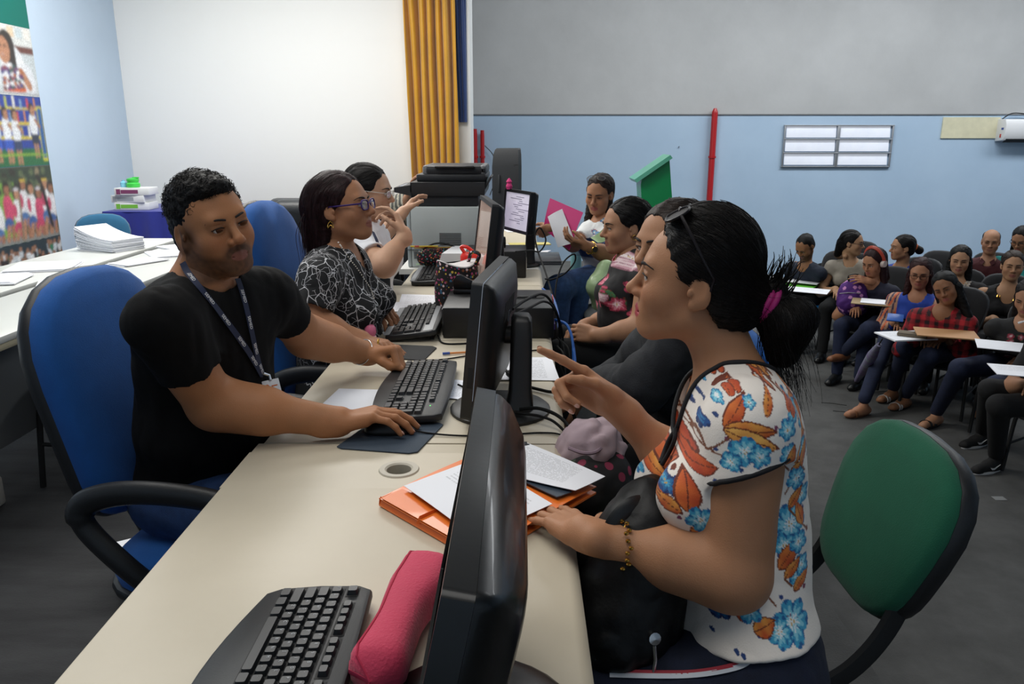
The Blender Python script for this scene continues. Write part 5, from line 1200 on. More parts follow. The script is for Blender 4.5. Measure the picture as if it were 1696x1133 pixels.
def rim_trim(v,carve,base,ctr,ax,tr,par,mat,name,n=56,tol=.0045):
    """piping along the edge where an opening was cut: the vertices on both surfaces, ordered round the opening"""
    e=np.abs(carve.ev(v.astype(np.float32))); b=np.abs(base.ev(v.astype(np.float32))); i=np.flatnonzero((e<tol)&(b<tol)); P=v[i]; ax=nrm(ax); x=nrm(np.cross(ax,(0.1,1,.05))); y=np.cross(ax,x); d=P-ctr; a=np.arctan2(d@y,d@x); k=np.floor((a+math.pi)/(2*math.pi)*n).astype(int)%n
    pts=np.array([P[k==j].mean(0) for j in range(n) if (k==j).any()]); E=np.eye(3)*.004; g=np.stack([base.ev((pts+e_).astype(np.float32))-base.ev((pts-e_).astype(np.float32)) for e_ in E],1); g/=np.linalg.norm(g,axis=1)[:,None]+1e-9; pts=pts-g*base.ev(pts.astype(np.float32))[:,None]+g*.0018; pts=(np.roll(pts,1,0)+2*pts+np.roll(pts,-1,0))/4
    return MB().tube(pts,tr,7,closed=True).build(name,mat,par,80)
# ================================================================ PEOPLE AT THE DESKS
m_denim=M('denim','#24406e',.9,var=.35,vscale=40,bump=.25,bscale=500); m_denimd=M('dark_denim','#151d33',.9,var=.35,vscale=40,bump=.25,bscale=500)
m_blacktee=M('black_jersey','#09090a',.9,bump=.12,bscale=220,spec=.2); m_blackcl=M('black_cloth','#0f1012',.9,bump=.15,bscale=200)
HL_BACK=((-.16,-.135,-.030,.002,.010,.056,.100,.128),(-.105,-.098,-.024,.010,.036,.054,.068,.085))
HL_LONG=((-.30,-.10,-.030,.002,.012,.056,.100,.128),(-.030,-.030,-.018,.012,.036,.054,.068,.085))
HL_MAN=((-.14,-.085,-.070,-.032,-.030,.020,.030,.060,.085,.12),(-.11,-.075,-.040,-.018,.016,.022,.044,.056,.066,.082))
def haircap(F,Hd,g=.010,hl=HL_BACK,top=.0,back=.0,peak=.0):
    o,T,s=Hd; F.at(o,T,s); F.el((0,-.022-back*.5,.036+top*.5),(.075+g,.096+g+back,.080+g+top),k=.02); F.el((0,-.045,-.03),(.066+g*.5,.060+g,.062),k=.04)
    for x in (-1,1): F.el((x*.095,-.004,-.020),(.026,.026,.036),k=.010,op=1)
    zs,ys=np.array(hl[0],np.float32),np.array(hl[1],np.float32)
    def f(P):
        l=((P-o.astype(np.float32))@T.astype(np.float32))/s; x,y,z=l.T
        return ((y-np.interp(z,zs,ys)+peak*np.exp(-(x/.02)**2)+.0012*np.sin(z*420+x*300)+.001*np.sin(z*1100-x*700))*.75*s).astype(np.float32)
    F.fn(f)
def capstrands(Hd,par,mat,F,v,n=600,seed=1,flow=None,L=.10,rad=.0006,lift=.0008,front=.0):
    """fine strands that walk over the surface of the hair, following the way it is combed"""
    r=np.random.default_rng(seed); o,T,s=Hd; P=v[r.integers(len(v),size=n)]+0.; out=[]; jit=r.normal(size=(n,3))*.10; lf=(lift+.0014*r.random((n,1)))*s; LL=L*(.6+.7*r.random((n,1)))*s/9
    E=np.eye(3)*.0025
    for k in range(10):
        P32=P.astype(np.float32); d=F.ev(P32); g=np.stack([F.ev((P+e).astype(np.float32))-F.ev((P-e).astype(np.float32)) for e in E],1); g=g/(np.linalg.norm(g,axis=1)[:,None]+1e-9)
        P=P-g*np.clip(d,-.01,.01)[:,None]; out.append(P+g*lf)
        l=((P-o)@T)/s; f=flow(l); f=f/(np.linalg.norm(f,axis=1)[:,None]+1e-9)+jit; f/=np.linalg.norm(f,axis=1)[:,None]+1e-9; f=f@T.T; f=f-g*(f*g).sum(1)[:,None]; f/=np.linalg.norm(f,axis=1)[:,None]+1e-9; P=P+f*LL
    out=np.stack(out,1); b=MB(); w_=np.linspace(rad,rad*.35,10)*s
    for q in out: b.tube(q,w_,4,caps=False)
    return b.build('hair_strands',mat,par,180,kind='stuff')
def comb_to(*pt): return lambda l: np.array(pt)-l
def comb_down(l):
    x,y,z=l.T; t=np.clip((z-.02)/.08,0,1)[:,None]; sx=np.sign(x)
    return t*np.stack([sx*.7,-.75+0*x,-.25+0*x],1)+(1-t)*np.stack([0*x,-.25+0*x,-1+0*x],1)
def lockstrands(par,mat,paths,n,seed,width=.02,rad=.0011):
    """strands that run along hanging locks of hair; paths are polylines in space"""
    r=np.random.default_rng(seed); b=MB()
    for k in range(n):
        P_=np.array(paths[k%len(paths)],float); off=r.normal(size=3)*width; e=r.normal(size=3)*width*.5; m=len(P_); u_=np.linspace(0,1,m)[:,None]
        b.tube(catmull(P_+off*(.6+.4*u_)+e*np.sin(u_*3.)+r.normal(size=(m,3))*.0015,4),np.linspace(rad,rad*.3,(m-1)*4+1),4,caps=False)
    return b.build('hair_strands',mat,par,180,kind='stuff')
# ---------------------------------------------------------------- 1. woman in the floral blouse, right foreground
t=thing('person','woman in a white floral blouse pointing, dark hair tied back, right foreground','person',(.42,1.36,0)); W1=t
H1=(U(1151,464,1.33),axes((-.968,.225,.085)),.94)
N=U(1212,622,1.345); P=U(1235,1085,1.33); rt=np.array([-.10,.995,0])
L1=dict(sh=U(1238,712,1.205),el=U(1217,955,1.215),wr=Z(968,884,.787),arm=(.058,.050,.044,.0275))
kn=Z(893,838,.764); L1['hand']=dict(f=kn-L1['wr'],n=(0,0,-1),t=(0,1,.0),c=FLAT,th=(.85,.05,.1),s=1.0,nails=True,sp=(.16,.04,-.06,-.16))
R1=dict(sh=U(1190,690,1.50),el=U(1160,806,1.50),wr=U(1016,669,1.47),arm=(.055,.047,.041,.027))
kr=U(944,625,1.46); fi=kr-R1['wr']
R1['hand']=dict(f=fi+np.array([0,.0,0]),n=np.array([-.18,-.86,-.42]),t=(0.2,0,1),c=((.12,.10,.06),(1.05,1.35,.7),(1.0,1.25,.6),(.95,1.35,.7)),th=(.30,.30,.25),s=1.03,nails=True,sp=(.05,.0,-.10,-.22))
shp=dict(wsh=.175,depth=.100,wst=.125,hip=.165,bust=.042)
make_body(t,H1,N,P,rt,L1,R1,'#ad7c5b','#a82e4a',shape=shp,h=(.0021,.0024,.005),neck=.050,nose=.92,browt=.9,look=(0,1,.05),nail='#d0a392')
# blouse
B1=Field(); torso(B1,N,P,rt,None,g=.004,shL=L1['sh'],shR=R1['sh'],**{**shp,'hip':.184})
up=nrm(N-P); fw=nrm(np.cross(up,rt))*1.
e1,d1=sleeve(B1,L1['sh'],L1['el'],.22,.068,.074,.16,tilt=(.42,0,0)); e2,d2=sleeve(B1,R1['sh'],R1['el'],.22,.062,.068,.16)
B1.at((0,0,0)); nk=H1[0]+H1[1]@np.array([0,-.02,-.07])
CV=Field(); CV.rc(N+up*.12,N+up*.022-fw*.008,.070,.066,k=.004); CV.rc(N+fw*.035,N+fw*.110-up*.085,.056,.012,k=.004)
B1o=Field(); B1o.p=list(B1.p); B1.sub(CV,k=.003,op=1)
B1.cut(P+up*.050+fw*0,-up-fw*.12,k=.01)
folds(B1,.0028,59,5,(1,1,.55))
def leafp(p,X,Y,cx,cy,L_,w_,a,c1='#c4501c',c2='#e39a43'):
    c,s_=math.cos(a),math.sin(a); u=((X-cx)*c+(Y-cy)*s_)/L_; v=(-(X-cx)*s_+(Y-cy)*c)/w_; m=(u>0)&(u<1); wv=np.zeros_like(u); wv[m]=np.sin(np.pi*u[m]**.8)**.9
    ins=m&(np.abs(v)<wv); mix=np.clip(.5+.5*v/np.maximum(wv,.05)+.2*np.sin(u*14),0,1)[:,None]
    col=np.array(lin(c1)[:3])*(1-mix)+np.array(lin(c2)[:3])*mix; p[ins]=col[ins]; ed=ins&((np.abs(v)>wv-.16)|(np.abs(v)<.05)); p[ed]=np.array(lin('#6e2c14')[:3])
def flowp(p,X,Y,cx,cy,r,n,ph,pal=('#e6edf0','#86cbdc','#3b9cc2','#1d5f97')):
    d=np.hypot(X-cx,Y-cy)/r; a=np.arctan2(Y-cy,X-cx); R_=.72+.28*np.abs(np.cos(n*a/2+ph)); q=d/R_; cs=[np.array(lin(x)[:3]) for x in pal]
    sw=q+.14*np.sin(a*n*2+4*q+ph)
    for lo,hi,c in ((-1,.28,cs[0]),(.28,.62,cs[1]),(.62,.9,cs[2]),(.9,1.0,cs[3])):
        m=(q<1)&(sw>=lo)&(sw<hi+ (1 if hi==1. else 0)); p[m]=c
    m=(q<1)&(np.abs(np.cos(n*a/2+ph))<.10)&(q>.3); p[m]=cs[3]
    for k in range(3):
        m=np.hypot(X-cx-r*.1*math.cos(k*2.1),Y-cy-r*.1*math.sin(k*2.1))<r*.05; p[m]=np.array(lin('#c9a24a')[:3])
def linep(p,X,Y,x0,y0,x1,y1,w_,c):
    dd=math.hypot(x1-x0,y1-y0)+1e-9; t_=np.clip(((X-x0)*(x1-x0)+(Y-y0)*(y1-y0))/dd/dd,0,1); p[np.hypot(X-x0-t_*(x1-x0),Y-y0-t_*(y1-y0))<w_]=np.array(lin(c)[:3])
def blouse_cols(v):
    p=np.tile(np.array(lin('#e9e1d8')[:3]),(len(v),1)); ax_=nrm(np.array([0.955,-.0,0])); s_=np.arctan2(v[:,1]-1.34,v[:,0]-N[0]); 
    near=v[:,1]<1.42
    # cloth coordinates in cm: along the body's side, and height
    X=(v[:,0]-.20)*100; Y=(v[:,2]-.60)*100; Xf=np.where(near,X,60+X*.9)
    r=np.random.default_rng(12)
    def C(px,py,zc=1.20): q=U(px,py,zc); return (q[0]-.20)*100,(q[2]-.60)*100
    def lf(px,py,L_,w_,a,*c): x,y=C(px,py); leafp(p,Xf,Y,x,y,L_*1.0,w_*1.0,a,*c)
    def fl(px,py,r_,n,ph,**k): x,y=C(px,py); flowp(p,Xf,Y,x,y,r_*.78,n,ph,**k)
    def ln(a,b,c='#7a4526',w_=.14): linep(p,Xf,Y,*C(*a),*C(*b),w_,c)
    for k in range(26):
        x,y=r.random()*36+58,r.random()*44; (flowp(p,Xf,Y,x,y,3.2,5,k) if k%2 else leafp(p,Xf,Y,x,y,6.5,1.3,r.random()*6))
    ln((1150,690),(1165,735)); ln((1165,735),(1205,690)); ln((1155,730),(1200,740)); ln((1100,800),(1110,740)); ln((1255,600),(1300,640)); ln((1300,820),(1330,770))
    lf(1258,588,6.2,1.15,math.pi+.55); lf(1256,590,5.0,1.3,-1.15); lf(1262,592,5.4,1.0,-1.0,'#d98a3c','#efb45c')
    lf(1185,690,6.0,1.1,.95,'#b8431a','#d8702c'); lf(1186,688,7.6,1.4,-.02); lf(1184,692,8.4,1.45,-.28,'#cf7f30','#ecb25a'); lf(1248,668,3.8,.8,1.2)
    fl(1215,722,3.0,4,.6); fl(1238,728,2.4,5,1.4); fl(1196,742,2.0,4,2.); fl(1150,690,2.4,5,.2,pal=('#7cc3da','#2b82b4','#1b4f90','#152f66')); fl(1133,715,2.5,5,.9); fl(1225,648,1.2,5,.3); fl(1183,650,1.2,5,2.)
    fl(1285,690,2.2,5,1.2); fl(1302,668,2.,5,.4); fl(1318,618,2.,5,1.); fl(1288,730,2.2,5,.4)
    for q in ((1205,632),(1212,640),(1200,646),(1292,668),(1300,678)): lf(*q,2.2,.7,1.3,'#b8431a','#d0602a')
    lf(1112,800,4.6,1.1,1.1); lf(1140,775,4.0,1.4,.4,'#b03c18','#cf5a24'); lf(1150,762,3.4,1.3,1.9,'#b03c18','#cf5a24'); lf(1092,835,3.6,1.2,.9); lf(1096,838,3.8,1.3,-.4)
    fl(1105,780,1.9,4,0.,pal=('#4aa3c8','#1f6ea4','#174a86','#142d60')); fl(1110,815,2.1,5,2.,pal=('#4aa3c8','#1f6ea4','#174a86','#142d60')); fl(1090,740,1.8,5,.3); fl(1098,700,1.8,5,1.1); fl(1085,860,1.6,4,.2)
    lf(1140,850,6.,2.,1.6,'#b8431a','#d66a2a'); lf(1145,880,4.8,1.6,-.3); fl(1160,860,3.,5,.8); fl(1160,905,2.4,5,.1)
    for q in ((1318,700),(1325,735),(1316,768),(1305,790)): lf(*q,4.2,.9,1.1+.4*math.sin(q[1])); 
    fl(1322,795,2.6,5,.7); fl(1310,870,4.2,6,.2); fl(1300,905,2.8,5,1.4); lf(1290,945,5.6,1.5,.9,'#b8431a','#dd7c33'); fl(1328,960,2.4,5,.3); lf(1318,985,4.,1.,.7); fl(1310,1025,4.,6,.5); fl(1285,1035,2.6,5,.4); lf(1225,1030,4.5,1.5,1.0,'#b03c18','#cf5a24'); lf(1245,1040,3.8,1.3,.5); fl(1196,1025,2.2,4,.6,pal=('#4aa3c8','#1f6ea4','#174a86','#142d60')); lf(1165,950,4,1.1,1.1); fl(1185,985,2.2,5,1.2)
    for px,py,rr in ((1332,640,2.),(1330,690,2.2),(1336,745,2.4),(1336,830,2.6),(1328,905,2.4),(1334,945,2.2),(1262,945,2.4),(1240,1010,2.6),(1205,1000,2.),(1150,990,2.2),(1092,770,1.7),(1100,660,1.6),(1108,690,1.6),(1112,640,1.5)): fl(px,py,rr,5,px*.1)
    for px,py,aa in ((1322,660,1.2),(1340,720,1.7),(1326,770,1.0),(1338,880,1.9),(1300,960,.7),(1270,985,2.2),(1222,985,.6),(1180,1015,2.6),(1140,955,.9),(1290,760,1.3),(1308,845,.8),(1278,630,2.2),(1300,600,1.2)): lf(px,py,4.0,1.0,aa); ln((px,py),(px+14,py+16))
    for k in range(160):
        q=r.random(2); x,y=q[0]*36,q[1]*44; m=np.hypot(Xf-x,Y-y)<.34; w_=(p[m].min(1)>.45) if m.any() else None
        if m.any(): idx=np.flatnonzero(m)[w_]; p[idx]=np.array(lin(['#26407e','#1c3a70','#7a3a5a'][k%3])[:3])
    return p
m_blouse=M('printed_blouse',attr=True,rough=.8,bump=.15,bscale=350,sheen=.1)
bv,bf=sdf_mesh(B1,.0023); obj_sdf('blouse',(bv,bf),0,m_blouse,t,blouse_cols)
def ring_trim(c,d,r,tr,par,mat,flat=None,name='trim',ax=None):
    d=nrm(d); x=nrm(np.cross(d,(0,0.2,1))); y=np.cross(d,x); r=r if not np.isscalar(r) else (r,r)
    return MB().tube([c+x*r[0]*math.cos(a)+y*r[1]*math.sin(a) for a in np.linspace(0,2*math.pi,33)[:-1]],tr,7,closed=True).build(name,mat,par,80)
m_trim=M('black_trim','#101014',.8)
def hem_trim(F,c,d,rmax,tr,par,mat,n=40,name='sleeve_trim'):
    """trim that follows the cuff: march inward from a circle around the limb"""
    d=nrm(d); x=nrm(np.cross(d,(0,.2,1))); y=np.cross(d,x); pts=[]
    for a in np.linspace(0,2*math.pi,n+1)[:-1]:
        best=None; q=x*math.cos(a)+y*math.sin(a)
        for u_ in np.linspace(.03,-.03,25):      # outermost point of the cuff along the limb
            rr=np.linspace(rmax,.03,36); P_=(c+d*u_+q*rr[:,None]).astype(np.float32); e=F.ev(P_); i=np.flatnonzero(e<0)
            if len(i): best=c+d*u_+q*(rr[i[0]]); break
        if best is not None: pts.append(best)
    return MB().tube(pts,tr,7,closed=True).build(name,mat,par,80)
hem_trim(SL[0],e1,d1,.10,.0046,t,m_trim); hem_trim(SL[1],e2,d2,.10,.0045,t,m_trim)
def traced(F,pp,tr,name,mat,par,off=.001,n=6):
    P_=[hit(F,x,y,off=off)[0] for x,y in pp]; return MB().tube(catmull(P_,n),tr,7).build(name,mat,par,80)
rim_trim(bv,CV,B1o,N+fw*.03,up,.0042,t,m_trim,'neck_trim')
traced(B1,[(1122,712),(1112,728),(1103,748),(1096,768)],.0045,'front_tie',m_trim,t,off=.003); traced(B1,[(1124,710),(1122,730),(1112,752),(1099,772)],.004,'front_tie',m_trim,t,off=.005)
# hair pulled into a knot
hb=Field(); haircap(hb,H1,.010,top=.012,back=-.008); hb.at(*H1[:2],H1[2]); hb.el((0,-.108,-.020),(.030,.030,.032),k=.03); hb.el((0,-.078,-.045),(.046,.036,.035),k=.03); hb.at((0,0,0)); hb.disp=strand_groove(H1,.0009,44); hb.dm=.003
m_h1=hairmat('#15100e','#0a0706'); hv=sdf_mesh(hb,.0025); hob=obj_sdf('hair',hv,0,m_h1,t); capstrands(H1,hob,m_h1,hb,hv[0],1500,2,comb_to(0,-.16,-.035),.11)
def strands(Hd,par,roots,dirs,lens,rad,mat,n,seed,droop=.5,name='hair_strands',curl=.006,seg=9,spread=.3):
    r=np.random.default_rng(seed); b=MB(); o,T,s=Hd
    for k in range(n):
        i=r.integers(len(roots)); p=np.array(roots[i])+r.normal(size=3)*.010; d=nrm(np.array(dirs[i])+r.normal(size=3)*spread); L_=lens[i]*(.7+.5*r.random()); pts=[];c=r.normal(size=3)*curl
        for j in range(seg):
            u_=j/(seg-1); pts.append(o+T@((p+d*L_*u_)*s)+np.array([0,0,-droop*L_*u_*u_])+c*math.sin(u_*3))
        b.tube(pts,np.linspace(rad,rad*.25,seg),4,caps=False)
    return b.build(name,mat,par,180,kind='stuff')
pt=Field(); pt.at(*H1[:2],H1[2]); pt.rc((0,-.125,-.030),(0,-.168,-.052),.024,.044,k=.03); pt.rc((0,-.168,-.055),(0,-.172,-.11),.044,.026,k=.03); pt.rc((0,-.120,-.015),(0,-.145,.005),.018,.016,k=.02); pt.at((0,0,0)); pt.disp=lambda P_,d_: .007*wav(P_*np.array([1,1,.35],np.float32),110,6); pt.dm=.009
pv=sdf_mesh(pt,.003); po_=obj_sdf('ponytail',pv,0,m_h1,t); capstrands(H1,po_,m_h1,pt,pv[0],700,12,lambda l: np.stack([0*l[:,0],-.35+0*l[:,0],-1+0*l[:,0]],1),.10,lift=.001)
strands(H1,hob,[(0,-.135,-.01)],[(0,-.30,.85)],[.060],.0018,m_h1,70,3,-.1,spread=.16); strands(H1,hob,[(0,-.135,-.035),(0.,-.14,-.05)],[(0,-1,-.35),(0,-.6,-.8)],[.07,.10],.0008,m_h1,260,4,.7,spread=.20,curl=.012)
strands(H1,hob,[(0,-.06,.10),(.03,-.10,.03),(-.04,-.11,-.02)],[(0,-1,-.5),(0.2,-.7,-.6),(-.2,-.6,-.5)],[.05,.05,.06],.0005,m_h1,20,8,.2,spread=.3)
o_,T_,s_=H1; q=o_+T_@(np.array([0,-.125,-.028])*s_); ring_trim(q,T_@np.array([0,-.8,-.35]),.029,.006,t,M('magenta_band','#a81c6e',.6),name='hair_tie'); ring_trim(q+T_@np.array([0,-.008,.002]),T_@np.array([.1,-.8,-.3]),.030,.006,t,M('magenta_band'),name='hair_tie')
# sunglasses pushed up on the hair: a thing of its own
sg=thing('sunglasses','dark sunglasses pushed up on the hair of the woman in the floral blouse','sunglasses',o_)
ca,sa=math.cos(.98),math.sin(.98); Rg=np.array([[1,0,0],[0,ca,-sa],[0,sa,ca]]); Hg=(o_+T_@(np.array([0,-.018,.022])*s_),T_@Rg,1.0)
glasses(Hg,sg,'#1a1416',True,.0275,.021,.0024,.112,.0,'#1a1214',name='frame',alpha=.93)
# bracelet
br=thing('bracelet','gold chain bracelet with charms on the wrist of the woman in the floral blouse','bracelet',L1['wr'])
wv_=np.array(L1['wr']); ev_=np.array(L1['el']); dv=nrm(ev_-wv_); cb=wv_+dv*.062; xx=nrm(np.cross(dv,(0,0,1))); yy=np.cross(dv,xx)
for k in range(26):
    a=2*math.pi*k/26; c_=cb+(xx*math.cos(a)+yy*math.sin(a))*(.0385+.004*(k%2==0))+dv*.004*math.sin(k*1.9)+dv*.018*math.cos(a)
    MB().lathe([(0,-.003),(.0035,-.002),(.0042,0),(.0035,.002),(0,.003)],tuple(c_),8).build('link',m_gold,br)
for k in range(4): MB().lathe([(0,-.004),(.004,0),(0,.004)],tuple(cb+yy*(-.0405)-xx*.0-np.array([0,0,.008+.011*k])+dv*.004*k),7).build('charm',m_gold,br)
ring_trim(np.array(R1['tips'][2][0])*0+U(924,646,1.452),(-.6,.1,-.6),.009,.0013,t,m_steel,name='finger_ring')
# jeans and legs
J1=Field(); hp=[P+rt*s_*.085-np.array([0,0,.02]) for s_ in (-1,1)]; kn1=[np.array([-.02+.03,1.16,.52]),np.array([.02,1.42,.52])]; an1=[np.array([.02,1.16,.10]),np.array([.05,1.42,.10])]
legs_field(J1,P+np.array([0,0,.01]),rt,hp,kn1,an1,r=(.092,.068,.05),pel=(.168,.118,.14)); folds(J1,.002,69,3); obj_sdf('jeans',J1,.006,m_denimd,t)
for wdt,c_,dy in ((.0075,'#c8ccd4',0),(.006,'#9a2434',-6)):
    pts=[];ns=[]
    for x,y in ((1256,1052),(1252,1075),(1238,1098),(1205,1110),(1150,1119),(1090,1120),(1010,1118)):
        p_,n_=hit(J1,x,y+dy,off=.0012); pts.append(p_); ns.append(n_)
    ribbon('side_stripe',pts,ns,wdt,.0012,M('stripe_'+c_,c_,.7),t)
for a,k_ in zip(an1,(0,1)): shoe(t,a,(-1,.05,0),m_black,M('sole_black','#151515',.8))
# handbag on her lap and bags behind the desk edge
hbg=thing('handbag','black soft handbag on the lap of the woman in the floral blouse','bag',(.20,1.28,.58))
hf=Field(); c0=U(1050,905,1.31); hf.el(c0+np.array([0,0,-.06]),(.085,.10,.13),k=.04); hf.el(c0+np.array([.03,.03,-.01]),(.07,.09,.12),k=.05); hf.el(c0+np.array([-.03,-.01,-.13]),(.10,.11,.09),k=.05); folds(hf,.006,50,8); obj_sdf('bag_body',hf,.005,M('black_vinyl','#060607',.5,bump=.2,bscale=90,spec=.3),hbg)
MB().tube(catmull([c0+np.array(q) for q in ((-.05,-.04,.02),(-.04,-.035,.06),(-.01,-.02,.085),(.02,.0,.075),(.04,.02,.04))],6),.010,8,flat=(.4,1.4)).build('handle',m_black,hbg)
p_,n_=hit(hf,1083,1057,off=.003); MB().lathe([(0,-.004),(.009,-.003),(.010,.002),(0,.005)],tuple(p_),12,R=Matrix(axes_z(n_).tolist())).build('snap_button',m_steel,hbg)
MB().tube([p_+np.array([0,0,-.012]),p_+np.array([.002,-.004,-.035]),p_+np.array([0,-.004,-.06])],.003,6).build('zip_chain',m_steel,hbg)
pbg=thing('fabric_bag','pale pink fabric bag hanging behind the desk edge under the pointing hand','bag',(.27,2.0,.45))
pf=Field(); pf.el(U(978,722,1.74),(.062,.06,.040),k=.03); pf.el(U(972,752,1.76),(.075,.07,.055),k=.03); pf.el(U(1000,735,1.80),(.04,.05,.04),k=.03); folds(pf,.016,57,4); obj_sdf('bag_body',pf,.006,M('pale_pink_cloth','#b9a4ac',.9,var=.15,vscale=12),pbg)
MB().tube(catmull([U(942,742,1.69),U(965,750,1.67),U(988,748,1.67),U(1008,728,1.70)],6),.004,6).build('seam',M('pink_seam','#8e7a86',.9),pbg)
fbg=thing('floral_bag','dark bag with red and pale flowers hanging below the pink bag','bag',(.25,1.80,.38)); ff_=Field(); ff_.el(U(975,815,1.72),(.075,.08,.09),k=.03); ff_.el(U(1012,795,1.74),(.05,.06,.07),k=.03); folds(ff_,.006,46,14); obj_sdf('bag_body',ff_,.007,blotchy('bag_floral','#141214',['#8a2a48','#b8b0a8','#3a4a3a','#a83a5a','#141214'],.36,34),fbg)
# ---------------------------------------------------------------- 2. man in black at the second desk
t=thing('person','man in a black t-shirt with a lanyard, hand on a mouse, left foreground','person',(-.72,1.72,0))
Hm=(U(351,373,1.74),axes((.76,-.65,.02),roll=-.19),.93)
N=U(338,456,1.775); P=np.array([-.80,1.83,.585]); rt=nrm([-.66,-.75,0])
Rm=dict(sh=U(264,536,1.60),el=U(352,668,1.755),wr=Z(558,699,.782),arm=(.064,.054,.049,.034))
Rm['hand']=dict(f=Z(628,685,.795)-Rm['wr'],n=(.12,-.05,-1),t=(0,1,0),c=((.30,.40,.25),(.28,.42,.28),(.32,.45,.3),(.36,.45,.3)),th=(.75,.25,.2),s=1.06,fat=1.08,nails=True,sp=(.14,.02,-.10,-.22))
Lm=dict(sh=U(446,492,1.93),el=U(505,556,2.12),wr=Z(610,586,.80),arm=(.060,.052,.047,.033))
Lm['hand']=dict(f=Z(668,578,.82)-Lm['wr'],n=(.25,-.30,-1),t=(0,-1,0),c=((1.40,1.65,.95),(1.42,1.65,.95),(1.42,1.6,.9),(1.35,1.5,.8)),th=(.16,.55,.12),s=1.06,fat=1.12,nails=True)
shp=dict(wsh=.205,depth=.115,wst=.155,hip=.175,belly=.035)
make_body(t,Hm,N,P,rt,Lm,Rm,'#a5714d','#8a564a',male=True,stub='#150f0d',shape=shp,h=(.0022,.0026,.0055),heavy=-.35,nose=1.05,neck=.060,browt=.85,mo=.84,look=(.25,1,-.16),nail='#b98a74',lids=.0052)
Bm=Field(); torso(Bm,N,P,rt,None,g=.006,shL=Lm['sh'],shR=Rm['sh'],**shp); up=nrm(N-P); fw=nrm(np.cross(up,rt))
e1,d1=sleeve(Bm,Rm['sh'],Rm['el'],.55,.064,.070,.20,k=.035); e2,d2=sleeve(Bm,Lm['sh'],Lm['el'],.55,.060,.066,.20,k=.035)
Bm.at((0,0,0)); Bm.rc(N+up*.14+fw*.03,N+up*.030+fw*.022,.082,.070,k=.004,op=1); Bm.cut(P-up*.06,-up,k=.01); folds(Bm,.0045,46,21,(1,1,.7)); obj_sdf('t_shirt',Bm,.0045,m_blacktee,t)
Jm=Field(); hp=[P+rt*s_*.09-np.array([0,0,.03]) for s_ in (1,-1)]; kn_=[np.array([-.42,1.56,.56]),np.array([-.36,1.84,.56])]; an_=[np.array([-.45,1.50,.10]),np.array([-.40,1.86,.10])]
legs_field(Jm,P+np.array([0,0,-.02]),rt,hp,kn_,an_,r=(.100,.075,.055),pel=(.185,.135,.12)); folds(Jm,.003,55,9); obj_sdf('jeans',Jm,.008,m_denim,t)
for a in an_: shoe(t,a,(1,-.1,0),m_black,M('sole_black'))
hm=Field(); haircap(hm,Hm,.008,HL_MAN,top=.006); hm.at(*Hm[:2],Hm[2]); hm.el((0,.040,.092),(.050,.040,.024),k=.02); hm.at((0,0,0)); hm.disp=lambda P_,d_: .003-.0045*np.abs(wav(P_,170,31))-.002*wav(P_,380,32); hm.dm=.01
m_hm=hairmat('#0e0b0a','#050404',.6); hv=sdf_mesh(hm,.0024); hob=obj_sdf('hair',hv,0,m_hm,t)
def curls(par,mat,F,v,n,seed,rad,wd,keep):
    """short curls rooted in the hair surface"""
    r=np.random.default_rng(seed); P=v[r.integers(len(v),size=n)]; E=np.eye(3)*.0025; P32=P.astype(np.float32)
    g=np.stack([F.ev((P+e).astype(np.float32))-F.ev((P-e).astype(np.float32)) for e in E],1); g/=np.linalg.norm(g,axis=1)[:,None]+1e-9; b=MB()
    for p,gn in zip(P,g):
        if not keep(p): continue
        tn=nrm(np.cross(gn,r.normal(size=3))); t2=np.cross(gn,tn); R_=rad*(.6+.8*r.random()); ph=r.random()*6
        b.tube([p+tn*R_*math.cos(j*.75+ph)+t2*R_*math.sin(j*.75+ph)+gn*(.0011*j-.002) for j in range(8)],np.linspace(wd,wd*.4,8),4,caps=False)
    return b.build('hair_curls',mat,par,180,kind='stuff')
o_,T_,s_=Hm; curls(hob,m_hm,hm,hv[0],1500,5,.0052,.0010,lambda p: ((p-o_)@T_)[2]>.035)
# lanyard with a printed strap and a badge
m_lan=M('lanyard_navy','#16203e',.7); ld=thing('lanyard','dark blue lanyard with white lettering and a white badge on the man in black','lanyard',U(430,620,1.6))
allm=Field(); allm.sub(Bm,k=.001); allm.at((0,0,0)); nb=Hm[0]+Hm[1]@np.array([0,-.03,-.055]); allm.rc(nb,N,.064,.070,k=.02)
txt=MB()
for pp in ([(304,436),(312,452),(330,478),(352,505),(376,535),(398,565),(416,592),(432,622)],[(392,462),(398,480),(405,505),(413,540),(420,572),(427,600),(434,622)]):
    pts=[];ns=[]
    for x,y in pp: p_,n_=hit(allm,x,y,off=.003); pts.append(p_); ns.append(n_)
    ns=[nrm(np.mean(ns[max(0,i-1):i+2],0)) for i in range(len(ns))]
    rb,Pp,Nn=ribbon('strap',pts,ns,.0138,.0014,m_lan,ld); acc=0.; last=-.02
    for i in range(1,len(Pp)-2):
        acc+=np.linalg.norm(Pp[i]-Pp[i-1])
        if acc-last>.062:
            last=acc; tg=nrm(Pp[i+1]-Pp[i-1]); n_=nrm(Nn[i]); text_mesh('SEMED',.0108,frame(Pp[i]+n_*.0022,tg,None,n_),txt,.0002)
txt.build('lettering',M('lettering_white','#e8e8ea',.6),ld)
bp,bn=hit(Bm,441,640,off=.02); bx=nrm([.86,.45,.10]); bz=nrm([.40,-.80,.42]); F_=frame(bp,bx,None,bz)
b=MB(); b.X=F_; b.box((0,-.012,0),(.040,.062,.0025),.001); b.build('badge',M('badge_white','#dfe3e8',.35),ld)
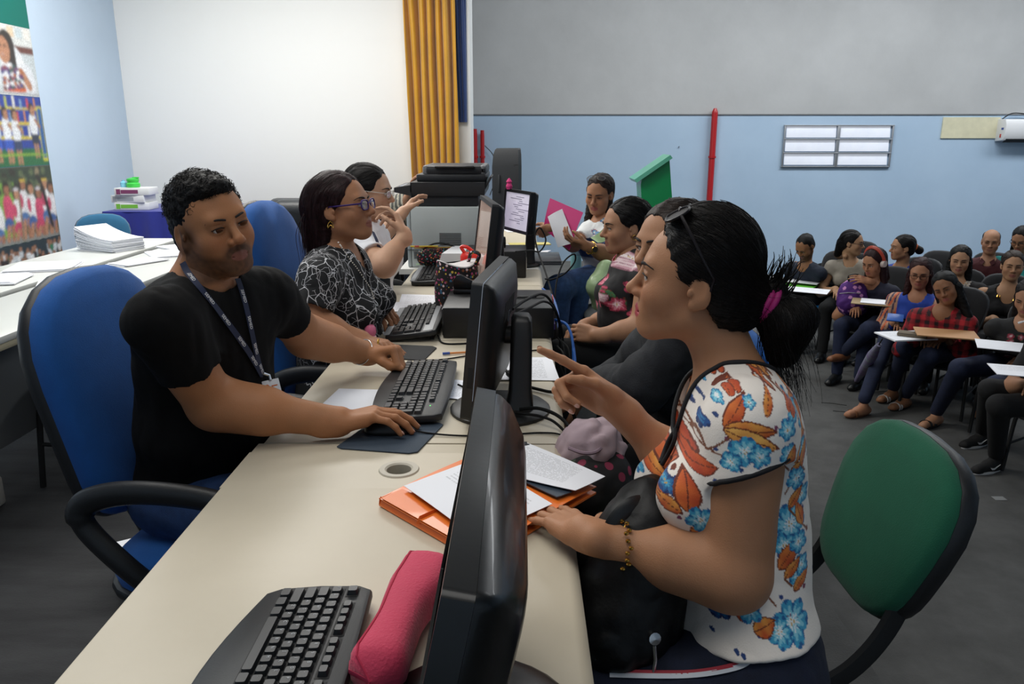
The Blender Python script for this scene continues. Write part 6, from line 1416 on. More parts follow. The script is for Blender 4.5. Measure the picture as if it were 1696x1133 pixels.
b=MB(); b.X=F_; b.box((0,-.034,.0015),(.040,.018,.001)); b.build('badge_band',M('badge_navy','#1b3550',.4),ld); b=MB(); b.X=F_; b.lathe([(0,0),(.005,0),(.005,.001),(0,.001)],(-.010,.004,.0013),10); b.box((.007,.003,.0015),(.014,.003,.0008)); b.build('badge_emblem',M('badge_orange','#d8743a',.4),ld)
MB().tube([hit(Bm,432,618,off=.006)[0],tuple(F_@Vector((0,.03,.002))),tuple(F_@Vector((0,.018,.002)))],.004,8).build('clip',m_steel,ld)
wl=nrm(np.array(Lm['el'])-np.array(Lm['wr'])); br=thing('bracelet','silver chain bracelet on the left wrist of the man in black','bracelet',Lm['wr']); ring_trim(np.array(Lm['wr'])+wl*.022,wl+np.array([0,0,.1]),.0385,.0018,br,m_steel,name='chain')
# ---------------------------------------------------------------- 3. woman in the patterned blouse
def lines_mat(name,base,ink,scale,wd):
    if name in _M: return _M[name]
    m=bpy.data.materials.new(name); m.use_nodes=True; Nn=m.node_tree.nodes; L=m.node_tree.links; b=Nn['Principled BSDF']; b.inputs['Roughness'].default_value=.8
    tc=Nn.new('ShaderNodeTexCoord'); nz=Nn.new('ShaderNodeTexNoise'); nz.inputs['Scale'].default_value=scale*.55; L.new(tc.outputs['Object'],nz.inputs[0]); ad=Nn.new('ShaderNodeMix'); ad.data_type='VECTOR'; ad.inputs[0].default_value=.06; L.new(tc.outputs['Object'],ad.inputs[4]); L.new(nz.outputs['Color'],ad.inputs[5])
    prev=None
    for k,sc in enumerate((scale,scale*1.7)):
        v=Nn.new('ShaderNodeTexVoronoi'); v.feature='DISTANCE_TO_EDGE'; v.inputs['Scale'].default_value=sc; mp=Nn.new('ShaderNodeMapping'); mp.inputs['Scale'].default_value=(1,1,.55) if k==0 else (.6,1,1.); mp.inputs['Rotation'].default_value=(.5+k,.3,.7*k); L.new(ad.outputs[1],mp.inputs[0]); L.new(mp.outputs[0],v.inputs['Vector'])
        lt=Nn.new('ShaderNodeMath'); lt.operation='LESS_THAN'; lt.inputs[1].default_value=wd*(1 if k==0 else .7); L.new(v.outputs['Distance'],lt.inputs[0])
        if prev is None: prev=lt.outputs[0]
        else:
            mk=Nn.new('ShaderNodeMath'); mk.operation='GREATER_THAN'; mk.inputs[1].default_value=.5; L.new(nz.outputs[0],mk.inputs[0]); mu_=Nn.new('ShaderNodeMath'); mu_.operation='MULTIPLY'; L.new(lt.outputs[0],mu_.inputs[0]); L.new(mk.outputs[0],mu_.inputs[1]); mxm=Nn.new('ShaderNodeMath'); mxm.operation='MAXIMUM'; L.new(prev,mxm.inputs[0]); L.new(mu_.outputs[0],mxm.inputs[1]); prev=mxm.outputs[0]
    mx=Nn.new('ShaderNodeMix'); mx.data_type='RGBA'; mx.inputs[6].default_value=lin(base); mx.inputs[7].default_value=lin(ink); L.new(prev,mx.inputs[0]); L.new(mx.outputs[2],b.inputs['Base Color']); _M[name]=m; return m
t=thing('person','woman in glasses and a black blouse with white line flowers, behind the man','person',(-.62,2.66,0))
H2=(U(566,343,2.60),axes((.97,-.22,.13)),.955); N=U(556,412,2.65); P=np.array([-.66,2.68,.585]); rt=nrm([-.18,-.98,0])
R2=dict(sh=U(530,462,2.50),el=U(510,532,2.48),wr=Z(596,562,.79),arm=(.056,.047,.041,.028))
R2['hand']=dict(f=Z(640,572,.775)-R2['wr'],n=(.1,-.1,-1),t=(0,1,.0),c=RELAX,th=(.6,.2,.2),s=.98)
L2=dict(sh=U(575,452,2.80),el=U(585,520,2.95),wr=Z(622,512,.80),arm=(.052,.044,.04,.027)); L2['hand']=dict(f=Z(650,522,.80)-L2['wr'],n=(.1,0,-1),t=(0,-1,0),c=((.55,.6,.3),)*4,th=(.5,.4,.2),s=.98)
shp=dict(wsh=.185,depth=.115,wst=.15,hip=.18,bust=.055,belly=.03)
make_body(t,H2,N,P,rt,L2,R2,'#a97757','#8f524a',shape=shp,h=(.003,.0035,.007),heavy=.7,neck=.053,look=(0,1,-.35),browt=.8,lids=.0042)
B2=Field(); torso(B2,N,P,rt,None,g=.006,shL=L2['sh'],shR=R2['sh'],**shp); up=nrm(N-P); fw=nrm(np.cross(up,rt)); e1,_q=sleeve(B2,R2['sh'],R2['el'],.62,.068,.074,.14); sleeve(B2,L2['sh'],L2['el'],.6,.064,.066,.14)
B2.at((0,0,0)); B2.rc(N+up*.12+fw*.02,N+up*.012+fw*.015,.080,.062,k=.004,op=1); B2.rc(N+fw*.05,N+fw*.125-up*.11,.042,.006,k=.004,op=1); B2.cut(P-up*.08,-up,k=.01); folds(B2,.004,50,41); obj_sdf('blouse',B2,.005,lines_mat('line_flower_cloth','#101114','#c9c9cc',26,.022),t)
S2=Field(); legs_field(S2,P+np.array([0,0,-.02]),rt,[P+rt*.09*s_-np.array([0,0,.03]) for s_ in (1,-1)],[np.array([-.30,2.50,.55]),np.array([-.28,2.76,.55])],[np.array([-.28,2.48,.10]),np.array([-.26,2.76,.10])],r=(.10,.075,.06),pel=(.185,.135,.12)); obj_sdf('trousers',S2,.010,m_blackcl,t)
for a in (np.array([-.28,2.48,.10]),np.array([-.26,2.76,.10])): shoe(t,a,(1,0,0),m_black,M('sole_black'))
h2=Field(); haircap(h2,H2,.013,HL_LONG); o_,T_,s_=H2; h2.at(o_,T_,s_); h2.rc((0,-.075,.0),(.0,-.085,-.10),.072,.060,k=.04); h2.rc((.02,-.08,-.08),(.045,-.105,-.26),.052,.028,k=.03); h2.at((0,0,0)); h2.disp=strand_groove(H2,.0014,30); h2.dm=.003
m_h2=hairmat('#2e1517','#170b0c',.5); hv=sdf_mesh(h2,.0035); hob=obj_sdf('hair',hv,0,m_h2,t); capstrands(H2,hob,m_h2,h2,hv[0],1100,3,comb_down,.12)
lockstrands(hob,m_h2,[[o_+T_@(np.array(q)*s_) for q in ((x,-.10,.0),(x*1.1,-.125,-.06),(x*1.1+.01,-.125,-.15),(x+.03,-.13,-.27))] for x in (-.03,0.,.03,.05)],140,5,.014)
glasses(H2,t,'#3a2468',True,.0225,.0165,.0026,.106,-.001)
for x in (1,): 
    q=o_+T_@(np.array([x*.083,-.012,-.047])*s_); MB().tube(catmull([q+np.array(d_)*.9 for d_ in ((0,0,.008),(-.009,0,-.004),(-.010,0,-.016),(.0,0,-.006),(.010,0,-.016),(.009,0,-.004),(0,0,.008))],4),.0012,6).build('earring',m_gold,t)
nl=[hit(B2,x,y,off=.004)[0] for x,y in ((544,378),(555,395),(566,412),(578,430),(590,445),(602,462),(612,478),(618,495))]; b=MB()
for p_ in catmull(nl,5): b.lathe([(0,-.003),(.003,0),(0,.003)],tuple(p_),6)
b.build('bead_necklace',M('pearl','#d8d0c4',.3),t)
ring_trim(Z(626,567,.795),(1,0,-.2),.010,.002,t,m_gold,name='finger_ring')
# ---------------------------------------------------------------- 4. young woman in white with hand at her mouth
t=thing('person','young woman in glasses and a white t-shirt with a hand raised to her mouth','person',(-.60,3.45,0))
H3=(U(612,317,3.38),axes((.985,-.12,-.10)),.94); N=U(600,368,3.42); P=np.array([-.68,3.5,.585]); rt=nrm([-.15,-.99,0])
R3=dict(sh=U(597,402,3.27),el=U(636,442,3.12),wr=U(670,388,3.18),arm=(.048,.042,.037,.026)); R3['hand']=dict(f=U(658,355,3.2)-U(670,385,3.18),n=(-.7,.2,.2),t=(-.3,-.5,.4),c=((.5,.5,.3),(.9,.7,.4),(1.,.8,.4),(1.1,.8,.4)),th=(.6,.5,.3),s=.98)
L3=dict(sh=U(618,395,3.55),el=U(625,398,3.75),wr=U(667,352,3.85),arm=(.046,.04,.036,.025)); L3['hand']=dict(f=U(680,335,3.9)-U(667,352,3.85),n=(0.6,.3,-.3),t=(0,0,1),c=RELAX,th=(.6,.3,.2),s=.98)
shp=dict(wsh=.165,depth=.095,wst=.12,hip=.155,bust=.03)
make_body(t,H3,N,P,rt,L3,R3,'#c0967a','#a8625a',shape=shp,h=(.0035,.004,.009),neck=.046,detail=True)
B3=Field(); torso(B3,N,P,rt,None,g=.006,shL=L3['sh'],shR=R3['sh'],**shp); up=nrm(N-P); fw=nrm(np.cross(up,rt)); sleeve(B3,R3['sh'],R3['el'],.58,.062,.060,.15); sleeve(B3,L3['sh'],L3['el'],.58,.058,.056,.15); B3.at((0,0,0)); B3.rc(N+up*.12,N+up*.018+fw*.012,.075,.058,k=.004,op=1); B3.cut(P-up*.08,-up,k=.01); folds(B3,.004,55,51); obj_sdf('t_shirt',B3,.006,M('white_jersey','#dcdce0',.85,bump=.1,bscale=200),t)
S3=Field(); legs_field(S3,P+np.array([0,0,-.02]),rt,[P+rt*.085*s_-np.array([0,0,.03]) for s_ in (1,-1)],[np.array([-.34,3.36,.55]),np.array([-.33,3.58,.55])],[np.array([-.34,3.34,.10]),np.array([-.33,3.6,.10])],r=(.085,.065,.05)); obj_sdf('jeans',S3,.012,m_denim,t)
for a in (np.array([-.34,3.34,.10]),np.array([-.33,3.6,.10])): shoe(t,a,(1,0,0),m_black,M('sole_black'))
h3=Field(); haircap(h3,H3,.012); h3.at(*H3[:2],H3[2]); h3.el((0,-.10,-.03),(.05,.05,.06),k=.03); h3.at((0,0,0)); h3.disp=strand_groove(H3,.0014,26); h3.dm=.003; m_h3=hairmat('#191513','#0d0b0a'); hv=sdf_mesh(h3,.0045); hob=obj_sdf('hair',hv,0,m_h3,t); capstrands(H3,hob,m_h3,h3,hv[0],500,4,comb_to(0,-.15,-.05),.11,.0008)
glasses(H3,t,'#c9c4bc',True,.022,.015,.0013,.106,-.001)
pts=[];ns=[]
for x,y in ((617,384),(624,400),(631,420),(636,440),(638,460)): p_,n_=hit(B3,x,y,off=.002); pts.append(p_); ns.append(n_)
ld=thing('lanyard','dark lanyard on the young woman in the white t-shirt','lanyard',pts[-1]); ribbon('strap',pts,ns,.014,.0014,m_lan,ld); MB().box(tuple(pts[-1]+np.array([.0,-.01,-.03])),(.045,.004,.06),.002).build('badge',M('badge_dark','#2a3338',.4),ld)
cz=thing('office_chair','seat with a low blue back just beyond the young woman in white','chair',(0,0,0)); bpy.data.objects.remove(cz)
# ---------------------------------------------------------------- 5. person bending behind the copier
t=thing('person','person in a dark striped shirt bending down behind the big grey copier','person',(-.62,5.0,0))
Hb=(np.array([-.42,5.02,.98]),axes((.5,-.3,-.9)),.95); N=np.array([-.47,5.05,1.07]); P=np.array([-.86,5.1,.90]); rt=nrm([.0,-1,.0])
Rb=dict(sh=np.array([-.52,4.88,1.10]),el=np.array([-.62,4.80,1.00]),wr=np.array([-.66,4.62,1.06]),arm=(.048,.042,.036,.026)); Rb['hand']=dict(f=(.25,-.2,.95),n=(1,-.1,0),t=(0,-1,.3),c=RELAX,th=(.5,.3,.2))
Lb=dict(sh=np.array([-.55,5.2,1.08]))
make_body(t,Hb,N,P,rt,Lb,Rb,'#a87a5c','#8a5a50',male=True,shape=dict(wsh=.17,depth=.10,wst=.13,hip=.155),h=(.005,.005,.012),detail=False,eyes=False)
Bb=Field(); torso(Bb,N,P,rt,None,g=.012,shL=Lb['sh'],shR=Rb['sh'],wsh=.17,depth=.10,wst=.13,hip=.155); Bb.rc(np.array([-.60,5.0,1.10]),np.array([-.50,4.98,1.16]),.09,.09,k=.05); sleeve(Bb,Rb['sh'],Rb['el'],.8,.062,.06,.15)
v,f=sdf_mesh(Bb,.008); sx=np.sin(v[:,0]*230+v[:,2]*40)>.35; cc=np.where(sx[:,None],np.array(lin('#9a9484')[:3]),np.array(lin('#3c3e3a')[:3])); mesh_obj('striped_shirt',v,f,M('striped_cloth',attr=True,rough=.85),t,180,cols=cc)
Sb=Field(); Sb.el(P,(.16,.13,.13),k=.05)
for y in (4.98,5.2): Sb.rc((-.86,y,.88),(-.84,y,.48),.09,.065,k=.03); Sb.rc((-.84,y,.48),(-.88,y,.10),.065,.05,k=.03)
obj_sdf('trousers',Sb,.014,m_blackcl,t)
for y in (4.98,5.2): shoe(t,np.array([-.88,y,.10]),(1,0,0),m_black,M('sole_black'))
hb_=Field(); haircap(hb_,Hb,.012,HL_MAN); hb_.at((0,0,0)); obj_sdf('hair',hb_,.007,hairmat('#2a221c'),t)
# ---------------------------------------------------------------- 6. woman in a dark jacket, mostly hidden
t=thing('person','woman in a dark denim jacket, face half hidden behind the woman in the floral blouse','person',(.48,2.07,0))
H4=(U(1113,408,1.98),axes((-.86,-.50,-.02)),.95); N=U(1128,500,2.03); P=np.array([.50,2.08,.585]); rt=nrm([-.1,.99,0])
L4=dict(sh=U(1150,548,1.86),el=U(1062,640,1.90),wr=U(985,640,2.06),arm=(.055,.05,.045,.03)); L4['hand']=dict(f=(-1,.1,-.4),n=(0,0,-1),t=(0,1,0),c=RELAX)
R4=dict(sh=U(1120,535,2.2),el=U(1060,610,2.22),wr=U(965,652,2.2),arm=(.055,.05,.045,.03)); R4['hand']=dict(f=(-1,-.1,-.6),n=(0,0,-1),t=(0,-1,0),c=RELAX)
shp=dict(wsh=.18,depth=.105,wst=.13,hip=.165,bust=.04)
make_body(t,H4,N,P,rt,L4,R4,'#a87a5b','#944a4d',shape=shp,h=(.003,.004,.009),look=(.2,1,.1))
B4=Field(); torso(B4,N,P,rt,None,g=.010,shL=L4['sh'],shR=R4['sh'],**shp)
for q in (L4,R4): sleeve(B4,q['sh'],q['el'],1.92,.070,.064,.14,wr=q['wr'],rw=.05)
up=nrm(N-P); fw=nrm(np.cross(up,rt)); B4.at((0,0,0)); B4.rc(N+up*.12,N+up*.01+fw*.02,.08,.066,k=.004,op=1); folds(B4,.006,55,61); obj_sdf('jacket',B4,.006,M('dark_jacket','#14181f',.85,var=.3,vscale=30,bump=.25,bscale=300),t)
S4=Field(); legs_field(S4,P+np.array([0,0,-.02]),rt,[P+rt*.09*s_-np.array([0,0,.03]) for s_ in (-1,1)],[np.array([.20,1.96,.53]),np.array([.20,2.2,.53])],[np.array([.22,1.95,.10]),np.array([.22,2.2,.10])]); obj_sdf('trousers',S4,.010,m_blackcl,t)
for y in (1.95,2.2): shoe(t,np.array([.22,y,.10]),(-1,0,0),m_black,M('sole_black'))
h4=Field(); haircap(h4,H4,.012,HL_LONG); o_,T_,s_=H4; h4.at(o_,T_,s_)
for x in (-1,1): h4.rc((x*.070,-.02,-.02),(x*.085,.0,-.20),.034,.030,k=.03)
h4.at((0,0,0)); h4.disp=strand_groove(H4,.0015,26); h4.dm=.003; m_h4=hairmat('#2a1d17','#140e0b'); hv=sdf_mesh(h4,.004); hob=obj_sdf('hair',hv,0,m_h4,t); capstrands(H4,hob,m_h4,h4,hv[0],600,6,comb_down,.12)
# ---------------------------------------------------------------- 7. woman in the black floral top
t=thing('person','woman with short dark hair and a black top with pink flowers, hands in her lap','person',(.50,3.2,0))
H5=(U(1036,374,3.25),axes((-.975,-.20,-.10)),.93); N=U(1050,428,3.28); P=np.array([.52,3.22,.585]); rt=nrm([-.05,.99,0])
L5=dict(sh=U(1075,462,3.10),el=U(1062,545,3.08),wr=U(990,556,3.12),arm=(.052,.046,.040,.028)); L5['hand']=dict(f=(-.9,.35,.05),n=(.1,.9,-.4),t=(0,0,1),c=((.7,.6,.3),)*4,th=(.4,.4,.2),s=.98)
R5=dict(sh=U(1045,452,3.42),el=U(1010,530,3.45),wr=U(968,540,3.32),arm=(.05,.044,.038,.027)); R5['hand']=dict(f=(-.6,-.7,-.1),n=(.3,-.2,-.9),t=(-.3,.3,.8),c=((.6,.6,.3),)*4,s=.98)
shp=dict(wsh=.175,depth=.105,wst=.14,hip=.17,bust=.05,belly=.05)
make_body(t,H5,N,P,rt,L5,R5,'#ad8062','#985850',shape=shp,h=(.0035,.004,.009),heavy=.3)
B5=Field(); torso(B5,N,P,rt,None,g=.006,shL=L5['sh'],shR=R5['sh'],**shp); up=nrm(N-P); fw=nrm(np.cross(up,rt)); B5.at((0,0,0)); B5.rc(N+up*.12+fw*.02,N+up*.0+fw*.03,.085,.066,k=.004,op=1); sleeve(B5,L5['sh'],L5['el'],.25,.062,.06,.12); sleeve(B5,R5['sh'],R5['el'],.25,.060,.058,.12); B5.cut(P-up*.06,-up,k=.01); folds(B5,.003,55,71)
def floral5(v):
    p=np.tile(np.array(lin('#0d0c0f')[:3]),(len(v),1)); X=np.where(v[:,1]<3.3,v[:,0]*100,80-v[:,0]*100)+(v[:,1]-3.2)*55; Y=v[:,2]*100; r=np.random.default_rng(4)
    for k in range(120):
        x,y=r.random()*75+15,60+r.random()*62
        leafp(p,X,Y,x+2,y-1,4.2,1.,r.random()*6,'#2f5a3a','#4a7a4a'); flowp(p,X,Y,x,y,2.3+1.5*r.random(),5,k,pal=(('#f0d8dc','#d98a9c','#b8405c','#7a2038') if k%3 else ('#f2eae8','#e0c8cc','#c89aa6','#8a5a68')))
    return p
obj_sdf('floral_top',B5,.005,M('floral_black',attr=True,rough=.8),t,floral5)
S5=Field(); legs_field(S5,P+np.array([0,0,-.02]),rt,[P+rt*.09*s_-np.array([0,0,.03]) for s_ in (-1,1)],[np.array([.17,3.10,.54]),np.array([.17,3.34,.54])],[np.array([.19,3.1,.10]),np.array([.19,3.34,.10])],r=(.095,.07,.05)); obj_sdf('trousers',S5,.010,m_blackcl,t)
for y in (3.1,3.34): shoe(t,np.array([.19,y,.10]),(-1,0,0),m_black,M('sole_black'))
h5=Field(); haircap(h5,H5,.012); h5.at(*H5[:2],H5[2]); h5.el((0,-.09,-.035),(.055,.05,.055),k=.03); h5.at((0,0,0)); h5.disp=strand_groove(H5,.0014,28); h5.dm=.003; m_h5=hairmat('#14100f','#080606'); hv=sdf_mesh(h5,.0045); hob=obj_sdf('hair',hv,0,m_h5,t); capstrands(H5,hob,m_h5,h5,hv[0],500,7,comb_to(0,-.15,-.05),.11,.0008)
q=H5[0]+H5[1]@(np.array([-.082,-.012,-.045])*.93); ring_trim(q,(0,1,.1),.010,.0016,t,m_gold,name='earring')
# ---------------------------------------------------------------- 8. woman with the pink folder
t=thing('person','woman in a denim and floral top reading a white sheet and a pink folder','person',(.50,4.6,0))
H6=(U(993,321,4.72),axes((-.46,-.86,-.26),roll=.05),.95); N=U(1000,368,4.78); P=np.array([.57,4.75,.585]); rt=nrm([-.75,.62,0])
L6=dict(sh=U(1020,398,4.62),el=U(1010,424,4.42),wr=U(972,408,4.32),arm=(.05,.044,.04,.028)); L6['hand']=dict(f=(-.9,-.05,.25),n=(-.1,.5,.8),t=(-.2,-.1,.9),c=((.5,.6,.4),)*4,th=(.4,.5,.3))
R6=dict(sh=U(975,388,4.80),el=U(950,405,4.62),wr=U(913,378,4.42),arm=(.048,.042,.038,.027)); R6['hand']=dict(f=(-.5,-.3,-.25),n=(.8,-.1,.5),t=(0,-.3,.9),c=((.6,.6,.4),)*4,th=(.4,.5,.3))
R6['hand']['f']=U(900,368,4.42)-U(913,378,4.42)+np.array([.03,0,-.04])
shp=dict(wsh=.175,depth=.105,wst=.14,hip=.17,bust=.045,belly=.03)
make_body(t,H6,N,P,rt,L6,R6,'#a47657','#944a4d',shape=shp,h=(.0045,.005,.011),look=(-.1,1,-.5),lids=.0035,heavy=.4)
B6=Field(); torso(B6,N,P,rt,None,g=.006,shL=L6['sh'],shR=R6['sh'],**shp); sleeve(B6,L6['sh'],L6['el'],.6,.062,.06,.14); sleeve(B6,R6['sh'],R6['el'],.6,.06,.058,.14); up=nrm(N-P); fw=nrm(np.cross(up,rt)); B6.at((0,0,0)); B6.rc(N+up*.12+fw*.02,N+fw*.025,.085,.064,k=.004,op=1); B6.cut(P-up*.05,-up,k=.01); folds(B6,.004,55,81)
def floral6(v):
    zb=v[:,2]; p=np.tile(np.array(lin('#d8dcdc')[:3]),(len(v),1)); X=v[:,0]*100+v[:,1]*30; Y=zb*100; r=np.random.default_rng(14)
    for k in range(60): x,y=190+r.random()*20-60+r.random()*60,84+r.random()*28; flowp(p,X,Y,x,y,1.8,5,k,pal=('#e8e8e8','#6a9ab8','#3a6a98','#a84a4a'))
    m=zb<.83; p[m]=np.array(lin('#1c2c54')[:3])
    for k in range(14): mm=m&(np.hypot((v[:,0]*100-40-k*2.4),Y-78)<.8); p[mm]=np.array(lin('#8ab0d0')[:3])
    m=zb<.71; p[m]=np.array(lin('#7d7f86')[:3]); return p
obj_sdf('patterned_top',B6,.006,M('floral_denim',attr=True,rough=.85),t,floral6)
S6=Field(); kn6=[Yp(925,478,4.32),Yp(958,470,4.45)]; legs_field(S6,P+np.array([0,0,-.02]),rt,[P+rt*.09*s_-np.array([0,0,.02]) for s_ in (1,-1)],kn6,[Yp(922,570,4.33),Yp(948,575,4.46)],r=(.098,.078,.055)); folds(S6,.003,55,83); obj_sdf('jeans',S6,.009,M('mid_denim','#38588a',.9,var=.35,vscale=40,bump=.25,bscale=500),t)
for q in (Yp(922,570,4.33),Yp(948,575,4.46)): shoe(t,np.array([q[0],q[1],.10]),(-.8,-.5,0),m_black,M('sole_black'))
h6=Field(); haircap(h6,H6,.010,HL_LONG); h6.at(*H6[:2],H6[2]); h6.rc((-.055,.0,-.06),(-.06,.05,-.20),.03,.024,k=.03); h6.rc((.06,-.02,-.05),(.075,.06,-.23),.032,.022,k=.03); h6.at((0,0,0)); h6.disp=strand_groove(H6,.0016,24); h6.dm=.003; m_h6=hairmat('#2e211b','#171110'); hv=sdf_mesh(h6,.006); hob=obj_sdf('hair',hv,0,m_h6,t); capstrands(H6,hob,m_h6,h6,hv[0],350,8,comb_down,.12,.001)
sg=thing('eyeglasses','thin eyeglasses resting on the hair of the woman with the pink folder','glasses',H6[0]); ca,sa=math.cos(1.05),math.sin(1.05); Rg=np.array([[1,0,0],[0,ca,-sa],[0,sa,ca]]); glasses((H6[0]+H6[1]@np.array([0,-.01,.026]),H6[1]@Rg,.95),sg,'#6a625c',True,.023,.016,.0015,.108,0.,name='frame')
w_=np.array(L6['wr']); wl=nrm(np.array(L6['el'])-w_); wt_=thing('wristwatch','gold wristwatch with a dark dial on the woman with the pink folder','watch',w_); q=w_+wl*.03; ring_trim(q,wl,.034,.006,wt_,m_gold,name='strap'); cdv=nrm(_C-q-wl*np.dot(_C-q,wl)); MB().lathe([(0,-.004),(.019,-.004),(.021,0),(.019,.004),(0,.004)],tuple(q+cdv*.038),18,R=Matrix(axes_z(cdv).tolist())).build('case',m_gold,wt_); MB().lathe([(0,0),(.016,0),(.016,.002),(0,.002)],tuple(q+cdv*.042),16,R=Matrix(axes_z(cdv).tolist())).build('dial',M('dial_dark','#3a3634',.2),wt_)
def flat_quad(name,P4,th,mat,label,cat,group=None,curve=.0):
    P4=[np.array(p,float) for p in P4]; n=nrm(np.cross(P4[1]-P4[0],P4[3]-P4[0])); b=MB(); b.grid(lambda u,v: tuple(P4[0]*(1-u)*(1-v)+P4[1]*u*(1-v)+P4[2]*u*v+P4[3]*(1-u)*v+n*curve*math.sin(math.pi*u)),8,8,th); o=b.build(name,mat,None,50,loc=P4[0]); return tag(o,label,cat,group)
flat_quad('pink_folder',[U(911,328,4.42),U(900,378,4.42),U(943,415,4.36),U(966,352,4.36)],.002,M('pink_card','#d8287e',.5),'bright pink card folder held up by the woman in denim','folder',curve=.01)
flat_quad('white_sheet',[U(931,346,4.37),U(907,359,4.39),U(924,410,4.33),U(953,402,4.31)],.0008,printed('blank_print'),'white sheet held in front of the pink folder','paper',curve=.006)
flat_quad('green_paper',[U(978,394,4.25),U(1000,378,4.3),U(1008,396,4.28),U(990,402,4.24)],.001,M('pale_green','#b5cf9a',.6),'pale green paper on the arm of the woman with the pink folder','paper',curve=.012)
gb_=thing('plastic_bag','pale green plastic bag hanging beside the woman in the black floral top','bag',(.46,4.24,.47)); gf=Field(); gf.ch([U(1003,445,4.3),U(990,475,4.25),np.array([.45,4.24,.53])],[.05,.058,.055],k=.03); folds(gf,.004,60,91); obj_sdf('bag_body',gf,.007,M('green_film','#a6c092',.35),gb_)
wbt=thing('water_bottle','clear blue water bottle with a pale label beside the lap of the pink folder woman','bottle',(.40,4.9,.45)); cb=Yp(954,430,4.95)
MB().lathe([(0,-.13),(.032,-.13),(.034,-.12),(.033,.0),(.034,.06),(.028,.09),(.013,.115),(.013,.125),(0,.125)],tuple(cb),18).build('bottle_body',M('bottle_clear','#9cc8dc',.08,trans=.6),wbt); MB().lathe([(.0348,-.06),(.0348,.03)],tuple(cb),18,caps=False).build('label_band',M('label_teal','#7fb4b8',.4),wbt); MB().lathe([(.0145,.115),(.0145,.135),(0,.135)],tuple(cb),14).build('cap',M('cap_blue','#3a7ac0',.4),wbt)
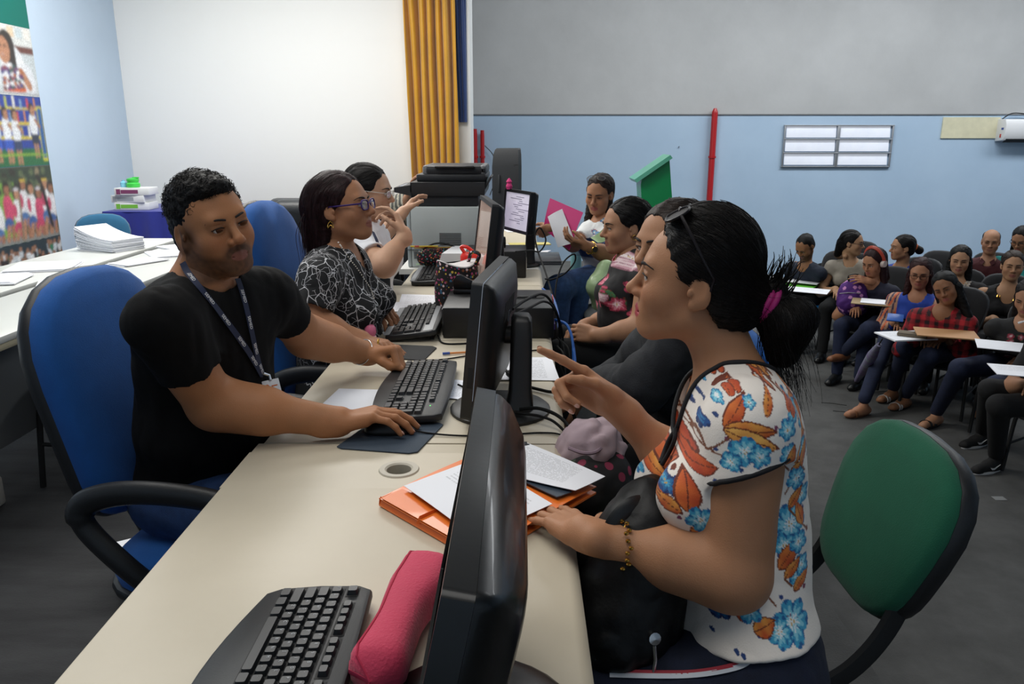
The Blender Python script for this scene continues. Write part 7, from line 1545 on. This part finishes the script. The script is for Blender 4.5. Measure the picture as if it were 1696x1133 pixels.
# ================================================================ AUDIENCE IN THE HALL
FZ=-.70; GC='black lecture chairs in the hall'
proto=visitor_chair('black lecture chair of the man in navy','',(0)) if False else visitor_chair('black lecture chair of the man in the navy t-shirt',(0,0,0),0,m_dkfab,GC,.46,.40,.22,.56,tablet=True,cat='chair')
proto.name='lecture_chair'; used=[0]
def hall_chair(label,p,ang):
    if not used[0]: used[0]=1; c=proto; c['label']=label
    else: c=dup(proto,label)
    return place(c,(p[0],p[1],FZ),ang)
def seated(label,hp,zh,face,tdir,skin,top,bottom,hairc,lean=.10,male=False,sleeve_f=.55,roll=0.,arms=None,legs=None,hl=None,stub=None,scale=.97,cols=None,long_=None,bald=False,chair=None,back=.0,shape=None,body_skin_torso=False,lids=.0055,shoes=None,detail=True,pz=.56):
    """one seated listener: head at a picture place and height zh, trunk turned to tdir, hands in the lap unless arms are given"""
    up=np.array([0,0,1.]); td=nrm([tdir[0],tdir[1],0]); rt=nrm(np.cross(td,up)); Hc=Z(hp[0],hp[1],zh); Hd=(Hc,axes(face,roll=roll),scale)
    N=Hc-up*.205-td*.035+ (rt*.02*0); P=np.array([N[0]-td[0]*lean,N[1]-td[1]*lean,FZ+pz]); t=thing('person',label,'person',(P[0],P[1],FZ))
    R=dict(sh=N+rt*.175-up*.055); L=dict(sh=N-rt*.175-up*.055)
    for q,s_ in ((R,1),(L,-1)):
        q['el']=q['sh']-up*.25+td*.10+rt*s_*.06; q['wr']=P+td*.30+up*.12+rt*s_*.07; q['hand']=dict(f=td-up*.2-rt*s_*.4,n=-up,t=-rt*s_,c=RELAX,th=(.5,.3,.2)); q['arm']=(.050,.043,.038,.027)
    for k,q in (('R',R),('L',L)):
        if arms and k in arms: q.update(arms[k])
        if q.get('hand') is None: q.pop('hand',None)
    shp=dict(wsh=.170,depth=.100,wst=.135,hip=.165,bust=0. if male else .04); shp.update(shape or {})
    ms=[]; make_body(t,Hd,N,P,rt,L,R,skin,'#94504e' if not male else '#8a5a50',male=male,stub=stub,shape=shp,h=(.0052,.0065,.013),detail=True,lids=lids,eyes=detail)
    B=Field(); torso(B,N,P,rt,None,g=.006,shL=L['sh'],shR=R['sh'],**shp); upn=nrm(N-P)
    for q in (L,R):
        if sleeve_f>1.: sleeve(B,q['sh'],q['el'],sleeve_f,.062,.056,.13,wr=q['wr'],rw=.042)
        elif sleeve_f>0: sleeve(B,q['sh'],q['el'],sleeve_f,.062,.060,.14)
    B.at((0,0,0)); B.rc(N+upn*.12+td*.02,N+upn*.012+td*.03,.080,.062,k=.004,op=1)
    if sleeve_f==0:
        for q,s_ in ((L,-1),(R,1)): B.rc(q['sh']+rt*s_*.03+upn*.04,q['sh']+rt*s_*.02-upn*.05,.062,.05,k=.01,op=1)
        B.rc(N+td*.06,N+td*.12-upn*.07,.085,.05,k=.004,op=1)
    folds(B,.005,50,int(hp[0])); v,f=sdf_mesh(B,.010)
    mesh_obj('top',v,f,top,t,180,cols=cols(v,N,td,rt) if cols else None)
    S_=Field(); hp_=[P+rt*s_*.09-up*.02 for s_ in (1,-1)]
    if legs is None: legs=[(P+td*.44+rt*s_*.11-up*.05,P+td*.46+rt*s_*.10-up*(pz-.10)) for s_ in (1,-1)]
    legs_field(S_,P-up*.02,rt,hp_,[a for a,b in legs],[b for a,b in legs],r=(.088,.068,.048),pel=(.165,.12,.11)); obj_sdf('trousers',S_,.013,bottom,t)
    for i,(a,b) in enumerate(legs):
        b=np.array(b,float)
        if b[2]<FZ+.2: b[2]=FZ+.080
        if shoes: shoes(t,b,td,i)
        else: shoe(t,b+np.array([0,0,0]),td,m_black,M('sole_black'))
    hm_=hairmat(hairc); hf=Field(); hl=hl or (HL_MAN if male else HL_LONG); haircap(hf,Hd,.006 if male else .012,hl)
    if bald: hf.at(*Hd[:2],Hd[2]); hf.el((0,.01,.11),(.075,.10,.075),k=.02,op=1)
    if long_:
        hf.at(*Hd[:2],Hd[2])
        for a,b,r0,r1 in long_: hf.rc(a,b,r0,r1,k=.03)
    hf.at((0,0,0)); hf.disp=strand_groove(Hd,.0014,22); hf.dm=.003; hv=sdf_mesh(hf,.006); ho=obj_sdf('hair',hv,0,hm_,t)
    if not male: capstrands(Hd,ho,hm_,hf,hv[0],120,int(hp[0]),comb_to(0,-.15,-.05) if hl is HL_BACK else comb_down,.12,.0013)
    ang=math.atan2(td[1],td[0])
    if chair: hall_chair(chair,P-td*.09,ang)
    return t,dict(Hd=Hd,N=N,P=P,td=td,rt=rt,up=up,L=L,R=R,B=B,hair=ho)
def cloth_(name,col,**k): return M(name,col,.85,bump=.15,bscale=200,**k)
FACE=(-.62,-.75,0)
m_jn=M('navy_denim','#1a2440',.9,var=.3,vscale=40,bump=.2,bscale=400); m_bk=m_blackcl
both=[(-.05,-.02,-.02)]
longh=[((-.065,-.03,-.03),(-.085,.01,-.22),.036,.028),((.065,-.03,-.03),(.085,.01,-.22),.036,.028)]
longv=[((-.065,-.02,-.03),(-.075,.05,-.34),.038,.030),((.065,-.02,-.03),(.075,.05,-.34),.038,.030),((0,-.08,0),(0,-.09,-.2),.06,.06)]
# -- farthest row
t,a=seated('man in a navy t-shirt bending over a writing tablet',(1333,408),.36,(-.62,-.45,-.62),(-.80,-.60),'#9a6c4c',cloth_('navy_jersey','#101a2c'),m_bk,'#100d0c',lean=.26,male=True,stub='#1a1310',sleeve_f=.6,chair='black lecture chair of the man in the navy t-shirt',
  arms=dict(L=dict(el=Z(1368,449,.02),wr=Z(1322,462,-.02)),R=dict(el=Z(1318,440,.02),wr=Z(1308,456,-.02))))
def board(name,c,w,l,rz,label,mat,cat,h=.004,group=None): return sheet(name,c,w,l,rz,label,mat,h=h,cat=cat,group=group)
AT=lambda a,f,r,u: a['P']+a['td']*f+a['rt']*r+a['up']*u
q=AT(a,.33,.02,.15); board('writing_board',q,.42,.20,-.6,'white sheet on the tablet of the man in navy',printed('blank_print'),'paper')
q=AT(a,.42,-.06,.125); board('green_folder',q,.30,.22,-.6,'bright green folder under the hands of the man in navy',M('green_card','#58b02a',.5),'folder')
q=AT(a,.40,.38,.16); board('white_sheet',q,.28,.16,-.2,'white sheet left of the man in navy, behind the ponytail',printed('blank_print'),'paper')
t,a=seated('woman in a beige top and glasses with face turned right, beside the man in navy',(1412,402),.42,(.75,-.62,-.08),(-.55,-.80),'#b08868',cloth_('beige_jersey','#8f887c'),m_bk,'#14100f',sleeve_f=.3,hl=HL_BACK,chair='black lecture chair of the woman in beige',
  arms=dict(L=dict(el=Z(1389,420,.26),wr=Z(1401,422,.30),hand=dict(f=(.45,.75,.35),n=(.3,.2,.9),t=(-.3,-.3,1),c=((.9,1.0,.6),)*4))),long_=[((0,-.10,-.02),(-.02,-.13,-.14),.05,.035)])
glasses(a['Hd'],t,'#2a2422',False)
t,a=seated('woman in a blue dress with an orange hair band, face turned away to the left',(1494,410),.40,(-.93,.05,-.05),(-.75,-.65),'#a87c5e',cloth_('blue_dress','#263a8c'),m_bk,'#120e0d',hl=HL_BACK,chair='black lecture chair of the woman with the orange hair band',sleeve_f=.4)
Hd=a['Hd']; b=Field(); b.at(*Hd[:2],Hd[2]); b.rc((0,-.135,-.01),(.0,-.165,-.035),.032,.040,k=.02); obj_sdf('hair_bun',b,.006,hairmat('#120e0d'),t); ring_trim(Hd[0]+Hd[1]@np.array([0,-.118,-.005]),Hd[1]@np.array([0,-1,-.4]),.030,.009,t,M('orange_band','#e06a2a',.7),name='hair_tie')
def maroon(v,N,td,rt): return np.tile(np.array(lin('#4a161c')[:3]),(len(v),1))
t,a=seated('balding man in a maroon polo shirt',(1641,400),.42,(-.50,-.86,-.12),(-.60,-.80),'#a87c60',cloth_('maroon_pique','#43151b'),m_bk,'#2c2826',male=True,bald=True,sleeve_f=.62,chair='black lecture chair of the man in maroon',shape=dict(wsh=.19))
for s_ in (-1,1):
    p0=a['N']+a['td']*.045+a['rt']*s_*.02+np.array([0,0,.012]); b=MB(); b.loft([[p0+a['rt']*s_*x+a['td']*y+np.array([0,0,z]) for x,y,z in ((0,.025,0),(.035,.005,.03),(.05,.02,-.01),(.02,.045,-.035))],[p0+a['rt']*s_*x+a['td']*(y+.008)+np.array([0,0,z]) for x,y,z in ((0,.025,0),(.035,.005,.03),(.05,.02,-.01),(.02,.045,-.035))]]); b.build('collar',cloth_('maroon_pique','#43151b'),t)
t,a=seated('woman in teal with glasses, looking down, at the right picture edge',(1692,396),.46,(-.72,-.55,-.42),(-.65,-.75),'#a67a5c',cloth_('teal_cloth','#12807c'),m_bk,'#0e0c0c',sleeve_f=.8,chair='black lecture chair of the woman in teal',long_=longh)
glasses(a['Hd'],t,'#3a3230',False)
# -- middle
def bwflor(v,N,td,rt):
    p=np.tile(np.array(lin('#141214')[:3]),(len(v),1)); X=((v-N)@rt)*100; Y=(v[:,2]-N[2])*100; r=np.random.default_rng(3)
    for k in range(40): flowp(p,X,Y,r.random()*60-30,-r.random()*50+6,3.4,5,k,pal=('#b9b2a8','#8a8078','#cfc8bc','#5a4a50'))
    return p
t,a=seated('woman with long black hair and a black and white floral blouse, behind the sleeping woman',(1590,430),.40,(-.48,-.86,-.16),(-.55,-.83),'#b58a6a',M('print_bw',attr=True,rough=.85),m_bk,'#0d0b0b',cols=bwflor,sleeve_f=.6,long_=longh,chair='black lecture chair of the woman in black and white flowers')
t,a=seated('woman in a black halter top with gold trim at the neck',(1677,440),.40,(-.42,-.90,-.06),(-.50,-.86),'#b08666',cloth_('black_halter','#0d0d0f'),m_bk,'#3a2f28',sleeve_f=0,hl=HL_BACK,chair='black lecture chair of the woman in the halter top')
b=MB(); tk=[hit(a['B'],x,y,off=.003)[0] for x,y in ((1652,491),(1662,497),(1672,499),(1682,497),(1690,491))]
for p_ in catmull(tk,3): b.lathe([(0,-.018),(.009,0),(0,.018)],tuple(p_),6)
b.build('neck_trim',m_gold,t)
# -- front row of the listeners
t,a=seated('woman with red headphones and a purple backpack on her lap',(1447,434),.36,(-.80,-.48,-.35),(-.72,-.70),'#a67658',cloth_('dark_navy_top','#13152a'),m_jn,'#2a1214',sleeve_f=.25,lean=.16,long_=longh+[((0,-.09,.0),(0,-.11,-.2),.06,.05)],chair='black lecture chair of the woman with headphones',
  arms=dict(L=dict(el=Z(1480,483,.06),wr=Z(1440,466,.20),hand=dict(f=(-.8,-.1,.2),n=(0,.6,-.6),t=(0,.2,.9),c=RELAX))))
Hd=a['Hd']; hd=thing('headphones','red and white headphones on the woman with the purple backpack','headphones',Hd[0]); W=lambda p:Hd[0]+Hd[1]@(np.array(p,float)*Hd[2])
MB().tube([W((.098*math.cos(u_),-.012,.012+.128*math.sin(u_))) for u_ in np.linspace(.0,math.pi,15)],.009,8,flat=(1.6,.7)).build('headband',M('headband_red','#b0402c',.45),hd)
for s_ in (-1,1): MB().tube([W((s_*.080,-.010,-.008)),W((s_*.108,-.010,-.008))],[.034,.028],16).build('ear_cup',M('cup_silver','#c9b8b0',.35),hd)
c_=AT(a,.27,.12,.19); bk=thing('backpack','purple patterned backpack on the lap of the woman with headphones','backpack',c_-np.array([0,0,.2])); bf=Field(); bf.el(c_,(.13,.11,.155),k=.04); bf.el(c_+np.array([.02,0,-.08]),(.13,.11,.10),k=.05); bf.el(c_+np.array([-.05,-.06,-.05]),(.09,.07,.09),k=.03); folds(bf,.008,45,3)
def bkc(v):
    p=np.tile(np.array(lin('#4a1c6e')[:3]),(len(v),1)); r=np.random.default_rng(2); j=v[r.integers(len(v),size=46)]
    for q in j: p[np.linalg.norm(v-q,axis=1)<.016]=np.array(lin('#c98ac0')[:3])
    return p
obj_sdf('backpack_body',bf,.007,M('backpack_cloth',attr=True,rough=.8),bk,bkc)
MB().tube(catmull([c_+np.array(q) for q in ((-.05,-.02,.13),(-.06,-.03,.185),(.02,-.03,.195),(.05,-.02,.14))],5),.009,6).build('handle',m_blackm,bk); MB().tube([c_+np.array([-.125,-.03,.03]),c_+np.array([-.08,-.095,.05]),c_+np.array([.02,-.112,.05])],.005,6).build('zip',M('zip_grey','#8a8490',.5),bk)
q=AT(a,.36,.52,.20); board('lecture_papers',q,.42,.24,-.5,'papers on the tablet left of the purple backpack',printed('form_sparse'),'paper')
q=AT(a,.44,-.20,.20); board('brown_folder',q,.46,.26,-.45,'brown clipboard lying before the purple backpack',M('kraft_card','#a08a66',.7),'clipboard',h=.006); q=AT(a,.44,-.21,.21); board('white_sheet',q,.34,.20,-.45,'white sheet on the brown clipboard',printed('blank_print'),'paper')
q=Z(1374,512,-.22); o=MB().box(tuple(q),(.34,.26,.012),.003,R=RZ(-.6)).build('blue_folder',M('sky_folder','#1f86d8',.45),None,loc=q); tag(o,'sky blue folder lying on an empty chair seat','folder')
def bluep(v,N,td,rt):
    p=np.tile(np.array(lin('#1c3f9e')[:3]),(len(v),1)); x=((v-N)@rt); z=v[:,2]-N[2]; m=np.abs(x+.19+.02*np.sin(z*30))<.035; p[np.abs(x)>.13]=np.array(lin('#b48a70')[:3]); st=(np.abs(x)>.13)&(np.sin(x*180+z*20)>.3); p[st]=np.array(lin('#33304e')[:3]); st=(np.abs(x)>.13)&(np.sin(x*90+z*35)>.75); p[st]=np.array(lin('#c8603a')[:3]); return p
t,a=seated('woman in glasses and a bright blue blouse with striped sleeves, legs crossed',(1524,452),.36,(-.50,-.84,-.20),(-.70,-.70),'#a8785c',M('blue_print',attr=True,rough=.8),m_jn,'#35191a',cols=bluep,sleeve_f=1.7,lean=.14,long_=longh,chair='black lecture chair of the woman in bright blue',
  legs=[(Z(1440,545,-.13),Z(1398,583,-.42)),(Z(1470,560,-.18),Z(1432,660,-.56))],shoes=lambda t_,b_,td,i: shoe(t_,b_,(-.9,-.35,0),M('tan_leather','#8a5a3c',.5),M('sole_tan','#5a3a28'),s=.95,name='shoe') if i==0 else shoe(t_,b_,(-.9,-.4,0),M('tan_leather'),M('sole_tan'),sandal=[(.10,.02)],skin='#a8785c'))
glasses(a['Hd'],t,'#2a1c1c',False)
q=a['R']['wr']+a['td']*.09+a['up']*.035; ph=thing('phone','blue cased phone in the hand of the woman in bright blue','phone',q); MB().box(tuple(q),(.12,.09,.012),.004,R=RZ(-.5)@RX(.5)).build('case',M('phone_blue','#1f55a8',.4),ph)
def plaid(v,N,td,rt):
    x=((v-N)@rt)*1.; z=v[:,2]; y=(v-N)@td; a_=np.sin(x*95)>.1; b_=np.sin(z*95+y*40)>.1; p=np.tile(np.array(lin('#a01822')[:3]),(len(v),1)); p[a_]=np.array(lin('#6a1018')[:3]); p[b_]=np.array(lin('#7a121c')[:3]); p[a_&b_]=np.array(lin('#1c0a0e')[:3]); return p
t,a=seated('woman asleep in a red plaid shirt, long black hair, head tilted',(1566,476),.33,(-.60,-.74,-.22),(-.66,-.75),'#8f6448',M('red_plaid',attr=True,rough=.85),m_jn,'#0c0a0a',cols=plaid,roll=-.45,lids=.002,sleeve_f=1.75,lean=.16,long_=longv,chair='black lecture chair of the sleeping woman in plaid',
  legs=[(Z(1500,575,-.15),Z(1480,640,-.58)),(Z(1540,590,-.15),Z(1500,652,-.58))],shoes=lambda t_,b_,td,i: shoe(t_,b_,(-.85,-.5,0),M('striped_strap','#c8c8c8',.6),M('sole_black'),sandal=[(.085,.014),(.112,.014)],skin='#8f6448'))
fq=AT(a,.44,-.10,.175); board('brown_envelope',fq,.40,.27,-.35,'tan envelope folder on the tablet of the sleeping woman',M('tan_card','#b88a5e',.6),'folder',h=.008)
fq=AT(a,.46,.16,.115); board('plastic_folder',fq,.34,.26,.15,'clear plastic folder with papers on the knees of the sleeping woman',printed('form_sparse'),'folder',h=.010)
fq=AT(a,.47,.13,.127); wl_=thing('wallet','grey brown zipped wallet on the clear plastic folder','wallet',fq); MB().box(tuple(fq+np.array([.02,0,.012])),(.20,.10,.03),.010,R=RZ(-.55)).build('pouch',M('taupe_cloth','#6a5f50',.8,bump=.2,bscale=200),wl_); MB().box(tuple(fq+np.array([.02,0,.020])),(.19,.102,.003),.001,R=RZ(-.55)).build('zip',M('taupe_dark','#4a4238',.8),wl_)
b1=np.array(Z(1415,637,FZ+.01)); b2=AT(a,.58,.30,.06); um=thing('umbrella','folded purple and clear umbrella leaning against the lap of the sleeping woman','umbrella',b1)
MB().tube([b1,b1+(b2-b1)*.12,b1+(b2-b1)*.4,b1+(b2-b1)*.75,b1+(b2-b1)*.98],[.006,.022,.035,.040,.018],12).build('canopy',M('umbrella_purple','#7a5a9a',.4,var=.4,vscale=14,col2='#8f9aa0'),um); MB().tube([b1-(b2-b1)*.06,b2+(b2-b1)*.10],.005,8).build('shaft',m_blackm,um)
def jackf(v,N,td,rt):
    p=np.tile(np.array(lin('#0d0d0f')[:3]),(len(v),1)); x=((v-N)@rt)*100; z=(v[:,2]-N[2])*100; m=(np.abs(x)<8); q=p.copy(); r=np.random.default_rng(9)
    for k in range(16): flowp(q,x,z,r.random()*14-7,-6-r.random()*16,2.4,5,k,pal=('#d8c8c8','#a85a6a','#8a2a3a','#3a5a3a'))
    p[m]=q[m]; return p
t,a=seated('woman in a black jacket looking at her phone, at the right picture edge',(1704,492),.36,(-.70,-.60,-.40),(-.68,-.73),'#a87c60',M('jacket_print',attr=True,rough=.85),m_jn,'#1a1412',cols=jackf,sleeve_f=1.8,lean=.12,long_=longh,chair='black lecture chair of the woman in the black jacket',
  arms=dict(R=dict(el=Z(1648,548,-.05),wr=Z(1664,556,.0),hand=dict(f=(-.7,-.5,.25),n=(.3,-.2,.9),t=(-.2,.5,.6),c=((.8,.8,.4),)*4,th=(.4,.5,.4)))),
  legs=[(Z(1590,610,-.14),Z(1552,680,-.58)),(Z(1650,640,-.14),Z(1640,660,-.56))],shoes=lambda t_,b_,td,i: shoe(t_,b_,(-.85,-.5,0),M('black_strap','#141212',.6),M('sole_black'),sandal=[(.06,.03),(.11,.02)],skin='#a87c60'))
pq=a['R']['wr']+np.array([-.07,-.06,.05]); ph=thing('phone','blue phone in the hand of the woman in the black jacket','phone',pq); MB().box(tuple(pq),(.14,.075,.010),.004,R=RZ(-.45)@RX(.6)).build('case',M('phone_blue'),ph); MB().box(tuple(pq+np.array([0,-.002,.006])),(.13,.066,.002),.001,R=RZ(-.45)@RX(.6)).build('screen',scr_dark,ph)
pen('white pen held by the woman in the black jacket',AT(a,.24,.02,.33),AT(a,.20,-.10,.39),'#e0e0e0','#e0e0e0',.006)
pq=AT(a,.42,.0,.20); board('white_sheet',pq,.42,.26,-.45,'white sheet on the tablet below the phone',printed('blank_print'),'paper')
# person in black trousers and sneakers, mostly outside the frame
def snk(t_,b_,td,i):
    s_=shoe(t_,b_,(-.93,-.36,0),M('sneaker_black','#0b0b0c',.8,bump=.3,bscale=300),M('sole_white','#d6d6d4',.6),s=1.05,name='sneaker')
    d=nrm([-.93,-.36,0]); l=np.array([-d[1],d[0],0]); c=np.array([b_[0],b_[1],b_[2]-.075])+d*.05-l*.043*(-1 if False else -1); c=np.array([b_[0],b_[1],b_[2]-.072])+d*.055
    side=l if np.dot(l,_C-c)>0 else -l; o=c+side*.043; P_=[(-.035,.030),(-.02,.012),(.0,.010),(.05,.040),(.0,.022),(-.012,.022)]
    b=MB(); b.loft([[o+d*(-x)+np.array([0,0,z+.012])+side*(.0 if k==0 else .004) for x,z in P_] for k in (0,1)]); b.build('side_mark',M('mark_white','#e4e4e4',.5),s_)
t,a=seated('person in black trousers and black sneakers with white soles, mostly outside the frame',(1775,520),.40,(-.8,-.5,-.1),(-.85,-.52),'#a87c60',cloth_('black_shirt','#0e0e10'),m_bk,'#14100e',male=True,chair='black lecture chair nearest the right picture edge',
  legs=[(Z(1640,645,-.14),Z(1628,712,-.585)),(Z(1655,672,-.14),Z(1650,752,-.585))],shoes=snk)
pq=AT(a,.40,.10,.20); board('white_sheet',pq,.30,.24,-.3,'white sheet at the picture edge above the black trousers',printed('form_sparse'),'paper')
# empty chairs and small marks on the carpet
hall_chair('empty black lecture chair between the man in navy and the purple backpack',Z(1395,540,FZ),math.atan2(-.7,-.72))
hall_chair('empty black lecture chair behind the woman in bright blue',Z(1551,436,.16),math.atan2(-.75,-.58))
o=MB().box(tuple(Z(1655,826,FZ)+np.array([0,0,.002])),(.07,.05,.002)).build('tape_piece',M('tape_grey','#8e9090',.4),None,loc=Z(1655,826,FZ)); tag(o,'small grey piece of tape stuck on the carpet','tape')
for (x,y),n_ in (((1400,682),'dark crease in the carpet beyond the floral blouse, farther one'),((1380,668),'dark crease in the carpet beyond the floral blouse, nearer one')):
    q=Z(x,y,FZ+.003); o=MB().tube([q+np.array([-.09,.02,0]),q,q+np.array([.09,-.05,0])],.0022,5).build('carpet_mark',M('mark_dark','#343434',.9),None,loc=q); tag(o,n_,'mark')
o=MB().tube([Z(1124,243,1.24)*0+Yp(x,y,11.985) for x,y in ((1124,243),(1124.4,243.5))],.012,8).build('plug_hole',m_blackm,None); tag(o,'small dark hole in the blue wall left of the tall red pipe','hole')
